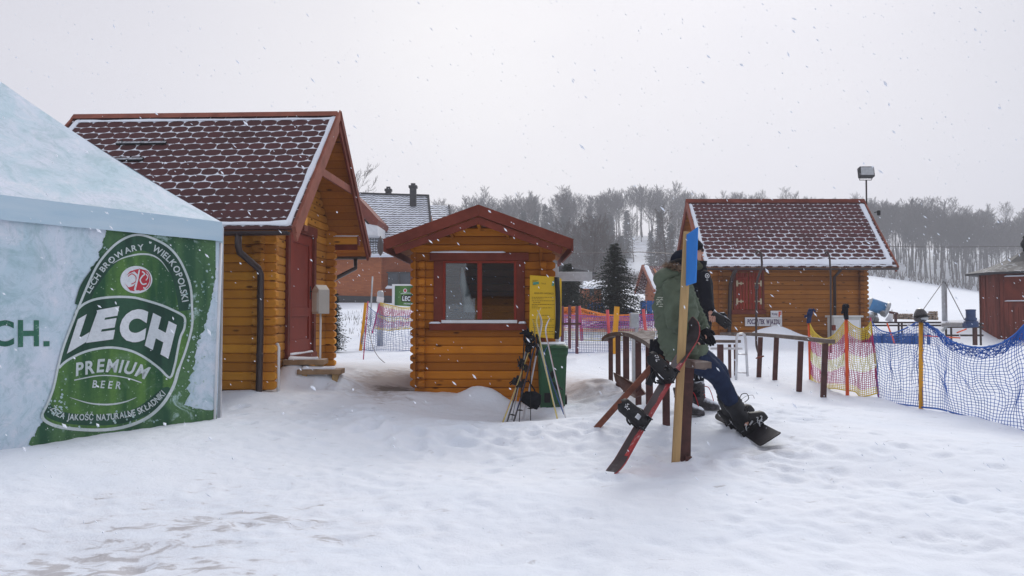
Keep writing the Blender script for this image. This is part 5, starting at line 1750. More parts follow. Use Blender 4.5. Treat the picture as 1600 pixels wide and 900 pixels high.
# signs on the brown cabin
def flatbox(px0, py0, px1, py1, Y, t, name, label, cat, mat_, bev=.004):
    a = P(px0,py0,Y); b_ = P(px1,py1,Y); c = Vector(((a.x+b_.x)/2, Y, b_.z))
    o = thing(name, label, cat, c)
    mb = MB(); mb.box(a.x,b_.x,Y,Y+t,b_.z,a.z); mb.build('panel', mat_, o, bevel=bev)
    return o
navy = M('navy_letters', (0.06,0.02,0.09), .6,.2,.1,5,0); redl = M('red_letters', (0.62,0.08,0.03), .6,.2,.1,5,0)
s1 = flatbox(1164.5,496,1222,509.5,24.50,.05,'start_sign','long white sign with dark capital letters on the brown cabin wall','sign',MAT['white'])
pr = Print(lambda px, py, off: P(px, py, 24.50-off)); pr.path_text('POCZĄTEK WJAZDU', [(1168,506),(1193,506.2),(1219,506.5)], 7.2, .006, .035); pr.build('lettering', navy, s1)
s2 = flatbox(1204.5,485.5,1222,495.7,24.50,.04,'small_sign','small white sign with a red letter above the long white one','sign',MAT['white'])
pr = Print(lambda px, py, off: P(px, py, 24.50-off)); pr.path_text('Wyciąg', [(1205.8,492),(1210,492),(1214.5,492)], 3.2, .006, .02); pr.build('lettering', navy, s2)
pr = Print(lambda px, py, off: P(px, py, 24.50-off)); pr.path_text('F', [(1216.5,494.6),(1221,494.6)], 7.5, .006, .05); pr.build('red_letter', redl, s2)
eb = thing('utility_cabinet', 'white grey utility cabinet against the right end of the brown cabin, behind the yellow net', 'cabinet', (P(1323,540,23.5).x,23.5,gz(P(1323,540,23.5).x,23.5)))
a = P(1303,496,23.4); b_ = P(1346,545,23.4)
mb = MB(); mb.box(a.x,b_.x,23.4,23.9,gz(a.x,23.4)-.2,a.z); mb.build('cabinet_body', MAT['boxw'], eb, bevel=.01)
mb = MB(); mb.box(a.x-.05,b_.x+.05,23.34,23.95,a.z+.002,a.z+.06); mb.build('cabinet_top', MAT['boxw'], eb, bevel=.008)
mb = MB(); c = P(1324,500,23.38); d_ = P(1343,530,23.38); mb.box(c.x,d_.x,23.38,23.399,d_.z,c.z); mb.box(P(1340,0,23.4).x,P(1341.5,0,23.4).x,23.365,23.3799,c.z-.3,c.z-.2); mb.build('cabinet_door', MAT['white'], eb, bevel=.003)
mb = MB(); c = P(1300,512,23.3); mb.box(c.x-.04,c.x+.04,23.1,23.3,c.z-.08,c.z+.08); o = mb.build('fire_box', MAT['trim'], None, bevel=.02); tag(recenter(o, (c.x,23.2,c.z-.08)), 'small red box beside the white grey utility cabinet', 'box')

# ------------------------------------------------------------------ safety nets and their posts
def net(name, label, top, bot, nu, nv, r, bands, group='safety nets around the ski yard', seed=0, fold=.06, rope=1.8, slump=.0):
    """cord netting hung between two curves; bands: list of (v_end, material index)"""
    tp = [Vector(q) for q in catmull([tuple(P(*q)) for q in top], 8)]
    bt = [Vector(q) for q in catmull([tuple(P(*q)) for q in bot], 8)]
    def at(poly, t):
        f = t*(len(poly)-1); i = min(int(f), len(poly)-2); return poly[i].lerp(poly[i+1], f-i)
    x0 = (tp[0]+bt[0])/2
    o = None
    mats = bands[1]
    mb = MB()
    def S(u, v):
        p = at(tp, u).lerp(at(bt, u), v)
        k = math.sin(math.pi*min(max(v,0),1))
        p = p + Vector((fold*.5*k*float(fbm(u*9+seed, v*3, 3, seed)), fold*3*k*float(fbm(u*6+seed*3, v*2.2, 3, seed+4)), fold*1.1*k*float(fbm(u*8, v*3.3+seed, 3, seed+9))))
        return p
    def midx(v):
        for e, m_ in bands[0]:
            if v <= e: return m_
        return bands[0][-1][1]
    du = 1/(nu*2)
    for j in range(nv+1):
        v = j/nv; mb.mi = midx(v)
        rr_ = r*(rope if j in (0, nv) else 1)
        mb.tube([S(min(1,i/(nu*2)), v+ (float(fbm(i*.7,j*3.1,2,seed))*.008 if 0<j<nv else 0)) for i in range(nu*2+1)], rr_, 4 if j in (0,nv) else 3, caps=False)
    for i in range(nu+1):
        u = i/nu
        pts = [S(min(1,max(0,u+float(fbm(i*3.3,k*.6,2,seed+2))*.006)), k/nv) for k in range(nv+1)]
        # one run of cord per band
        a = 0
        for k in range(1, nv+1):
            if k == nv or midx((k+.5)/nv) != midx((a+.5)/nv):
                mb.mi = midx((a+.5)/nv); mb.tube(pts[a:k+1], r, 3, caps=False); a = k
    mb.mi = 0
    o = mb.build(name, mats, None, fixn=False)
    c = at(bt, .5)
    tag(recenter(o, (c.x, c.y, c.z)), label, 'net', group)
    return o
netA = net('safety_net', 'deep blue safety net hanging between the yellow post and the right edge of the frame',
    [(1441,501,11.6),(1450,508,11.4),(1467,518,11.0),(1485,532,10.7),(1507,540,10.4),(1533,543,10.1),(1560,538,9.8),(1584,524,9.5),(1600,508,9.3),(1640,470,8.9)],
    [(1437,636,11.6),(1467,639,11.2),(1493,646,10.8),(1528,655,10.2),(1560,666,9.8),(1600,673,9.3),(1640,684,8.9)], 44, 27, .0042, ([(1,0)], [MAT['netblue']]), seed=1, fold=.16, rope=3)
netB = net('safety_net', 'blue safety net between the purple and the yellow post, left of the deep hanging one',
    [(1361,501,12.7),(1370,512,12.5),(1381,518,12.4),(1396,520,12.2),(1413,514,11.9),(1428,506,11.8),(1439,500,11.6)],
    [(1373,625,12.6),(1389,629,12.3),(1411,632,11.9),(1436,635,11.6)], 21, 27, .0042, ([(1,0)], [MAT['netblue']]), seed=2, fold=.14, rope=2.5)
# bunched upper edge of the long net
mb = MB(); br = random.Random(4)
base = [Vector(q) for q in catmull([tuple(P(*q)) for q in [(1448,507,11.4),(1467,518,11.0),(1485,533,10.7),(1507,542,10.4),(1533,546,10.1),(1560,541,9.8),(1584,527,9.5),(1600,512,9.3),(1640,476,8.9)]], 14)]
for s_ in range(14):
    ph = br.uniform(0,6.28); f_ = br.uniform(.25,.7); am = br.uniform(.01,.035); drop = br.uniform(-.01,.10)
    mb.tube([p+Vector((0, am*math.cos(i*f_+ph), -drop*min(1,i/20)+am*math.sin(i*f_*1.3+ph))) for i, p in enumerate(base)], .0045, 3, caps=False)
mb.build('bunched_edge', MAT['netblue'], None, fixn=False)
o = bpy.data.objects['bunched_edge']; o.data.transform(Matrix.Translation(-netA.location)); o.parent = netA
bandY = ([(.17,0),(.44,1),(.53,2),(.66,2),(.9,1),(1,0)], [MAT['netyel'],MAT['netmag'],MAT['netpale']])
netC = net('safety_net', 'yellow and magenta striped net sagging between the far orange post and the near one',
    [(1265,505,15.0),(1273,519,14.6),(1288,529,14.0),(1303,523,13.4),(1321,501,12.9)], [(1266,592,15.0),(1275,602,14.6),(1290,606,14.0),(1305,607,13.5),(1322,610,12.9)], 26, 34, .0055, bandY, seed=3, fold=.12)
netD = net('safety_net', 'yellow and magenta striped net between the near orange post and the purple post',
    [(1323,500,12.9),(1332,508,12.8),(1345,514,12.7),(1355,511,12.65),(1361,502,12.6)], [(1323,610,12.9),(1336,612,12.8),(1344,619,12.7),(1357,618,12.65),(1371,614,12.6)], 17, 34, .0055, bandY, seed=4, fold=.12)
def npost(label, bot, top, r, mat_, knob=None, sq=False, group='posts of the safety nets'):
    b0 = P(*bot); t0 = P(*top); z = gzs(b0.x, b0.y); k = (t0-b0)
    st = b0 - k*.15
    mb = MB(); mb.smooth = not sq
    if sq: mb.bar(st, t0, r*2, r*1.2, (0,1,0), .004)
    else: mb.tube([st, t0], r, 12)
    o = mb.build('net_post', mat_); tag(recenter(o, b0), label, 'post', group); return o
npost('yellow net post with the dark helmet on top', (1439,635,11.58), (1439,498,11.58), .030, MAT['yellow'])
npost('near orange net post with a black glove on top', (1324,612,12.88), (1322,492,12.88), .028, MAT['orange'])
npost('far orange net post behind the end of the handrail', (1266,590,15.0), (1264,498,15.0), .026, MAT['orange'])
npost('thin purple net post where the striped and the blue nets meet', (1373,622,12.62), (1360,496,12.62), .012, MAT['netmag'])
def glove(label, c, s, mat_, seed):
    rg = random.Random(seed); mb = MB(); mb.smooth = True
    lean = rg.uniform(-.2,.2)
    prof = [(-.05,.030,.026),(-.01,.036,.032),(.04,.034,.030),(.09,.048,.036),(.13,.044,.032),(.165,.022,.018)]
    mb.ell([(c+Vector((lean*z,0,z*s)),(a*s,0,.1*a),(0,b_*s,0)) for z, a, b_ in prof], 12)
    for i, fx in enumerate((-.030,-.010,.012,.032)):
        b0 = c+Vector((lean*.15+fx*s,-.01,.145*s)); sw = rg.uniform(-.03,.03)
        mb.tube([b0, b0+Vector((sw*.5,-.022*s,.022*s)), b0+Vector((sw,-.048*s,.006*s)), b0+Vector((sw,-.056*s,-.028*s))], [.016*s,.016*s,.014*s,.010*s], 8)
    b0 = c+Vector((-.036*s,-.01,.06*s)); mb.tube([b0, b0+Vector((-.028*s,-.01,.006*s)), b0+Vector((-.036*s,-.02,-.025*s))], [.018*s,.016*s,.011*s], 8)
    o = mb.build('glove', mat_); tag(recenter(o, c), label, 'glove')
glove('black glove pulled over the near orange net post', P(1322,494,12.85), 1.1, MAT['blackfab'], 1)
glove('blue and black glove on the far orange net post', P(1264,500,14.97), 1.2, M('blueblack_fabric', (0.02,0.035,0.10), .9,.2,.5,14,.3,30), 2)
# helmet on the yellow post
hc = P(1438,490,11.55)
HS = .78
hp = thing('helmet', 'dark glossy ski helmet hung on the yellow net post', 'helmet', hc-Vector((0,0,.12)))
gl_ = M('helmet_gloss', (0.05,0.045,0.05), .22,.6,.3,6,0)
mb = MB(); mb.smooth = True
mb.ell([(hc+Vector((-.01,0,.13)),(.02,0,0),(0,.02,0)),(hc+Vector((-.005,0,.115)),(.065,0,0),(0,.07,0)),(hc+Vector((0,0,.05)),(.105,0,.01),(0,.12,0)),(hc+Vector((.0,0,-.03)),(.118,0,.01),(0,.13,0)),(hc+Vector((0,0,-.09)),(.11,0,0),(0,.12,0)),(hc+Vector((.0,0,-.13)),(.06,0,0),(0,.07,0))], 16)
mb.build('shell', gl_, hp)
mb = MB(); mb.smooth=True; mb.tube([hc+Vector((-.115,-.03,-.02)),hc+Vector((-.06,-.125,-.015)),hc+Vector((.03,-.135,.0)),hc+Vector((.12,-.05,-.02))], .022, 8); mb.build('goggle_strap', MAT['black'], hp)
mb = MB(); mb.smooth=True; mb.sphere(hc+Vector((.02,-.105,-.055)), .07, 12, 8, (1.1,.45,.5)); mb.build('goggles', MAT['steel'], hp)
hp.scale = (HS,HS,HS)

# far nets
netE = net('safety_net', 'blue net behind the kiosk at left, its end tied to the leaning orange post',
    [(573,476,20),(585,487,20),(600,494,20.1),(620,495,20.3),(645,493,20.5)], [(564,546,20),(585,548,20),(610,549,20.1),(645,547,20.5)], 24, 20, .0055, ([(1,0)], [MAT['netnavy']]), seed=5, fold=.2)
netF = net('safety_net', 'small red and yellow net in front of the green banner, behind the blue one',
    [(594,473,21.5),(610,477,21.6),(630,481,21.7),(650,480,22)], [(583,512,21.5),(605,516,21.6),(628,514,21.7),(650,512,22)], 24, 20, .0075, ([(.1,1),(.45,0),(.62,1),(.9,0),(1,1)], [MAT['netmag'],MAT['netyel']]), seed=6, fold=.2)
netG = net('safety_net', 'long pale blue net with magenta top, stretched behind the bin and the green jacket',
    [(866,492,19),(900,493,19.6),(950,495,20),(1000,494,20.3),(1050,492,20.6)], [(866,551,19),(900,551,19.6),(950,550,20),(1000,549,20.3),(1050,547,20.6)], 74, 22, .0060, ([(.35,1),(.42,2),(.55,0),(1,0)], [MAT['netnavy'],MAT['netpur'],MAT['netmag']]), seed=7, fold=.05)
netH = net('safety_net', 'orange and yellow net bunched along the posts right of the notice board',
    [(868,478,21),(880,481,21.2),(900,480,21.6),(915,484,22),(950,492,22.6),(985,492,23)], [(868,499,21),(885,497,21.2),(905,499,21.6),(930,500,22),(960,500,22.6),(985,500,23)], 50, 9, .010, ([(1,0)], [MAT['netora']]), seed=8, fold=.3)
netI = net('safety_net', 'faint magenta net further back between the red posts',
    [(880,490,23),(950,493,23.6),(1050,490,24)], [(880,530,23),(950,532,23.6),(1050,530,24)], 60, 12, .0075, ([(.5,0),(1,1)], [MAT['netmag'],MAT['netpale']]), seed=9, fold=.1)
npost('orange post leaning at the left end of the blue net', (563.5,545,19.95), (571.5,473,19.95), .035, MAT['yellow'], sq=True)
npost('thin dark red pole in front of the leaning orange post', (567,571,17.0), (575,471,17.6), .012, MAT['netmag'])
npost('thin grey pole rising behind the blue net at left', (579,500,23), (582,432,23), .022, MAT['steel'])
npost('magenta pole behind the blue net at left, leaning to the left', (583,515,21.4), (593,474,21.4), .02, MAT['netmag'])
npost('broad yellow post behind the curved barrier', (959,551,19.0), (964,479,19.0), .06, MAT['yellow'], sq=True)
for px0, px1, y1_, y0_, lab in ((909,905,478,525,'faded red post next to the orange netting'),(952,949,484,528,'faded red post just left of the broad yellow one'),(1008.5,1005,483,515,'faded red post right beside the back of the green jacket')):
    npost(lab, (px0,y0_,19.8), (px1,y1_,19.8), .04, MAT['pink'])
for px, y1_, y0_, lab in ((878.5,478,535,'purple brown post closest to the notice board'),(890,477,536,'middle one of the three purple brown posts beside the notice board'),(901.5,478,543,'purple brown post furthest from the notice board')):
    npost(lab, (px,y0_,18.2), (px,y1_,18.2), .035, M('purple_post', (0.13,0.055,0.075), .6,.3,.2,6,0), sq=True)
mb = MB(); mb.bar(P(874,506,18.15), P(908,506,18.15), .05, .05); o = mb.build('cross_rail', MAT['rust']); tag(recenter(o, P(890,506,18.15)), 'thin cross rail joining the three purple brown posts', 'rail')
# hose and marker by the left net
mb = MB(); mb.smooth=True; mb.tube(catmull([tuple(P(*q)) for q in ((575,508,18.6),(582,540,17.4),(590,556,16.4),(600,566,15.6),(605,569,15.4))], 6), .008, 6)
o = mb.build('rope', MAT['gutter']); tag(recenter(o, P(600,566,15.6)), 'thin dark rope hanging from the leaning orange post to the snow', 'rope')
x = P(597,0,22).x
mk = thing('marker_post', 'round topped grey marker post with a small white notice, behind the left nets', 'post', (x,22,gz(x,22)))
mb = MB(); mb.smooth = True; mb.lathe([(.09,gz(x,22)-.1),(.09,P(0,457,22).z),(.06,P(0,454.5,22).z),(.01,P(0,454,22).z)], (x,22,0), 12); mb.build('post', MAT['steel'], mk)
mb = MB(); a = P(589,463,21.8); mb.prism([P(589,463,21.8),P(600,465,21.8),P(599,473.5,21.8),P(588,471,21.8)], (0,.02,0)); mk2 = mb.build('notice', MAT['white'], mk)
# green banner in the back
gbn = thing('banner', 'green and white advertising banner standing in front of the brick house', 'banner', (P(628,480,26).x,26,gz(P(628,480,26).x,26)))
mb = MB(); mb.prism([P(614,444,26),P(648,444,26),P(648,480,26),P(613.5,478,26)], (0,.03,0)); mb.build('panel', MAT['white'], gbn)
pb = lambda px, py, off: P(px, py, 26-off)
pr = Print(pb); pr.poly([(617,446.5),(648,446.5),(648,479),(616.5,477)], .004); pr.build('green_field', MAT['plabel'], gbn)
pr = Print(pb); pr.poly([(627,461),(648,461),(648,472),(627,471)], .006); pr.build('black_field', MAT['black'], gbn)
pr = Print(pb); pr.path_text('LECH', [(628.5,469.5),(637,469.8),(646,470)], 6.5, .008, .05); pr.path_text('PREMIUM', [(631,475.5),(638,475.7),(645,476)], 2.0, .008, .02)
pr.poly(circ(3,3.2,633,454), .007); pr.stroke([(626,459),(632,458),(640,458),(646,459)], .8, .007); pr.build('lettering', MAT['psilver'], gbn)
pr = Print(pb); pr.poly(circ(2,2.2,633,454,k=20), .009); pr.build('emblem', MAT['pred'], gbn)
mb = MB(); a = P(614,440,26.02); mb.box(a.x-.03,a.x+.02,26.031,26.07,gz(a.x,26)-.2,P(0,444,26).z); mb.build('frame_leg', MAT['white'], gbn)

# ------------------------------------------------------------------ houses in the back
def tilemat(name, dark, rowh=.34, snowy=0.5):
    m, n, b = newmat(name)
    uvn = n.nodes.new('ShaderNodeUVMap'); s = n.nodes.new('ShaderNodeSeparateXYZ'); link(n, uvn.outputs[0], s.inputs[0])
    wob = noise(n, uvn.outputs[0], 3.0, 4, .6); w2 = noise(n, uvn.outputs[0], 12.0, 4, .7)
    wave = mathn(n, 'MULTIPLY', mathn(n, 'SINE', mathn(n, 'MULTIPLY', s.outputs[0], 20.9)), .10)
    v = mathn(n, 'ADD', mathn(n, 'DIVIDE', s.outputs[1], rowh), wave)
    fv = mathn(n, 'FRACT', v)
    k = mathn(n, 'ADD', fv, mathn(n, 'ADD', mathn(n, 'MULTIPLY', mathn(n, 'SUBTRACT', w2, .5), .5), mathn(n, 'MULTIPLY', mathn(n, 'SUBTRACT', wob, .5), .8)))
    ms = ramp(n, k, [(snowy-.1, 1.0), (snowy+.12, 0.0)])
    c = mixc(n, ms, dark, SNOWC)
    link(n, c, b.inputs['Base Color']); b.inputs['Roughness'].default_value = .8
    bump(n, b, mathn(n, 'ADD', fv, wave), .5, .05)
    return m
MAT['tiles'] = tilemat('snowy_grey_tiles', (0.055,0.055,0.065), .34, .62)
MAT['tiles2'] = tilemat('snowy_grey_tiles_far', (0.07,0.07,0.08), .34, .50)
def brick(name, c1, c2, mortar):
    m, n, b = newmat(name)
    t = n.nodes.new('ShaderNodeTexCoord'); mp_ = n.nodes.new('ShaderNodeMapping'); mp_.inputs['Rotation'].default_value = (R(90),0,0)
    link(n, t.outputs['Object'], mp_.inputs[0])
    br = n.nodes.new('ShaderNodeTexBrick'); br.inputs['Scale'].default_value = 2.0
    br.inputs['Color1'].default_value = (*c1,1); br.inputs['Color2'].default_value = (*c2,1); br.inputs['Mortar'].default_value = (*mortar,1)
    br.inputs['Mortar Size'].default_value = .012; br.inputs['Brick Width'].default_value = .5; br.inputs['Row Height'].default_value = .15
    link(n, mp_.outputs[0], br.inputs['Vector'])
    link(n, br.outputs[0], b.inputs['Base Color']); b.inputs['Roughness'].default_value = .85
    return m
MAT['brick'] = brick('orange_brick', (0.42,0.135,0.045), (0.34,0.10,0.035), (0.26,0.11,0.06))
MAT['brickdark'] = brick('dark_plinth', (0.06,0.06,0.065), (0.08,0.08,0.085), (0.05,0.05,0.05))
MAT['glassdark'] = M('dark_window', (0.05,0.06,0.075), .12, .6, .4, 1.5, 0)

hs_ = thing('brick_house', 'big orange brick house with a snow striped tile roof between the left cabin and kiosk', 'house', (P(600,472,43).x,43,P(600,472,43).z))
def quad(name, parent, mat_, a, b_, c_, d_, thick=.08):
    """roof sheet: a-b along the ridge, d-c along the eave"""
    return roofsheet(name, parent, mat_, *[ROOTM[parent.name].inverted() @ v for v in (a, b_, d_, c_)], thick)
quad('roof', hs_, MAT['tiles'], P(470,300,49), P(669,306.5,47), P(677,398,42.8), P(470,400,41.6), .12)
bk = [P(470,300,49), P(669,306.5,47)]
quad('roof_back', hs_, MAT['tiles'], bk[0], bk[1], bk[1]+Vector((.4,4.6,-3.6)), bk[0]+Vector((0,4.8,-3.7)), .12)
mb = MB()
def wallpoly(mb, pts, off): mb.prism(pts, off)
zb = P(600,480,43).z-1.0
a = P(470,399,42.1); b_ = P(596,399,42.6); c_ = P(596,399,42.9); d_ = P(668,399,43.6)
mb.prism([a, b_, Vector((b_.x,b_.y,zb)), Vector((a.x,a.y,zb))], (0,.3,0)); mb.build('wall', MAT['brick'], hs_)
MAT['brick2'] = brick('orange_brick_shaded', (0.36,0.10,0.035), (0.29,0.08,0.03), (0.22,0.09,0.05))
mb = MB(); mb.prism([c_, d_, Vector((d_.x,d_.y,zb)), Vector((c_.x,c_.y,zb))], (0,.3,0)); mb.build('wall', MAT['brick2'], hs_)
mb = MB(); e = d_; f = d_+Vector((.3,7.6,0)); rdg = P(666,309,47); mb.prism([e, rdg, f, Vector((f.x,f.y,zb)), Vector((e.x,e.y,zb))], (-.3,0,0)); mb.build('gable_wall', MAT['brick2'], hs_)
mb = MB(); a = P(470,460,42.0); b_ = P(596,463.5,42.5); mb.prism([a,b_,Vector((b_.x,b_.y,zb)),Vector((a.x,a.y,zb))], (0,.1,0)); a = P(596,462,42.8); b_ = P(668,463,43.5); mb.prism([a,b_,Vector((b_.x,b_.y,zb)),Vector((a.x,a.y,zb))], (0,.1,0)); mb.build('plinth', MAT['brickdark'], hs_)
for (x0_,x1_,y0_,y1_) in ((606,641,427,447.5),(646,662,427,447.5)):
    a = P(x0_,y0_,42.85); b_ = P(x1_,y1_,42.85); mb = MB(); mb.prism([a, Vector((b_.x,b_.y,a.z)), b_, Vector((a.x,a.y,b_.z))], (0,.1,0)); w_ = mb.build('window', MAT['glassdark'], hs_)
    mb = MB(); xm = (a.x+b_.x)/2; mb.box(xm-.05,xm+.05,42.80,42.849,b_.z,a.z); mb.box(a.x-.06,b_.x+.06,42.79,42.849,a.z+.001,a.z+.07); mb.build('frame', MAT['brickdark'], w_)
    mb = MB(); snowstrip(mb, (a.x-.1,42.7,b_.z-.12), (b_.x+.1,42.7,b_.z-.12), .35, .16, (0,0,1), 14, 3, .2); mb.build('sill_snow', MAT['snow'], w_)
for (px, y0_, y1_, w, Y, cap) in ((608.5,296,304,.33,48,.42),(646.8,291,314,.36,46.2,.48)):
    x = P(px,0,Y).x; mb = MB(); z0_, z1_ = P(0,y1_,Y).z-.3, P(0,y0_+3,Y).z
    mb.box(x-w/2,x+w/2,Y-w/2,Y+w/2,z0_,z1_); mb.box(x-cap/2,x+cap/2,Y-cap/2,Y+cap/2,z1_+.001,z1_+.14); mb.box(x-w*.35,x+w*.35,Y-w*.3,Y+w*.3,z1_+.141,z1_+.28)
    mb.build('chimney', MAT['roofgrey'], hs_, bevel=.01)
mb = MB(); mb.bar(P(669,305,47), P(677,397,42.8), .12,.10,(0,0,1)); mb.build('verge', MAT['roofgrey'], hs_)
mb = MB(); mb.bar(P(470,299,49), P(669,305.5,47), .18,.10,(0,0,1)); mb.build('ridge', MAT['roofgrey'], hs_)
mb = MB(); a = P(470,400.5,41.5); b_ = P(677,398.5,42.7); snowstrip(mb, a, b_, .25,.10,(0,0,1),60,3,.3); mb.build('eave_snow', MAT['snow'], hs_)
# dormer gable poking out
mb = MB(); mb.prism([P(552,300,40.8),P(591,343,40.8),P(589,352,40.8),P(578,350,40.8),P(552,322,40.8)], (0,3.5,0)); mb.build('dormer_roof', MAT['trim'], hs_, bevel=.01)
mb = MB(); mb.prism([P(552,326,41.0),P(574,350,41.0),P(590,352,41.0),P(590,368,41.4),P(552,368,41.4)], (0,2.5,0)); mb.build('dormer_wall', MAT['white'], hs_)
rg_ = thing('snow_guard', 'dark steel snow guard railing on the tiled roof above the left brick wall', 'railing', P(590,398,41.5))
mb = MB()
for y in (372,379,395): mb.bar(P(577,y,41.2), P(598,y+.5,41.2), .03,.03)
for px in (579,583,587,591): mb.bar(P(px,396,41.2), P(px,372,41.2), .02,.02,(0,1,0))
mb.build('grid', MAT['black'], rg_)
mb = MB(); mb.smooth=True; mb.lathe([(.03,-.5),(.14,-.3),(.19,-.02),(.10,.3),(.03,.52)], P(594.5,384.5,41.1), 10); mb.build('umbrella_shape', MAT['gutter'], rg_)  # stands for a dark shape resembling a closed umbrella

h2 = thing('tiled_house', 'farther house with a grey tile roof showing just right of the big brick house', 'house', P(690,440,56))
quad('roof', h2, MAT['tiles2'], P(660,320.5,58), P(701.5,321.5,58), P(705,365,54), P(660,365,54), .1)
mb = MB(); mb.bar(P(701.5,320.5,58), P(705.5,365,54), .12,.1); mb.build('verge', MAT['roofgrey'], h2)
mb = MB(); a = P(655,364,54.4); b_ = P(703,364,54.6); mb.box(a.x,b_.x,54.4,60,P(0,480,54).z-1,a.z); mb.build('wall', MAT['white'], h2)

def hut(name, label, gx0, gxr, gtop, geave, xe1, ye1, base, Y, depth, wallm, roofm, label_cat='house'):
    """A small gabled house whose gable (left) and one roof side (right) are seen"""
    g = P((gx0+gxr)/2, base, Y)
    t = thing(name, label, label_cat, (g.x, Y, gz(g.x, Y)))
    zb_ = gz(g.x,Y)-.5
    L = P(gx0,geave,Y); Rr = P(gxr,geave,Y); T = P((gx0+gxr)/2,gtop,Y)
    mb = MB(); mb.prism([L, T, Rr, Vector((Rr.x,Y,zb_)), Vector((L.x,Y,zb_))], (0,.15,0)); mb.build('gable_wall', wallm, t)
    dx = P(xe1,ye1,Y).x-Rr.x
    mb = MB(); mb.box(Rr.x-.1, Rr.x+dx, Y+.3, Y+.45, zb_, L.z-.05); mb.build('wall', wallm, t)
    return t, L, Rr, T, dx
# A framed house left of the green jacket: gable at left, shingle roof running right
ah = thing('ridge_house', 'distant house with a burgundy roof and open wooden gable, half hidden by the spruce', 'house', (P(1020,470,44).x,44,gz(P(1020,470,44).x,44)))
T0 = P(1005,416,45.5); T1 = P(1064,416,46.5); E0 = P(1022,455,42.5); E1 = P(1078,455,43.5); B0 = P(993,457,48.5); B1 = P(1050,457,49)
quad('roof', ah, MAT['shingle_b'], T0, T1, E1, E0, .12); quad('roof_back', ah, MAT['shingle_b'], T0, T1, B1, B0, .12)
mb = MB(); mb.bar(T0, E0, .16,.14); mb.bar(T0, B0, .16,.2); mb.build('bargeboard', MAT['trim_worn'], ah)
mb = MB(); off = Vector((.55,0,-.12)); zb_ = gz(E0.x,44)-.5
e0 = E0+Vector((.5,.5,.4)); b0 = B0+Vector((.5,-.5,.4)); mb.prism([T0+off, e0, Vector((e0.x,e0.y,zb_)), Vector((b0.x,b0.y,zb_)), b0], (.12,0,0)); mb.build('gable_wall', MAT['brick'], ah)
mb = MB(); e1 = E1+Vector((-.3,.5,.4)); mb.prism([e0+Vector((.2,0,0)), e1, Vector((e1.x,e1.y,zb_)), Vector((e0.x+.2,e0.y,zb_))], (0,.12,0)); mb.build('wall', MAT['log_right'], ah)
mb = MB(); snowstrip(mb, T0+Vector((.15,0,.05)), E0+Vector((.15,0,.05)), .3,.06,(0,-.6,.8),20,3,.2); mb.build('roof_snow', MAT['snow'], ah)

bh = thing('brick_hut', 'small red brick hut with a snowy roof between the two dark spruces', 'hut', (P(915,470,42).x,42,gz(P(915,470,42).x,42)))
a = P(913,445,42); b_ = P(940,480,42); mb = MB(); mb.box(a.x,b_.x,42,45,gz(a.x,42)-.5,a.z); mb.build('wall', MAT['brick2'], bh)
mb = MB(); a2 = P(921,449,41.98); b2 = P(928,462,41.98); mb.box(a2.x,b2.x,41.9,41.99,b2.z,a2.z); mb.build('window', MAT['glassdark'], bh)
quad('roof', bh, MAT['snow'], P(915,437,43.5), P(945,437,43.5), P(948,448,41.2), P(905,448,41.2), .1)
lr_ = thing('low_shed', 'low shed with a dark sloping roof edge behind the grey beam', 'shed', (P(890,470,50).x,50,gz(P(890,470,50).x,50)))
mb = MB(); mb.prism([P(866,415,50),P(880,416,50),P(932,426,50),P(932,428.5,50),P(866,424,50)], (0,4,0)); mb.build('roof', MAT['roofgrey'], lr_)
mb = MB(); mb.prism([P(866,425,50.2),P(905,427,50.2),P(905,490,50.2),P(866,490,50.2)], (0,3,0)); mb.build('wall', MAT['brickdark'], lr_)
mb = MB(); mb.smooth=True; mb.sphere(P(888,415,49.8), .16, 10, 8); o = mb.build('globe_lamp', MAT['white']); tag(recenter(o, P(888,418,49.8)), 'white globe lamp over the dark roof edge behind the kiosk', 'lamp')
# blue barrier panels
for i, (x0_, x1_, y0_, y1_, Y) in enumerate(((917,944,473,487,34),(948,990,482,492,33),(1000,1050,470,492,33))):
    a = P(x0_,y0_,Y); b_ = P(x1_,y1_,Y); mb = MB(); k = 5
    for j in range(k):
        xx0 = a.x+(b_.x-a.x)*j/k+.02; xx1 = a.x+(b_.x-a.x)*(j+1)/k-.02; mb.box(xx0,xx1,Y,Y+.05,gz(xx0,Y)-.2,a.z)
    mb.box(a.x,b_.x,Y-.04,Y-.001,a.z-.15,a.z-.08)
    o = mb.build('blue_barrier', M('blue_tarp%d' % i, (0.03,0.13,0.40), .6,.3,.4,2,0)); tag(recenter(o, ((a.x+b_.x)/2,Y,gz((a.x+b_.x)/2,Y))), ('blue barrier beside the brick hut','low blue barrier under the big spruce','long blue barrier before the house left of the green jacket')[i], 'barrier', 'blue barriers at the back of the yard')

# lodge on the near side of the yard, seen only in the kiosk window
ld = thing('lodge', 'dark wooden lodge across the yard, mirrored in the kiosk window', 'lodge', (0,-13,CZ-1.4))
mb = MB(); mb.box(-1.7,8,-16,-12,-.5,2.6); mb.build('wall', MAT['log_right'], ld, local=True)
bpy.data.objects[ld.name].location = (0,0,CZ-1.4)
roofsheet('roof', ld, MAT['roofgrey'], (-2.1,-14,4.8), (8.6,-14,4.8), (-2.1,-11.4,2.3), (8.6,-11.4,2.3), .1)
roofsheet('roof_back', ld, MAT['roofgrey'], (-2.1,-14,4.8), (8.6,-14,4.8), (-2.1,-16.6,2.3), (8.6,-16.6,2.3), .1)

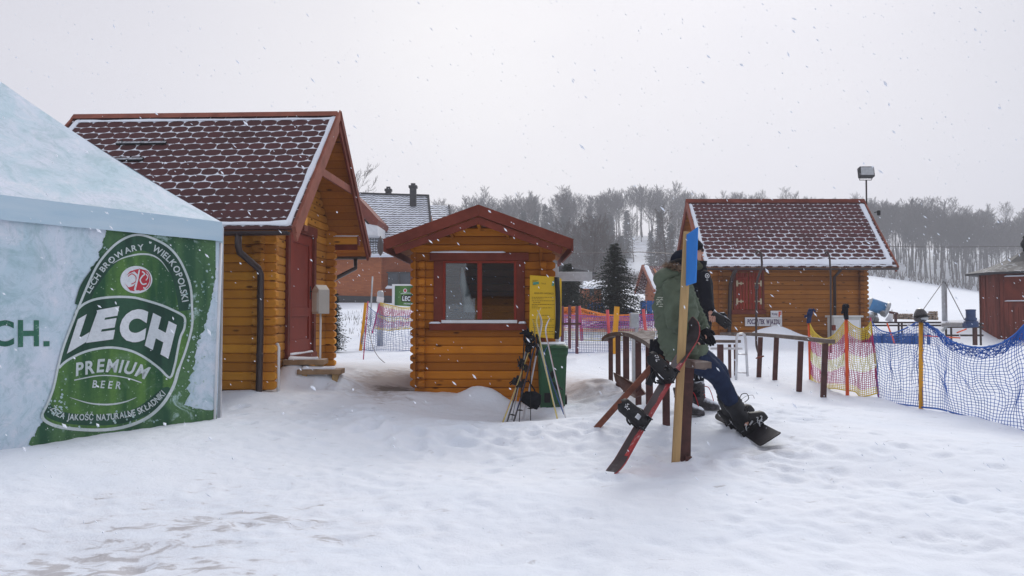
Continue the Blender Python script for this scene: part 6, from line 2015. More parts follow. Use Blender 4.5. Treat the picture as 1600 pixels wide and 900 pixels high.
# ------------------------------------------------------------------ gazebo at far right
gzb = thing('kiosk_hut', 'reddish brown hut with a dark pointed roof and finial at the right edge', 'hut', (P(1600,535,27.5).x,28,gz(P(1590,535,26).x,27)))
bm_ = M('red_brown_boards', (0.17,0.038,0.024), .65,.25,.35,2.2,.3,12, stretch=(3,3,.5))
gcx, gcy = P(1592,0,28.2).x, 28.2
zE = P(1530,424,27).z
R_ = 1.36
def ngon(r, k=8, rot=R(22.5)): return [(gcx+r*math.cos(rot+2*math.pi*i/k), gcy+r*math.sin(rot+2*math.pi*i/k)) for i in range(k)]
mb = MB(); z0_ = gz(gcx,gcy)-.4
pts_ = ngon(R_)
mb.prism([(x,y,z0_) for x,y in pts_], (0,0,zE+.02-z0_)); mb.build('wall', bm_, gzb)
mb = MB()
for i in range(8):
    x, y = pts_[i]; mb.bar((x+(x-gcx)*.01,y+(y-gcy)*.01,z0_), (x+(x-gcx)*.01,y+(y-gcy)*.01,zE), .09,.09,(gcx-x,gcy-y,0))
mb.build('corner_post', M('red_brown_posts', (0.12,0.028,0.02), .65,.25,.2,6,.1,20), gzb)
# boards on the faces towards the yard
mb = MB()
for i in range(8):
    a = Vector((*pts_[i],0)); b_ = Vector((*pts_[(i+1)%8],0)); nrm = ((a+b_)/2-Vector((gcx,gcy,0))).normalized()
    for k in range(7):
        p = a.lerp(b_, (k+.06)/7); q = a.lerp(b_, (k+.94)/7)
        if k in (2,3,4):
            mb.prism([p+nrm*.002+Vector((0,0,z0_)), q+nrm*.002+Vector((0,0,z0_)), q+nrm*.002+Vector((0,0,z0_+1.25)), p+nrm*.002+Vector((0,0,z0_+1.25))], nrm*.018)
        else:
            mb.prism([p+nrm*.002+Vector((0,0,z0_)), q+nrm*.002+Vector((0,0,z0_)), q+nrm*.002+Vector((0,0,zE-.02)), p+nrm*.002+Vector((0,0,zE-.02))], nrm*.022)
mb.build('boarding', bm_, gzb)
mb = MB(); rings = []
prof = [(1.84,zE-.06),(1.87,zE),(1.2,zE+.20),(.75,zE+.38),(.32,zE+.62),(.06,zE+.78)]
for r, z in prof: rings.append([(x,y,z) for x,y in ngon(r)])
mb.loft([[Vector(p) for p in r] for r in rings]); mb.build('roof', MAT['roofgrey'], gzb)
mb = MB(); mb.smooth=True; mb.lathe([(.05,0),(.05,.12),(.11,.20),(.12,.30),(.06,.42),(.03,.46),(.05,.52),(.01,.58)], (gcx,gcy,zE+.76), 12); mb.build('finial', MAT['black'], gzb)
for i in (4,5,6):
    a = Vector((*pts_[i],0)); b_ = Vector((*pts_[(i+1)%8],0)); nrm = ((a+b_)/2-Vector((gcx,gcy,0))).normalized()
    p = a.lerp(b_,.18); q = a.lerp(b_,.82); zs = z0_+1.45
    mb = MB(); mb.prism([p+Vector((0,0,zs)), q+Vector((0,0,zs)), q+Vector((0,0,zs+.85)), p+Vector((0,0,zs+.85))], nrm*.035); w_ = mb.build('shutter', MAT['trim'], gzb)
    mb = MB(); snowstrip(mb, p+nrm*.06+Vector((0,0,zs)), q+nrm*.06+Vector((0,0,zs)), .09,.03,(0,0,1),10,i,.2); snowstrip(mb, p+nrm*.05+Vector((0,0,zs+.85)), q+nrm*.05+Vector((0,0,zs+.85)), .09,.05,(0,0,1),10,i,.2); mb.build('sill_snow', MAT['snow'], w_)

# ------------------------------------------------------------------ lift machinery between the cabin and the hut
x = P(1467,0,30).x; zg = gz(x,30)
ms_ = thing('lift_mast', 'tall grey mast with two guy wires behind the blue net', 'mast', (x,30,zg))
mb = MB(); mb.smooth=True; mb.tube([(x,30,zg-.3),(x,30,P(0,436,30).z)], .095, 12); mb.build('pole', MAT['steel'], ms_)
for q in (P(1443,483,28),P(1507,500,28)):
    mb = MB(); mb.tube([(x,30,P(0,438,30).z), q], .015, 5); mb.build('guy_wire', MAT['gutter'], ms_)
def railing(label, xa, xb, Y, ys, posts, m_='rust'):
    a = P(xa,500,Y); t = thing('railing', label, 'railing', ((a.x+P(xb,0,Y).x)/2,Y,gz(a.x,Y)))
    for y in ys:
        mb = MB(); mb.smooth=True; mb.tube([P(xa,y,Y),P(xb,y,Y)], .035, 6); mb.build('rail', MAT[m_], t)
    for px in posts:
        p = P(px,ys[0],Y); mb = MB(); mb.smooth=True; mb.tube([(p.x,Y,gz(p.x,Y)-.2),p], .032, 6); mb.build('post', MAT[m_], t)
railing('dark steel railing behind the blue nets, from the brown cabin to the mast', 1360, 1470, 27, (504,508.5), (1409,1404), 'gutter')
railing('dark steel railing ending at the reddish brown hut', 1478, 1536, 26, (505.5,511,524), (1478,1486,1532), 'gutter')
mm = thing('drive_motor', 'dark blue lift motor mounted on a grey beam beside the reddish hut', 'motor', (P(1517,520,25).x,25,gz(P(1517,520,25).x,25)))
mb = MB(); mb.smooth=True; c = P(1517,502,25); mb.lathe([(.14,0),(.17,.03),(.17,.10),(.14,.12),(.14,.32),(.15,.34),(.15,.37),(.03,.38)], c, 14)
mb.lathe([(.20,-.18),(.22,-.1),(.20,0),(.10,.02)], c, 14); mb.build('motor', MAT['blued'], mm)
mb = MB(); mb.bar(P(1507,509,25), P(1526,507,25), .22,.16,(0,0,1),.02); mb.build('gearbox', MAT['blued'], mm)
mb = MB(); mb.bar(P(1473,508,26), P(1512,507,25), .10,.12,(0,0,1),.01); mb.build('beam', MAT['steel'], mm)
mb = MB(); p = P(1523,508,25); mb.box(p.x-.05,p.x+.05,24.95,25.05,gz(p.x,25)-.2,p.z); mb.build('column', MAT['rust'], mm)
mb = MB(); mb.bar(P(1472,517,26), P(1484,505,26), .06,.08); mb.build('brace', MAT['steel'], mm)
# snow cannon and log piles out on the field
cn = thing('snow_cannon', 'blue and grey snow cannon tilted upward beside the right end of the brown cabin', 'snow cannon', P(1375,500,34))
c = P(1374,480,34); ax = Vector((.86,-.25,-.35)).normalized()
mb = MB(); mb.smooth=True; mb.lathe([(.24,-.40),(.28,-.38),(.27,-.2),(.27,.22)], c, 20, ax); mb.build('barrel', MAT['blued'] if False else M('cannon_blue', (0.05,0.20,0.42), .5,.4,.2,4,0,30, snow=(.9,1.3,8.,.8)), cn)
mb = MB(); mb.smooth=True; mb.lathe([(.28,.22),(.33,.25),(.34,.35),(.31,.37),(.27,.31)], c, 20, ax); mb.lathe([(.16,-.52),(.25,-.47),(.28,-.38),(.24,-.37)], c, 20, ax); mb.build('rings', MAT['steel'], cn)
mb = MB(); mb.smooth=True
for i in range(7): mb.sphere(c+Vector((random.uniform(-.6,.1), random.uniform(-.2,.2), random.uniform(-.55,-.2))), random.uniform(.12,.24), 8, 6)
mb.build('base_unit', M('grey_machine', (0.22,0.22,0.22), .7,.3,.5,8,.4,14, snow=(.5,1.,8.,1.)), cn)
mb = MB(); mb.smooth=True; mb.lathe([(.02,0),(.16,.5)], P(1394,484,33.5), 10, (-.3,0,-1)); mb.build('hood', MAT['white'], cn)
wd = M('split_firewood', (0.27,0.20,0.15), .9,.1,.5,6,.5,18, snow=(.7,1.1,6.,1.))
for (xa, xb, y1_, yb_, lab) in ((1400,1428,487,498,'long low firewood stack on the field left of the helmet'),(1444,1456,488,497,'small heap of firewood just right of the helmet'),(1457,1466,483,497,'square firewood stack beside the mast')):
    Y = 40; a = P(xa,yb_,Y); b_ = P(xb,y1_,Y); mb = MB(); wr = random.Random(xa)
    nn = int((b_.x-a.x)/.12); mm_ = max(3, int((b_.z-a.z)/.1))
    for i in range(nn):
        for j in range(mm_):
            if lab.startswith('small') and wr.random() < .3: continue
            hfac = 1 if not lab.startswith('long') else (.8 if i < nn*.25 or i > nn*.8 else 1)
            if j > mm_*hfac: continue
            cx, cz = a.x+.12*i+wr.uniform(-.02,.02), a.z+.1*j; r0 = wr.uniform(.045,.065)
            mb.prism([(cx+r0*math.cos(t), Y+wr.uniform(-.1,.05)*0-.2+wr.uniform(-.05,.05)*0, cz+r0*math.sin(t)) for t in (0.3,1.5,2.8,4.1,5.3)], (0,.5+wr.uniform(0,.1),0))
    mb.box(a.x,b_.x,Y,Y+.2,a.z-.6,a.z+.05)
    o = mb.build('firewood_stack', wd); tag(recenter(o, ((a.x+b_.x)/2,Y,a.z-.3)), lab, 'firewood', 'firewood stacks on the field')
mb = MB(); p = P(1399,497,33); mb.smooth=True; mb.tube([(p.x,33,gz(p.x,33)-.2),p+Vector((.02,0,.2))], .06, 8); mb.tube([p+Vector((-.25,0,.25)),p+Vector((.1,0,.18))], .05, 8); o = mb.build('hydrant', MAT['rust']); tag(recenter(o, (p.x,33,gz(p.x,33))), 'brown hydrant stub in front of the long firewood stack', 'hydrant')
mb = MB(); a = P(1366,520,24); b_ = P(1444,532,24)
mb.box(a.x,b_.x,24,24.6,P(0,531,24).z-.3,P(0,524,24).z); mb.box(a.x,b_.x,23.98,23.999,P(0,523,24).z,P(0,521,24).z)
for px in (1372,1396,1420,1440): p=P(px,0,24); mb.box(p.x-.04,p.x+.04,23.9,23.97,P(0,545,24).z-.3,P(0,521,24).z)
o = mb.build('blue_bench', MAT['netblue'] if False else M('bench_blue', (0.04,0.10,0.28), .5,.3,.2,4,0,30)); tag(recenter(o, ((a.x+b_.x)/2,24.2,gz((a.x+b_.x)/2,24.2))), 'dark blue loading platform behind the blue net', 'platform')
for (xa, ya, xb, yb_, Y, lab) in ((1386,505,1401,545,22,'thin red bamboo pole leaning left behind the blue net'),(1436,524,1500,528,23,'thin red pole lying low behind the yellow net post'),(1495,520,1510,514,24,'short red pole lying by the blue lift motor')):
    mb = MB(); mb.smooth=True; mb.tube([P(xa,ya,Y),P(xb,yb_,Y)], .022, 6); o = mb.build('slalom_pole', MAT['orange']); tag(recenter(o, P(xb,yb_,Y)), lab, 'slalom pole', 'red poles by the lift')
mb = MB(); mb.smooth=True
mb.tube([P(670,391,60)] + [P(670+(1080-670)*t, 390+16*math.sin(math.pi*t)*.4, 60) for t in (.2,.4,.6,.8)] + [P(1080,398,60)], .03, 4); o = mb.build('power_line', MAT['gutter']); tag(recenter(o, P(900,395,60)), 'thin power line strung across the valley behind the spruce', 'power line')
mb = MB(); mb.tube([P(1365,385,80), P(1480,386,80), P(1680,384,80)], .03, 4); o = mb.build('power_line', MAT['gutter']); tag(recenter(o, P(1480,386,80)), 'thin cable across the wood right of the brown cabin', 'power line')

# ------------------------------------------------------------------ trees
def bare_tree_mesh(name, seed, H, r0=.16, nb=15, start=.35, spread=.20, twigs=7, sub=6, lean=0.0, up=.75, rmin=.0):
    """leafless tree: trunk, ascending limbs, branches and twigs, as (trunk MB, crown MB)"""
    rg = random.Random(seed)
    tr = MB(); tr.smooth = True; cr = MB(); cr.smooth = True
    pts = []; K = 9
    ox_, oy_ = 0, 0
    for i in range(K+1):
        t = i/K
        ox_ += rg.uniform(-.012,.012)*H+lean*H/K; oy_ += rg.uniform(-.012,.012)*H
        pts.append(Vector((ox_, oy_, t*H*.97-.2)))
    tr.tube(pts, [r0*(1-.93*(i/K))+.012 for i in range(K+1)], 6)
    def on(t):
        f = t*K; i = min(int(f), K-1); return pts[i].lerp(pts[i+1], f-i)
    def limb(p, d, L, r, lev):
        mid = p+d*L*.5+Vector((rg.uniform(-.08,.08),rg.uniform(-.08,.08),.06))*L
        d2 = (d+Vector((0,0,.25))+Vector((rg.uniform(-.2,.2),rg.uniform(-.2,.2),rg.uniform(-.1,.2)))).normalized()
        end = mid+d2*L*.5
        r = max(r, rmin)
        cr.tube([p, mid, end], [r, max(rmin*.9, r*.6), max(rmin*.5, r*.2)], 3, caps=False)
        if lev == 0: return
        n = sub if lev == 2 else twigs
        for k in range(n):
            t = (k+.6)/n
            q = p.lerp(mid, t*2) if t < .5 else mid.lerp(end, t*2-1)
            az = rg.uniform(0, 6.283)
            sd = d.orthogonal().normalized(); sd.rotate(Quaternion(d, az))
            nd = (d*.75+sd*.75+Vector((0,0,.35))).normalized()
            limb(q, nd, L*rg.uniform(.38,.6)*(1-.4*t), r*.42, lev-1)
    for k in range(nb):
        t = start+(.97-start)*((k+rg.uniform(0,.9))/nb)
        az = k*2.4+rg.uniform(-.5,.5)
        el = up*rg.uniform(.75,1.25)
        d = Vector((math.cos(az), math.sin(az), el)).normalized()
        L = H*spread*(1.15-.75*((t-start)/(1-start)))*rg.uniform(.75,1.25)*1.5
        limb(on(t), d, L, r0*.34*(1.1-t), 2)
    return tr, cr

def spruce_mesh(seed, H, Rb, dens=1.0, clump=.18):
    rg = random.Random(seed)
    tr = MB(); tr.smooth=True; tr.tube([(0,0,-.2),(0,0,H*.5),(0,0,H*.97)], [H*.018,H*.012,.01], 6)
    cr = MB()
    lev = int(22*dens)
    for i in range(lev):
        t = (i+.3)/lev
        z = H*(.05+.93*t)
        rr_ = Rb*((1-t)**.8)*(.72+.28*min(1,t*5))*(1+rg.uniform(-.16,.16))+.05*Rb
        nbr = max(6, int(17*(1-t*.55)*dens**.5))
        for k in range(nbr):
            az = 2*math.pi*(k+rg.random())/nbr; z = H*(.05+.93*t)+rg.uniform(-.9,.9)*H/lev
            L = rr_*rg.uniform(.72,1.15)
            d = Vector((math.cos(az), math.sin(az), 0)); sd = Vector((-d.y, d.x, 0))
            droop = rg.uniform(.10,.32)
            nseg = max(3, int(L/clump))
            for s_ in range(nseg):
                a = (s_+.15)/nseg
                p = d*L*a+Vector((0,0,z+.22*L*a-droop*L*(a**2)*2))
                w_ = (clump*.9)*(1.15-.5*a)
                for q in (-1, 1):
                    # drooping sprig to either side
                    e = p+sd*q*w_*rg.uniform(.7,1.4)+d*w_*rg.uniform(.5,1.2)+Vector((0,0,-w_*rg.uniform(.15,.7)))
                    side = (e-p).cross(Vector((rg.uniform(-.4,.4),rg.uniform(-.4,.4),1))).normalized()*w_*.24
                    m_ = p.lerp(e,.5)
                    cr.add([p, m_+side, e, m_-side+Vector((0,0,-w_*.12))], [(0,1,2,3)])
                e = p+d*w_*1.3+Vector((0,0,rg.uniform(-.3,.25)*w_))
                cr.add([p-sd*w_*.2, p+sd*w_*.2, e], [(0,1,2)])
    return tr, cr
def needle(name, c1, c2, snow=.35):
    m, n, b = newmat(name)
    f = noise(n, coords(n), 2.2, 4, .6)
    c = mixc(n, ramp(n, f, [(.3,0.),(.7,1.)]), c1, c2)
    if snow: c = mixc(n, snowmask(n, .75, 1.3, 3.0, snow), c, SNOWC)
    link(n, c, b.inputs['Base Color']); b.inputs['Roughness'].default_value = .8; b.inputs['Specular IOR Level'].default_value = .15
    return m
MAT['needle'] = needle('spruce_needles', (0.010,0.018,0.012), (0.028,0.038,0.020), .10)
MAT['needlefar'] = needle('far_spruce_needles', (0.012,0.018,0.016), (0.024,0.032,0.028), .1)
MAT['twig'] = M('frosted_twigs', (0.12,0.105,0.10), .9, .1, .3, .3, 0)
MAT['twigdark'] = M('grey_brown_twigs', (0.075,0.066,0.064), .9, .1, .3, .3, 0)

def place_tree(name, label, cat, tr, cr, x, y, tm, cm, rz=0, s=1.0, group=None):
    t = thing(name, label, cat, (x, y, gzs(x,y)), rz, group)
    t.scale = (s,s,s)
    a = tr.build('trunk', tm, t, local=True, fixn=False); b_ = cr.build('crown', cm, t, local=True, fixn=False)
    return t
for (px, Y, H, Rb, seed, lab, nm) in ((958, 30, P(0,378,30).z-gz(P(958,0,30).x,30), 1.85, 3, 'big dark spruce between the grey beam and the green jacket','spruce'),
                              (886, 34, P(0,410,34).z-gz(P(886,0,34).x,34), 1.5, 4, 'dark spruce just behind the yellow notice board','spruce'),
                              (1034, 34, P(0,452,34).z-gz(P(1034,0,34).x,34), 1.05, 5, 'low brownish conifer before the house left of the green jacket','conifer'),
                              (527, 19, P(0,453,19).z-gz(P(524,0,19).x,19), .38, 6, 'tiny dark fir at the far corner of the left cabin','fir')):
    tr, cr = spruce_mesh(seed, H, Rb, 2.0 if H > 2.2 else 1.3, .13 if H > 1.5 else .07)
    place_tree(nm, lab, 'tree', tr, cr, P(px,0,Y).x, Y, MAT['barkdark'], MAT['needle'] if nm != 'conifer' else needle('brown_conifer', (0.04,0.035,0.018), (0.09,0.07,0.035), .3))
for (px, Y, pytop, seed, nb, lab, spr) in ((560, 70, 262, 21, 22, 'bare tree rising behind the roof of the left cabin', .22),
                                      (925, 85, 345, 22, 34, 'spreading bare tree behind the big spruce', .30),
                                      (880, 95, 352, 27, 26, 'bare bushy tree behind the right end of the kiosk roof', .30),
                                      (1040, 100, 318, 28, 24, 'slender bare tree at the edge of the wood, left of the brown cabin', .16)):
    x = P(px,0,Y).x; H = P(0,pytop,Y).z-gz(x,Y)
    tr, cr = bare_tree_mesh('t', seed, H, H*.016, nb, .18, spr, 8, 7, rmin=.012 if Y < 80 else .018)
    place_tree('bare_tree', lab, 'tree', tr, cr, x, Y, MAT['bark'], MAT['twig'])

# the wood on the hill: a handful of built trees, copied
protos = []
for i, (H, nb, st, spr, seed) in enumerate(((17,22,.45,.16,31),(19,22,.52,.145,32),(15,22,.32,.18,33),(18,20,.58,.14,34),(16,22,.40,.17,35))):
    tr, cr = bare_tree_mesh('p', seed, H, .15, nb, st, spr, 6, 6, up=1.25, rmin=.030)
    o1 = tr.build('trunk', MAT['bark'], None, fixn=False); o2 = cr.build('crown', MAT['twigdark'], None, fixn=False)
    protos.append((o1.data, o2.data, tr, cr)); bpy.data.objects.remove(o1); bpy.data.objects.remove(o2)
sprotos = []
for i, (H, Rb) in enumerate(((13,2.3),(15,2.2),(11,2.0))):
    tr, cr = spruce_mesh(51+i, H, Rb, 1.2, .6)
    o1 = tr.build('trunk', MAT['barkdark'], None, fixn=False); o2 = cr.build('crown', MAT['needlefar'], None, fixn=False)
    sprotos.append((o1.data, o2.data)); bpy.data.objects.remove(o1); bpy.data.objects.remove(o2)
def stamp(kind, x, y, s, rz, label, group):
    pr_ = protos if kind == 'bare_tree' else sprotos
    k = random.randrange(len(pr_))
    t = bpy.data.objects.new(kind, None); C.objects.link(t)
    t.location = (x, y, gzs(x,y)); t.rotation_euler = (0,0,rz); t.scale = (s*random.uniform(.95,1.25),s*random.uniform(.95,1.25),s)
    t['label'] = label; t['category'] = 'tree'; t['group'] = group
    for nm, me_ in (('trunk', pr_[k][0]), ('crown', pr_[k][1])):
        o = bpy.data.objects.new(nm, me_); C.objects.link(o); o.parent = t
fr = random.Random(99)
n_b = 0
def wx(px, Y): return (px-800)/FPX*Y
spots = []
# front rows at right: over the field edge
for i in range(88):
    Y = 184+fr.uniform(0,26); px = 1085+fr.random()*560; spots.append(('r', px, Y, fr.uniform(.82,1.08)*(1.0 if px > 1340 else .92)))
for i in range(112):     # tall leafless trees above the spruces, left and middle
    Y = fr.uniform(190,275); px = 640+fr.random()*450
    if 975 < px < 1068 and Y < 250 and fr.random() < .75: Y = fr.uniform(255,280)
    spots.append(('m', px, Y, fr.uniform(.8,1.05)))
for i in range(60):      # crest at right
    Y = fr.uniform(235,280); px = 1080+fr.random()*600; spots.append(('c', px, Y, fr.uniform(.75,.98)))
for i in range(16):
    Y = fr.uniform(150,260); px = fr.uniform(120,640); spots.append(('l', px, Y, fr.uniform(.6,.9)))
labs = {'r': ('tall bare tree of the front rows above the snowy field at right', 'bare trees of the wood at right'),
        'm': ('tall bare tree on the hill behind the kiosk roof', 'bare trees on the hill behind the kiosk'),
        'c': ('small bare tree on the hill crest above the brown cabin roof', 'bare trees on the crest at right'),
        'l': ('bare tree on the slope hidden behind the left cabin', 'bare trees behind the left cabin')}
for k, px, Y, s in spots:
    stamp('bare_tree', wx(px,Y), Y, s, fr.uniform(0,6.28), labs[k][0], labs[k][1])
for i in range(60):
    Y = fr.uniform(180,225); px = fr.choice([fr.uniform(755,970), fr.uniform(770,960), fr.uniform(790,1062)])
    stamp('spruce', wx(px,Y), Y, fr.uniform(.8,1.2), fr.uniform(0,6.28), 'dark hazy spruce in the belt on the slope behind the kiosk', 'spruces on the slope behind the kiosk')
# the rest of the wood as one mass: thinner trees standing behind
verts = []; faces = []
vo = 0
tmpl = []
for k in range(3):
    tr, cr = bare_tree_mesh('q', 80+k, 16, .13, 16, .62, .16, 5, 5, up=1.25, rmin=.036)
    v_ = np.array([tuple(p) for p in tr.v+cr.v]); o_ = len(tr.v)
    f_ = [f for f in tr.f if len(f) == 4]+[tuple(i+o_ for i in f) for f in cr.f]
    tmpl.append((v_, np.array(f_)))
VV = []; FF = []
ft = np.random.default_rng(5)
for i in range(330):
    if i < 250: Y = ft.uniform(196, 250); px = 1300+ft.random()*420
    else: Y = ft.uniform(235, 285); px = 640+ft.random()*700
    if 975 < px < 1068: Y = ft.uniform(262, 285)
    x = wx(px, Y)
    v_, f_ = tmpl[i % 3]
    s = ft.uniform(.75,1.05); a = ft.uniform(0,6.28); c_, s_ = math.cos(a), math.sin(a)
    z = gzs(x, Y)
    w = np.empty_like(v_); w[:,0] = (v_[:,0]*c_-v_[:,1]*s_)*s*1.1+x; w[:,1] = (v_[:,0]*s_+v_[:,1]*c_)*s*1.1+Y; w[:,2] = v_[:,2]*s+z
    VV.append(w); FF.append(f_+vo); vo += len(w)
VV = np.concatenate(VV); FF = np.concatenate(FF)
me = bpy.data.meshes.new('far_wood'); me.vertices.add(len(VV)); me.vertices.foreach_set('co', VV.ravel())
me.loops.add(FF.size); me.loops.foreach_set('vertex_index', FF.ravel().astype(np.int32)); me.polygons.add(len(FF))
me.polygons.foreach_set('loop_start', np.arange(0, FF.size, 4)); me.polygons.foreach_set('loop_total', np.full(len(FF), 4)); me.update(calc_edges=True)
me.materials.append(MAT['twigdark'])
o = bpy.data.objects.new('far_wood', me); C.objects.link(o); tag(o, 'dense grey mass of leafless wood covering the hill', 'wood', None, 'stuff')
# brushwood at the foot of the wood and little dry plants in the snow
mb = MB(); bq = random.Random(12)
for i in range(560):
    px = bq.choice([bq.uniform(860,1075), bq.uniform(860,1075), bq.uniform(860,1075), bq.uniform(860,1075), bq.uniform(1330,1560)]); Y = bq.uniform(150,183) if px < 1100 else bq.uniform(183,190)
    x = wx(px,Y); z = gzs(x,Y)
    for k in range(4):
        a = bq.uniform(0,6.28); h_ = bq.uniform(.8,2.6)
        mb.tube([(x,Y,z-.1),(x+math.cos(a)*.3*h_,Y+math.sin(a)*.3*h_,z+h_*.6),(x+math.cos(a)*.45*h_,Y+math.sin(a)*.45*h_,z+h_)], [.06,.045,.02], 3, caps=False)
o = mb.build('brushwood', MAT['twig'], None, fixn=False); tag(o, 'pale leafless brushwood along the foot of the wood', 'brushwood', None, 'stuff')
mb = MB()
for i in range(120):
    px = bq.uniform(540,600); Y = bq.uniform(24,33); x = wx(px,Y); z = gzs(x,Y)
    a = bq.uniform(0,6.28); h_ = bq.uniform(.05,.2); mb.tube([(x,Y,z-.02),(x+math.cos(a)*.3*h_,Y+math.sin(a)*.3*h_,z+h_)], [.008,.003], 3, caps=False)
o = mb.build('dry_stalks', MAT['barkdark'], None, fixn=False); tag(o, 'dry stalks poking out of the snow before the brick house', 'stalks', None, 'stuff')

# ------------------------------------------------------------------ people
def skin_mesh(joints, edges, root, subdiv=2):
    """joints: name -> (Vector, radius or (rx, ry)); returns (verts, faces)"""
    names = list(joints); idx = {n_: i for i, n_ in enumerate(names)}
    me = bpy.data.meshes.new('skel')
    me.from_pydata([tuple(joints[n_][0]) for n_ in names], [(idx[a], idx[b_]) for a, b_ in edges], [])
    ob = bpy.data.objects.new('skel', me); C.objects.link(ob)
    sk = ob.modifiers.new('skin', 'SKIN'); sk.use_smooth_shade = True; sk.branch_smoothing = .35
    if not me.skin_vertices: pass
    for i, n_ in enumerate(names):
        r = joints[n_][1]
        if not isinstance(r, (tuple, list)): r = (r, r)
        me.skin_vertices[0].data[i].radius = r
        me.skin_vertices[0].data[i].use_root = (n_ == root)
    sb = ob.modifiers.new('sub', 'SUBSURF'); sb.levels = subdiv; sb.render_levels = subdiv
    bpy.context.view_layer.update()
    dg = bpy.context.evaluated_depsgraph_get()
    ev = ob.evaluated_get(dg); m2 = ev.to_mesh()
    vs = [tuple(v.co) for v in m2.vertices]; fs = [tuple(p.vertices) for p in m2.polygons]
    ev.to_mesh_clear(); bpy.data.objects.remove(ob)
    return vs, fs

def skin_add(mb, chain_joints, edges=None, root=None, sub=2):
    if isinstance(chain_joints, list):
        chain_joints = {str(i): (Vector(p), r) for i, (p, r) in enumerate(chain_joints)}
        ks = list(chain_joints); edges = list(zip(ks, ks[1:])); root = ks[0]
    vs, fs = skin_mesh(chain_joints, edges, root, sub)
    mb.smooth = True; mb.add(vs, fs)

def frame_from(axis, ref):
    a = Vector(axis).normalized(); r = Vector(ref); r = (r-a*r.dot(a)).normalized(); return a, r, a.cross(r)

def puffy(mb, secs, seg=28, amp=.012, freq=4.0, seed=0, caps=True, sub=5):
    """soft cloth tube through sections (center, half vector a, half vector b), with folds"""
    cs = catmull([tuple(s_[0])+tuple(s_[1])+tuple(s_[2]) for s_ in secs], sub)
    rings = []
    for i, c in enumerate(cs):
        p = Vector(c[0:3]); a = Vector(c[3:6]); b_ = Vector(c[6:9]); rr_ = []
        for k in range(seg):
            t = 2*math.pi*k/seg
            d = a*math.cos(t)+b_*math.sin(t)
            x = math.cos(t)*freq*.35; y = math.sin(t)*freq*.35
            nn = float(fbm(x*1.2+seed*5.3+i*.05, y*1.2+i*freq*.09, 4, seed))*2
            rid = abs(float(fbm(x+seed, y+i*freq*.13+9, 3, seed+7)))*-2.2
            rr_.append(p+d*(1+(amp/max(.03,d.length))*(nn+rid)))
        rings.append(rr_)
    mb.smooth = True
    mb.loft(rings, caps)
VX, VY, VZ = Vector((1,0,0)), Vector((0,1,0)), Vector((0,0,1))

def person_body(name, label, J, hd, face, loc, hat_r=.1):
    """continuous body: J joints dict; head ellipsoid built from the neck chain; face = forward unit vector"""
    f = Vector(face).normalized()
    j = {
        'pelvis': (J['pelvis'], (.12,.14)), 'belly': (J['pelvis'].lerp(J['chest'],.5), (.115,.14)), 'chest': (J['chest'], (.125,.16)),
        'neck': (J['neck'], .052), 'jaw': (hd+Vector((0,0,-.075))+f*.015, (.062,.066)), 'head': (hd+Vector((0,0,.01)), (.088,.078)), 'crown': (hd+Vector((0,0,.085)), (.055,.055)),
        'nose': (hd+f*.105+Vector((0,0,-.015)), .013),
    }
    e = [('pelvis','belly'),('belly','chest'),('chest','neck'),('neck','jaw'),('jaw','head'),('head','crown'),('head','nose')]
    for s in ('r','l'):
        j['sh'+s] = (J['sh'+s], .062); j['el'+s] = (J['el'+s], .042); j['wr'+s] = (J['wr'+s], .028); j['hip'+s] = (J['hip'+s], .09); j['kn'+s] = (J['kn'+s], .06); j['an'+s] = (J['an'+s], .036); j['toe'+s] = (J['an'+s].lerp(J['toe'+s],.25)+Vector((0,0,-.03)), .035)
        e += [('chest','sh'+s),('sh'+s,'el'+s),('el'+s,'wr'+s),('pelvis','hip'+s),('hip'+s,'kn'+s),('kn'+s,'an'+s),('an'+s,'toe'+s)]
        # palm and fingers
        d, a, b_ = frame_from(J['wr'+s]-J['el'+s], J.get('palm'+s, VZ))
        pm_ = J['wr'+s]+d*.06
        j['pm'+s] = (pm_, (.034,.018)); e.append(('wr'+s,'pm'+s))
    vs, fs = skin_mesh(j, e, 'pelvis', 2)
    mb = MB(); mb.smooth = True; mb.add(vs, fs)
    for s in ('r','l'):
        d, a, b_ = frame_from(J['wr'+s]-J['el'+s], J.get('palm'+s, VZ))
        pm_ = J['wr'+s]+d*.055
        for k, (o_, L) in enumerate(((-.030,.072),(-.010,.08),(.010,.076),(.028,.06))):
            q0 = pm_+b_*o_; q1 = q0+d*L*.5+a*.003; q2 = q0+d*L*.8-a*.018; q3 = q0+d*L-a*.036
            skin_add(mb, [(q0,.0095),(q1,.0092),(q2,.0085),(q3,.007)], sub=1)
        q0 = pm_-b_*.028-d*.02; skin_add(mb, [(q0,.012),(q0-b_*.028+d*.02-a*.006,.0105),(q0-b_*.036+d*.045-a*.016,.0085)], sub=1)
    mb.smooth = True
    # ears, brows and lips are modelled on
    sidev = f.cross(VZ).normalized()
    for s in (-1,1): mb.sphere(hd+sidev*s*.080-f*.005+Vector((0,0,-.01)), .026, 8, 6, (.5,.5,1.1))
    mb.sphere(hd+f*.088+Vector((0,0,-.055)), .020, 8, 6, (1,1,.45))
    o = mb.build(name, MAT['skin'], None)
    tag(recenter(o, loc), label, 'person')
    ROOTM[o.name] = Matrix.Translation(Vector(loc))
    eyem = MAT['black']
    for s in (-1,1):
        mb = MB(); mb.smooth=True; mb.sphere(hd+f*.083+sidev*s*.032+Vector((0,0,.012)), .011, 8, 6); mb.build('eye', eyem, o)
    return o

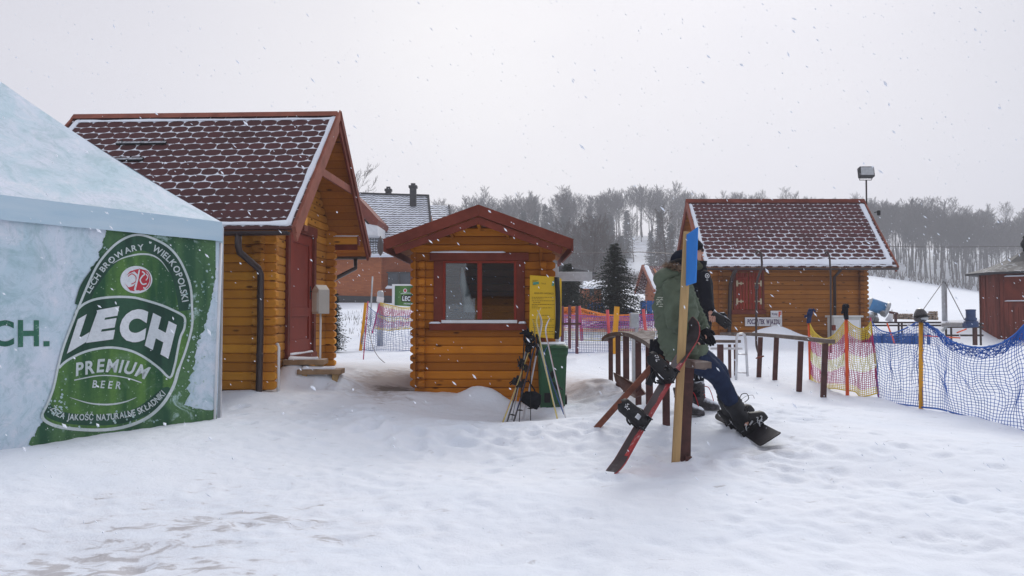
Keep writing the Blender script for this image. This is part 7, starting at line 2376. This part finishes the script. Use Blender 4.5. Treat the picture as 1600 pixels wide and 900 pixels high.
def glove_mesh(mb, wr, el, palm, s=1.0, curl=.5):
    d, a, b_ = frame_from(wr-el, palm)
    mb.smooth = True
    mb.ell([(wr-d*.05*s, a*.045*s, b_*.05*s),(wr-d*.01*s, a*.036*s, b_*.042*s),(wr+d*.03*s, a*.03*s, b_*.05*s),(wr+d*.075*s, a*.028*s, b_*.053*s),(wr+d*.10*s, a*.018*s, b_*.045*s)], 12)
    for o_, L in ((-.038,.085),(-.013,.098),(.013,.092),(.037,.072)):
        q0 = wr+d*.085*s+b_*o_*s
        mb.tube([q0-d*.02*s, q0+d*L*.4*s, q0+d*L*.75*s-a*.03*curl*s, q0+d*L*.95*s-a*.07*curl*s], [.017*s,.0165*s,.015*s,.011*s], 8)
    q0 = wr+d*.02*s-b_*.04*s
    mb.tube([q0, q0-b_*.03*s+d*.03*s-a*.01*s, q0-b_*.035*s+d*.065*s-a*.02*s], [.018*s,.017*s,.012*s], 8)

# ---- the one in the green parka, sitting on the end of the curved rail
J = dict(pelvis=P(1072,545,7.95), chest=P(1056,470,8.0), neck=P(1062,434,7.98),
         shr=P(1051,448,7.80), shl=P(1066,447,8.20), elr=P(1060,503,7.70), ell=P(1086,492,8.25), wrr=P(1082,528,7.74), wrl=P(1100,516,8.15),
         hipr=P(1082,556,7.84), hipl=P(1086,554,8.08), knr=P(1121,588,8.10), knl=P(1124,583,8.35), anr=P(1164,648,8.36), anl=P(1150,638,8.70),
         toer=P(1190,656,8.15), toel=P(1184,640,8.62))
C1 = P(1212,691,7.98)-Vector((0,0,.012)); C2 = P(1128,643,9.30); _bc = (C1+C2)/2; _ba = (C1-C2).normalized()
_bw = Vector((.80,.12,.50)); _bw = (_bw-_ba*_bw.dot(_ba)).normalized(); _bn = _ba.cross(_bw)
if _bn.z < 0: _bn = -_bn
for _s, _k in ((.17,'anr'),(-.15,'anl')): J[_k] = _bc+_ba*_s-_bw*.055+_bn*.15
HD = P(1071,415,7.96)
loc1 = Vector((J['pelvis'].x, J['pelvis'].y, gz(J['pelvis'].x, J['pelvis'].y)))
p1 = person_body('person', 'person in a green parka and dark jeans sitting on the curved rail', J, HD, (.98,.15,-.05), loc1)
mb = MB()
# torso of the parka: profile half width along x, depth along y
def sec(px0, px1, py, Y, dep, tilt=0):
    a = P(px0,py+tilt,Y); b_ = P(px1,py-tilt,Y); c = (a+b_)/2; return (c, (b_-a)/2, Vector((0,dep,0)))
puffy(mb, [sec(1052,1100,563,7.95,.20,4), sec(1040,1103,555,7.95,.25,5), sec(1033,1100,543,7.95,.27,3), sec(1027,1094,522,7.97,.27), sec(1022,1090,498,8.0,.27), sec(1021,1088,474,8.0,.27), sec(1024,1084,455,8.0,.265),
           sec(1032,1080,440,8.0,.22), sec(1042,1078,430,7.99,.14), sec(1050,1077,424,7.98,.09)], 52, .034, 9.0, 3, sub=7)
pk_ = mb.build('parka', MAT['parka'], p1)
mb = MB(); puffy(mb, [sec(1062,1098,560,7.88,.14,2), sec(1064,1106,549,7.88,.17,2), sec(1068,1105,538,7.88,.17)], 28, .010, 6.0, 13)
mb.build('parka_hem', MAT['parka'], p1)
for s, pts_, w_ in (('r', [J['shr']+Vector((.0,.05,.03)), J['shr'], J['shr'].lerp(J['elr'],.5)+Vector((-.02,-.02,0)), J['elr']+Vector((-.02,0,0)), J['elr'].lerp(J['wrr'],.5), J['wrr']-Vector((.01,0,-.02))], [.07,.10,.098,.092,.082,.060]),
               ('l', [J['shl'], J['shl'].lerp(J['ell'],.5), J['ell'], J['ell'].lerp(J['wrl'],.5), J['wrl']], [.09,.095,.09,.08,.058])):
    mb = MB(); secs = []
    for i, p in enumerate(pts_):
        d = (pts_[min(i+1,len(pts_)-1)]-pts_[max(0,i-1)]).normalized(); _, a, b_ = frame_from(d, VY)
        secs.append((p, a*w_[i]*.95, b_*w_[i]*1.05))
    puffy(mb, secs, 28, .030, 11.0, 5 if s == 'r' else 6, sub=8); mb.build('sleeve', MAT['parka'], p1)
# seams, pockets, back print
mb = MB(); 
a = P(1070,508,7.70); mb.prism([P(1072,508,7.66),P(1090,506,7.69),P(1090,512,7.70),P(1072,514,7.66)], (0,.02,0)); mb.build('pocket_flap', MAT['parka'], p1, bevel=.004)
# hood hanging at the back with a fur rim
mb = MB()
puffy(mb, [(P(1030,450,8.0), Vector((.03,0,-.02)), Vector((0,.08,0))), (P(1032,443,8.0), Vector((.07,0,-.04)), Vector((0,.16,0))), (P(1040,433,8.0), Vector((.095,0,-.05)), Vector((0,.175,0))), (P(1050,426,8.0), Vector((.085,0,-.05)), Vector((0,.16,0))), (P(1056,422,8.0), Vector((.05,0,-.03)), Vector((0,.12,0)))], 32, .012, 8.0, 8)
mb.build('hood', MAT['parka'], p1)
fur = MB(); fr_ = random.Random(6)
for i in range(1500):
    t = fr_.uniform(0, math.pi*2)
    c0 = P(1051,421,7.98)+Vector((math.sin(t)*.0,0,0))
    base_ = c0+Vector((-.055*abs(math.cos(t))*0+.07*math.cos(t)*.9, .155*math.sin(t), .012+.02*math.cos(t)*-1))
    d = Vector((fr_.gauss(0,1),fr_.gauss(0,1),fr_.gauss(.6,1))).normalized()
    L = fr_.uniform(.02,.052)
    sd = d.orthogonal().normalized()*.0035
    q = base_+Vector((fr_.gauss(0,.012),fr_.gauss(0,.012),fr_.gauss(0,.012)))
    fur.add([q-sd, q+sd, q+d*L], [(0,1,2)])
fur.build('fur_rim', MAT['fur'], p1, fixn=False)
# print on the back: small white lettering-like crest
pr = Print(lambda px, py, off: P(px, py, 7.765-.0004*max(0,px-1026)-off+.0012*max(0,1040-px)**1.25))
for (x0_, y0_, w_) in ((1027,465,9),(1025,468.5,5),(1032,468.5,4),(1025.5,472,8),(1026,475.5,3),(1031,475.5,5),(1029,479,6)):
    pr.stroke([(x0_,y0_),(x0_+w_*.5,y0_-.4),(x0_+w_,y0_)], 1.2, 0, 2)
pr.stroke([(1026,477),(1030,470),(1035,466)], .9, .001, 3)
pb_ = pr.build('back_print', M('cream_print', (0.45,0.47,0.40), .8,.1,.2,20,0), p1)
# jeans
def leg(mbx, h, k, a, r, seed, tuck=.04):
    pts_ = [h, h.lerp(k,.5)+Vector((0,0,.01)), k, k.lerp(a,.45), a.lerp(k,tuck)]
    secs = []
    for i, p in enumerate(pts_):
        d = (pts_[min(i+1,4)]-pts_[max(0,i-1)]).normalized(); _, u_, v_ = frame_from(d, VY); secs.append((p, u_*r[i], v_*r[i]*1.05))
    puffy(mbx, secs, 24, .010, 8.0, seed, sub=7)
mb = MB()
leg(mb, J['hipr']+Vector((-.02,0,.0)), J['knr'], J['anr'], [.125,.118,.094,.084,.066], 21, .30)
leg(mb, J['hipl']+Vector((-.02,0,.0)), J['knl'], J['anl'], [.125,.115,.092,.082,.066], 22, .30)
mb.sphere(J['pelvis'], .155, 16, 10, (.95,1.25,.8))
mb.build('jeans', MAT['denim'], p1)
# head gear
mb = MB(); mb.smooth = True
mb.ell([(HD+Vector((-.01,0,.165)),Vector((.02,0,0)),Vector((0,.02,0))),(HD+Vector((-.015,0,.145)),Vector((.085,0,0)),Vector((0,.075,0))),(HD+Vector((-.02,0,.09)),Vector((.125,0,.0)),Vector((0,.105,0))),(HD+Vector((-.025,0,.03)),Vector((.128,0,.0)),Vector((0,.112,0))),(HD+Vector((-.03,0,-.02)),Vector((.112,0,.01)),Vector((0,.11,0))),(HD+Vector((-.045,0,-.055)),Vector((.08,0,.015)),Vector((0,.10,0)))], 20)
cap_ = mb.build('knit_cap', M('navy_knit', (0.010,0.013,0.024), .95,.1,.3,20,.5,60, stretch=(1,1,.3)), p1)
mb = MB(); q = P(1053,414.5,7.84); mb.bar(P(1052.5,415,7.855), P(1058.5,415.5,7.850), .01, .032, (0,0,1)); mb.build('cap_label', MAT['white'], p1)
mb = MB(); mb.smooth=True
mb.ell([(HD+Vector((.06,0,.02)),Vector((0,.10,0)),Vector((0,0,.075))),(HD+Vector((.11,.01,.01)),Vector((0,.095,0)),Vector((0,0,.06))),(HD+Vector((.165,.02,-.01)),Vector((0,.07,0)),Vector((0,0,.022)))], 16)
mb.build('cap_peak', M('olive_peak', (0.06,0.065,0.045), .9,.1,.2,20,.3,60), p1)
mb = MB(); mb.smooth=True; mb.tube([HD+Vector((-.15,0,.03)),HD+Vector((-.10,-.10,.045)),HD+Vector((0,-.125,.055)),HD+Vector((.09,-.11,.05))], .018, 8); mb.build('goggle_strap', MAT['black'], p1)
mb = MB(); glove_mesh(mb, J['wrr'], J['elr'], VY*-1, 1.0, .5); mb.build('glove', MAT['blackfab'], p1)
mb = MB(); glove_mesh(mb, J['wrl'], J['ell'], VY*-1, 1.0, .5); mb.build('glove', MAT['blackfab'], p1)

# ---- snowboards
def board_frame(c, ax, w):
    ax = Vector(ax).normalized(); w = Vector(w); w = (w-ax*w.dot(ax)).normalized(); nrm = ax.cross(w)
    return Vector(c), ax, w, nrm
def snowboard(name, label, c, ax, w, flip, L, W_, top, base, edge, tipk=.12):
    c, ax, w, nrm = board_frame(c, ax, w)
    if flip: nrm = -nrm
    t = thing(name, label, 'snowboard', c-ax*L/2)
    N = 44; rows = []
    for i in range(N+1):
        s = -1+2*i/N
        e = abs(s)
        hw_ = W_/2*(.86+.14*s*s)
        if e > .80: hw_ *= math.sqrt(max(0.0, 1-((e-.80)/.20)**2.6))
        hw_ = max(hw_, .012)
        up_ = tipk*(1.0 if s > 0 else .4)*max(0, (e-.74)/.26)**1.7 + .012*(1-e*e)
        p = c+ax*(s*L/2*(1-.02*(up_/tipk if tipk else 0)))+nrm*up_
        rows.append((p, hw_))
    def strip(o0, o1, inset):
        m_ = MB(); rings = []
        for p, h_ in rows:
            h_ = max(.006, h_-inset)
            rings.append([p+w*h_+nrm*o0, p-w*h_+nrm*o0, p-w*h_+nrm*o1, p+w*h_+nrm*o1])
        m_.loft(rings); return m_
    strip(.001,.0095,.0).build('core', edge, t)
    strip(.0098,.0108,.006).build('topsheet', top, t)
    strip(-.0004,.0007,.003).build('base', base, t)
    return t, c, ax, w, nrm
MAT['topdark'] = M('dark_topsheet', (0.050,0.040,0.045), .35,.5,.3,7,.05,30, snow=(.75,1.2,14.,.6))
m, n, b = newmat('red_scratched_base')
vec = coords(n, 'Object', (1,1,1))
s_ = noise(n, vec, 9, 6, .75, 2.5)
c = mixc(n, ramp(n, noise(n, vec, 3.0, 3, .5), [(.35,0.),(.65,1.)]), (0.30,0.02,0.025), (0.50,0.045,0.05))
c = mixc(n, ramp(n, s_, [(.56,0.),(.60,.8)]), c, (0.58,0.40,0.40)); c = mixc(n, ramp(n, s_, [(.34,.7),(.38,0.)]), c, (0.03,0.02,0.025))
link(n, c, b.inputs['Base Color']); b.inputs['Roughness'].default_value = .35
MAT['redbase'] = m
MAT['edgered'] = M('red_edge', (0.33,0.03,0.035), .35,.5,.3,14,0)
def binding(t, c, ax, w, nrm, s, heel, ang=0.0, lab=None, hb=.26):
    """snowboard binding: base tray, tall highback with cutouts, ankle and toe straps; heel = side (+1/-1 along w)"""
    w_ = w.copy(); w_.rotate(Quaternion(nrm, ang)); a_ = ax.copy(); a_.rotate(Quaternion(nrm, ang))
    h = w_*heel
    o = c+ax*s+nrm*.022
    mb = MB()
    mb.prism([o+a_*.055+h*.13, o-a_*.055+h*.13, o-a_*.055-h*.12, o+a_*.055-h*.12], nrm*.018)
    for q in (-1, 1): mb.prism([o+a_*q*.055+h*.15, o+a_*q*.066+h*.15, o+a_*q*.066-h*.06, o+a_*q*.055-h*.06], nrm*.065)
    tr_ = mb.build('binding', MAT['blacksnow'], t, bevel=.004)
    # footbed wedge, light grey
    mb = MB(); mb.prism([o+a_*.048+h*.10+nrm*.0182, o-a_*.048+h*.10+nrm*.0182, o-a_*.048-h*.10+nrm*.0182, o+a_*.048-h*.10+nrm*.0182], nrm*.008); mb.build('footbed', M('snowy_footbed', (0.25,0.25,0.26), .7,.3,.5,18,.3,30, snow=(-1.2,.6,10.,.9)), tr_)
    # highback: curved shell rising from the heel, slightly leaning back, with a slot
    mb = MB(); mb.smooth = True
    rings = []
    K = 12; Q = 12
    pts_ = []
    for i in range(K+1):
        v = i/K
        width = .072*(1-.05*v) if v < .8 else .070*math.sqrt(max(.02, 1-((v-.8)/.2)**2*.92))
        row = []
        for j in range(Q+1):
            u = -1+2*j/Q
            p = o+h*(.135+.03*v-.05*abs(u)**2.2)+a_*(u*width)+nrm*(.03+hb*v-.02*(1-abs(u))*0)
            row.append(p)
        pts_.append(row)
    vs = [p for r in pts_ for p in r]; vs2 = [p+h*.010 for p in vs]; fs = []
    n_ = Q+1; T = len(vs)
    hole = lambda i, j: (3 <= i <= 4 and 4 <= j <= 7)
    for i in range(K):
        for j in range(Q):
            if hole(i, j): continue
            q = i*n_+j; fs.append((q, q+1, q+n_+1, q+n_)); fs.append((T+q, T+q+n_, T+q+n_+1, T+q+1))
    def rim(a, b_): fs.append((a, b_, T+b_, T+a))
    for j in range(Q): rim(j+1, j); rim(K*n_+j, K*n_+j+1)
    for i in range(K): rim(i*n_, (i+1)*n_); rim((i+1)*n_+Q, i*n_+Q)
    for j in range(4, 8): rim(3*n_+j, 3*n_+j+1); rim(5*n_+j+1, 5*n_+j)
    for i in range(3, 5): rim((i+1)*n_+4, i*n_+4); rim(i*n_+8, (i+1)*n_+8)
    mb.add(vs+vs2, fs); hbk = mb.build('highback', MAT['black'], tr_)
    # white dotted mark at the top of the highback, on its outer face
    mb = MB(); dr_ = random.Random(int(abs(s)*100))
    for k in range(16):
        th = dr_.uniform(0,6.28); r0 = dr_.uniform(.006,.030); v = .80
        p = o+h*(.135+.03*v+.0105)+nrm*(.03+hb*v+r0*math.sin(th))+a_*(r0*math.cos(th)); rr_ = dr_.uniform(.003,.006)
        mb.prism([p+a_*rr_, p+nrm*rr_, p-a_*rr_, p-nrm*rr_], h*.0015)
    mb.build('mark', MAT['white'], hbk)
    mb = MB(); mb.smooth = True
    for (dh, up_, r_) in ((.04,.115,.018),(-.09,.06,.014)):
        arc_ = []
        for k in range(11):
            th = math.pi*k/10
            arc_.append(o+h*dh+a_*(.068*math.cos(th))+nrm*(.03+up_*math.sin(th)**.7)-h*(.04*math.sin(th)))
        mb.tube(arc_, r_*.75, 6)
    mb.tube([o+a_*.068+h*.05+nrm*.05, o+a_*.09+h*.02+nrm*.075, o+a_*.088-h*.03+nrm*.10], .008, 6)
    mb.build('strap', MAT['black'], tr_)
    mb = MB(); 
    q = o+a_*.075+h*.03+nrm*.09; mb.bar(q, q-h*.05+nrm*.02, .02,.014); q = o+a_*.07-h*.08+nrm*.06; mb.bar(q, q-h*.04+nrm*.01, .018,.012); mb.build('buckle', MAT['steel'], tr_)
    return tr_
# leaning board
A_ = P(957,744,7.17); B_ = P(1094,512,7.62)
ax_ = (B_-A_).normalized(); L_ = (B_-A_).length+.10
perp = Vector((.86,0,-.5)); wv = perp*.28+Vector((0,-.96,0))
sb1, c_, a_, w_, n_ = snowboard('snowboard', 'worn dark and red snowboard leaning on the curved rail, its end stuck in the snow', (A_+B_)/2, ax_, wv, True, L_, .22, MAT['topdark'], MAT['redbase'], MAT['edgered'])

mb = MB(); mb.smooth = False
prev = None; rr2 = random.Random(2)
K = 30; vs = []; fs = []
for i in range(K+1):
    s = -.62+1.02*i/K
    inner = .030+.03*float(fbm(i*.35,2,3,4))*2
    p = c_+a_*s+n_*(.0114+.012*(1-(s/(L_/2))**2))
    vs += [p+w_*.094, p+w_*(inner)]
for i in range(K): fs.append((2*i,2*i+1,2*i+3,2*i+2))
mb.add(vs, fs); mb.build('red_graphic', MAT['redbase'], sb1, fixn=False)
binding(sb1, c_, a_, w_, n_, .22, 1, R(6), hb=.33)
binding(sb1, c_, a_, w_, n_, -.27, 1, R(-8), hb=.33)
# the board under the sitting person's boots
wv2 = Vector((.80,.12,.50))
ax2 = (C1-C2).normalized()
sb2, c2, a2, w2, n2 = snowboard('snowboard', 'black snowboard strapped to the boots of the person in the green parka', (C1+C2)/2, ax2, wv2, False, (C1-C2).length, .27, M('black_topsheet', (0.020,0.018,0.022), .4,.4,.3,9,.1,40, snow=(1.02,1.25,9.,.8)), MAT['black'], MAT['black'], .05)
if n2.z < 0: n2 = -n2
for s in (-.15, .17):
    binding(sb2, c2, a2, w2, n2, s, -1, 0, hb=.20)
def boot(parent, c, ax, w, nrm, s, shin_top, mat_, name='boot', size=1.0, lace=True):
    """soft snowboard boot: rounded toe cap, shaft following the shin"""
    o = c+ax*s+nrm*.045
    heel = o-w*.12; toe = o+w*.20
    mb = MB(); mb.smooth = True
    secs = []
    for (t, hw_, hh) in ((0,.035,.05),(.05,.050,.075),(.25,.052,.085),(.5,.050,.075),(.72,.054,.058),(.88,.050,.048),(.97,.034,.034),(1.0,.014,.016)):
        p = heel.lerp(toe, t); secs.append((p+nrm*hh, ax*hw_*size, nrm*hh*size))
    mb.ell([(a_+Vector((0,0,0)), b_, c_) for a_, b_, c_ in secs], 18, True, 2.4)
    # outsole
    rings = []
    for t, hw_ in ((-.01,.03),(.03,.046),(.3,.050),(.5,.046),(.75,.056),(.92,.046),(1.0,.02)):
        p = heel.lerp(toe, t); rings.append([p+ax*hw_+nrm*.0, p-ax*hw_+nrm*.0, p-ax*hw_+nrm*.026, p+ax*hw_+nrm*.026])
    mb.smooth = False; mb.loft(rings)
    b_ = mb.build(name, mat_, parent)
    ankle = heel.lerp(toe, .22)+nrm*.10
    st = Vector(shin_top)
    d = (st-ankle).normalized(); _, u_, v_ = frame_from(d, w)
    mb = MB()
    puffy(mb, [(ankle-d*.06+w*.01, u_*.095, v_*.060), (ankle+d*.04, u_*.090, v_*.072), (ankle.lerp(st,.5), u_*.090, v_*.080), (st-d*.02, u_*.098, v_*.088), (st+d*.015, u_*.090, v_*.082)], 24, .008, 8, int(abs(s)*50), sub=5)
    mb.build('shaft', mat_, b_)
    if lace:
        mb = MB(); mb.smooth = True
        for k in range(6):
            q = ankle.lerp(st, k/6)+w*.088+nrm*.0
            mb.tube([q-ax*.035, q+w*.012+nrm*.01, q+ax*.035], .004, 5)
        q = st+w*.07-d*.05
        mb.tube(catmull([tuple(x) for x in (q, q+Vector((.02,-.02,.07)), q+Vector((.07,-.03,.08)), q+Vector((.09,-.03,.03)), q+Vector((.05,-.02,-.01)))], 5), .0045, 5)
        mb.tube(catmull([tuple(x) for x in (q+ax*.02, q+Vector((.06,-.02,.05)), q+Vector((.13,-.03,.065)), q+Vector((.15,-.03,.03)))], 5), .002, 4)
        mb.tube([q+Vector((.03,0,-.10)), q+Vector((.08,0,-.085)), q+Vector((.10,0,-.06))], .012, 6)
        mb.build('lace', MAT['black'], b_)
    return b_
MAT['boot'] = M('black_boot', (0.010,0.010,0.013), .55,.35,.3,12,.25,40, snow=(1.05,1.5,22.,.7))
boot(p1, c2, a2, w2, n2, .17, J['anr'].lerp(J['knr'],.45), MAT['boot'], 'boot', 1.12)
boot(p1, c2, a2, w2, n2, -.15, J['anl'].lerp(J['knl'],.45), MAT['boot'], 'boot', 1.12, False)
# white stitched marks and buckles on the straps
mb = MB(); mb.smooth=True
for (px, py) in ((1165,668),(1183,657),(1189,655),(1186,662)):
    q = P(px,py,8.05); mb = MB(); mb.smooth = True; mb.tube(catmull([tuple(q+Vector(v)) for v in ((-.008,0,.03),(.008,-.005,.028),(.0,-.01,.0),(.012,0,-.028))], 4), .005, 5); mb.build('strap_clip', MAT['steel'], sb2)

# ---- the one standing behind in a black jacket
J2 = dict(pelvis=P(1086,520,9.75), chest=P(1092,452,9.75), neck=P(1090,416,9.75),
          shr=P(1097,430,9.56), shl=P(1092,430,9.94), elr=P(1104,470,9.45), ell=P(1104,472,9.95), wrr=P(1107,486,9.25), wrl=P(1112,490,9.65),
          hipr=P(1084,526,9.65), hipl=P(1086,526,9.86), knr=P(1079,572,9.62), knl=P(1088,572,9.88), anr=P(1064,626,9.65), anl=P(1088,622,9.85),
          toer=P(1080,638,9.60), toel=P(1102,636,9.78))
J2['wrr'] = P(1110,488,9.30)
HD2 = P(1086,393,9.75)
loc2 = Vector((J2['pelvis'].x, J2['pelvis'].y, gz(J2['pelvis'].x, J2['pelvis'].y)))
p2 = person_body('person', 'person in a black jacket and sunglasses standing behind the green parka', J2, HD2, (.97,-.2,-.08), loc2)
mb = MB()
puffy(mb, [sec(1070,1108,535,9.75,.21), sec(1066,1110,520,9.75,.24), sec(1066,1112,495,9.75,.25), sec(1070,1114,465,9.75,.25), sec(1074,1112,440,9.75,.23), sec(1078,1106,427,9.75,.17), sec(1080,1104,417,9.75,.10), sec(1081,1104,408,9.75,.09)], 36, .014, 8, 31)
bj = M('black_jacket', (0.007,0.008,0.014), .8,.2,.3,9,.35,18)
mb.build('jacket', bj, p2)
for s, sh_, el_, wr_ in (('r',J2['shr'],J2['elr'],J2['wrr']),('l',J2['shl'],J2['ell'],J2['wrl'])):
    pts_ = [sh_+Vector((-.02,.0,.03)), sh_, sh_.lerp(el_,.5), el_, el_.lerp(wr_,.6), wr_]; w_l = [.06,.092,.085,.078,.064,.05]
    secs = []
    for i, p in enumerate(pts_):
        d = (pts_[min(i+1,5)]-pts_[max(0,i-1)]).normalized(); _, u_, v_ = frame_from(d, VY); secs.append((p, u_*w_l[i], v_*w_l[i]*1.05))
    mb = MB(); puffy(mb, secs, 22, .010, 8, 33, sub=6); mb.build('sleeve', bj, p2)
    mb = MB(); d = (Vector(wr_)-Vector(el_)).normalized(); g0 = wr_+(Vector((.06,-.02,-.045)) if s == 'r' else Vector((.05,-.02,-.03)))
    glove_mesh(mb, g0, g0-Vector((.75,-.1,.55*-1)).normalized()*.2, Vector((0,-1,.2)), 1.15, .35); mb.build('glove', MAT['blacksnow'] if s == 'r' else MAT['blackfab'], p2)
mb = MB(); leg(mb, J2['hipr'], J2['knr'], J2['anr'], [.12,.112,.09,.092,.088], 41); leg(mb, J2['hipl'], J2['knl'], J2['anl'], [.12,.112,.09,.092,.088], 42); mb.sphere(J2['pelvis'], .15, 14, 9, (.95,1.1,.8)); mb.build('ski_trousers', MAT['blackfab'], p2)
mb = MB(); mb.smooth=True
mb.ell([(HD2+Vector((-.01,0,.15)),VX*.02,VY*.02),(HD2+Vector((-.01,0,.13)),VX*.07,VY*.06),(HD2+Vector((-.005,0,.08)),VX*.105,VY*.092),(HD2+Vector((-.012,0,.035)),VX*.108,VY*.095),(HD2+Vector((-.03,0,.01)),VX*.09,VY*.092)], 18)
mb.build('knit_cap', MAT['blackfab'], p2)
mb = MB(); mb.smooth=True; f2 = Vector((.97,-.2,0)).normalized(); s2_ = f2.cross(VZ)
for q in (-1,1): mb.sphere(HD2+f2*.094+s2_*q*.034+Vector((0,0,.012)), .030, 10, 7, (.45,1.0,.75))
mb.tube([HD2+s2_*.082+Vector((0,0,.012)), HD2+f2*.09+s2_*.055+Vector((0,0,.018)), HD2+f2*.105+Vector((0,0,.018)), HD2+f2*.09-s2_*.055+Vector((0,0,.018)), HD2-s2_*.082+Vector((0,0,.012))], .006, 6)
mb.build('sunglasses', M('brown_lens', (0.05,0.015,0.015), .1,.6,.1,5,0), p2)
pr = Print(lambda px, py, off: P(px, py, 9.335-off))
pr.stroke(circ(3.0,3.4,1105,431,k=14), .9, 0, 1, True); pr.poly(circ(1.1,1.3,1105,431,k=10), 0); pr.stroke([(1103.5,437.5),(1106.5,437.7)], 1.0, 0, 1)
pr.build('sleeve_badge', MAT['white'], p2)
MAT['boot2'] = M('grey_snowy_boot', (0.05,0.045,0.05), .6,.35,.7,16,.4,30, snow=(.15,.6,24.,1.))
for s, an_, toe_ in (('r',J2['anr'],J2['toer']),('l',J2['anl'],J2['toel'])):
    wv_ = (toe_-an_); wv_.z = -.0; wv_.normalize(); zz = gz(an_.x,an_.y)
    wv_ = Vector((.97,-.25,0)).normalized()
    cc = Vector((an_.x,an_.y,zz-.03))+wv_*.08; axx = wv_.cross(VZ)
    b_ = boot(p2, cc, axx, wv_, VZ, 0, Vector((an_.x,an_.y,zz+.34)), MAT['boot2'], 'ski_boot', 1.05, False)
    mb = MB(); mb.smooth=True
    lr2 = random.Random(5)
    for k in range(7):
        q = Vector((an_.x,an_.y,zz+.08+.035*k))+wv_*(.13-.012*k); mb.tube([q-axx*.045, q+wv_*.01, q+axx*.045+Vector((0,0,.02))], .006, 5)
    q = Vector((an_.x,an_.y,zz+.30))+wv_*.09
    mb.tube(catmull([tuple(x) for x in (q, q+wv_*.06+Vector((0,0,-.02)), q+wv_*.10+Vector((0,-.02,-.13)), q+wv_*.12+Vector((0,-.03,-.25)))], 5), .005, 5)
    mb.build('lace', MAT['redlace'], b_)

# black bag hanging behind the sitting person
mb = MB()
puffy(mb, [(P(1030,528,8.45),VX*.03,VY*.03),(P(1028,535,8.45),VX*.07,VY*.09),(P(1028,552,8.45),VX*.10,VY*.11),(P(1028,568,8.45),VX*.075,VY*.09),(P(1027,580,8.45),VX*.03,VY*.04)], 20, .02, 7, 51)
mb.tube([P(1023,575,8.4),P(1022,598,8.4)], .012, 6); mb.tube([P(1018,530,8.42),P(1019,592,8.40)], .02, 6)
o = mb.build('bag', MAT['blackfab']); tag(recenter(o, P(1028,575,8.45)), 'black bag hanging on the curved rail behind the green parka', 'bag')
# snowy metal brace behind the rail
mb = MB(); mb.bar(P(1013,600,8.9), P(1036,556,8.7), .07,.05,(0,1,0)); o = mb.build('brace', MAT['blacksnow']); tag(recenter(o, P(1013,600,8.9)), 'short snowy brace behind the leaning snowboard', 'brace')
# lumps of snow kicked up around the yard
lm = random.Random(44)
for (px, py, n__, sp_) in ((958,745,16,.10),(1195,705,26,.16),(1150,690,16,.2),(1052,722,10,.08),(430,660,60,.6),(640,622,40,.4),(700,690,50,1.4),(900,800,40,1.8),(1300,720,30,1.6),(470,700,50,1.0)):
    pass

# ------------------------------------------------------------------ falling snow: a cloud of flakes in the air of the yard
mb = MB(); fl_ = random.Random(77)
for i in range(6000):
    Y = 2.2+ (fl_.random()**.8)*24
    x = fl_.uniform(-1,1)*(.75*Y+1.0); z = fl_.uniform(.05, 1.5+.50*Y)
    r0 = (.0028+.0065*fl_.random()**2.2)*(1.0 if Y > 4 else .5)
    d = Vector((fl_.gauss(.9,.3), fl_.gauss(0,.4), -1)).normalized()*r0*fl_.uniform(1.2,3.6)
    sd = d.orthogonal().normalized()*r0; s3 = d.cross(sd).normalized()*r0
    c = Vector((x,Y,z))
    mb.add([c+d,c+sd,c+s3,c-sd,c-s3,c-d], [(0,1,2),(0,2,3),(0,3,4),(0,4,1),(5,2,1),(5,3,2),(5,4,3),(5,1,4)])
o = mb.build('falling_snow', MAT['snow'], None, fixn=False); tag(o, 'scattered white snowflakes falling through the air', 'snowflakes', None, 'stuff')

# ------------------------------------------------------------------ haze
hz = MB(); hz.box(-320, 320, -30, 330, -30, 70)
me_ = hz.build('haze', MAT['snow'])
hm_, n, b = newmat('haze_air')
n.nodes.remove(b)
pv = n.nodes.new('ShaderNodeVolumePrincipled'); pv.inputs['Density'].default_value = 0.0012; pv.inputs['Color'].default_value = (.93,.95,1,1); pv.inputs['Anisotropy'].default_value = 0.2
link(n, pv.outputs[0], n.nodes['Material Output'].inputs['Volume'])
me_.data.materials.clear(); me_.data.materials.append(hm_)
me_['kind'] = 'stuff'; me_['label'] = 'pale winter haze filling the valley'; me_['category'] = 'haze'
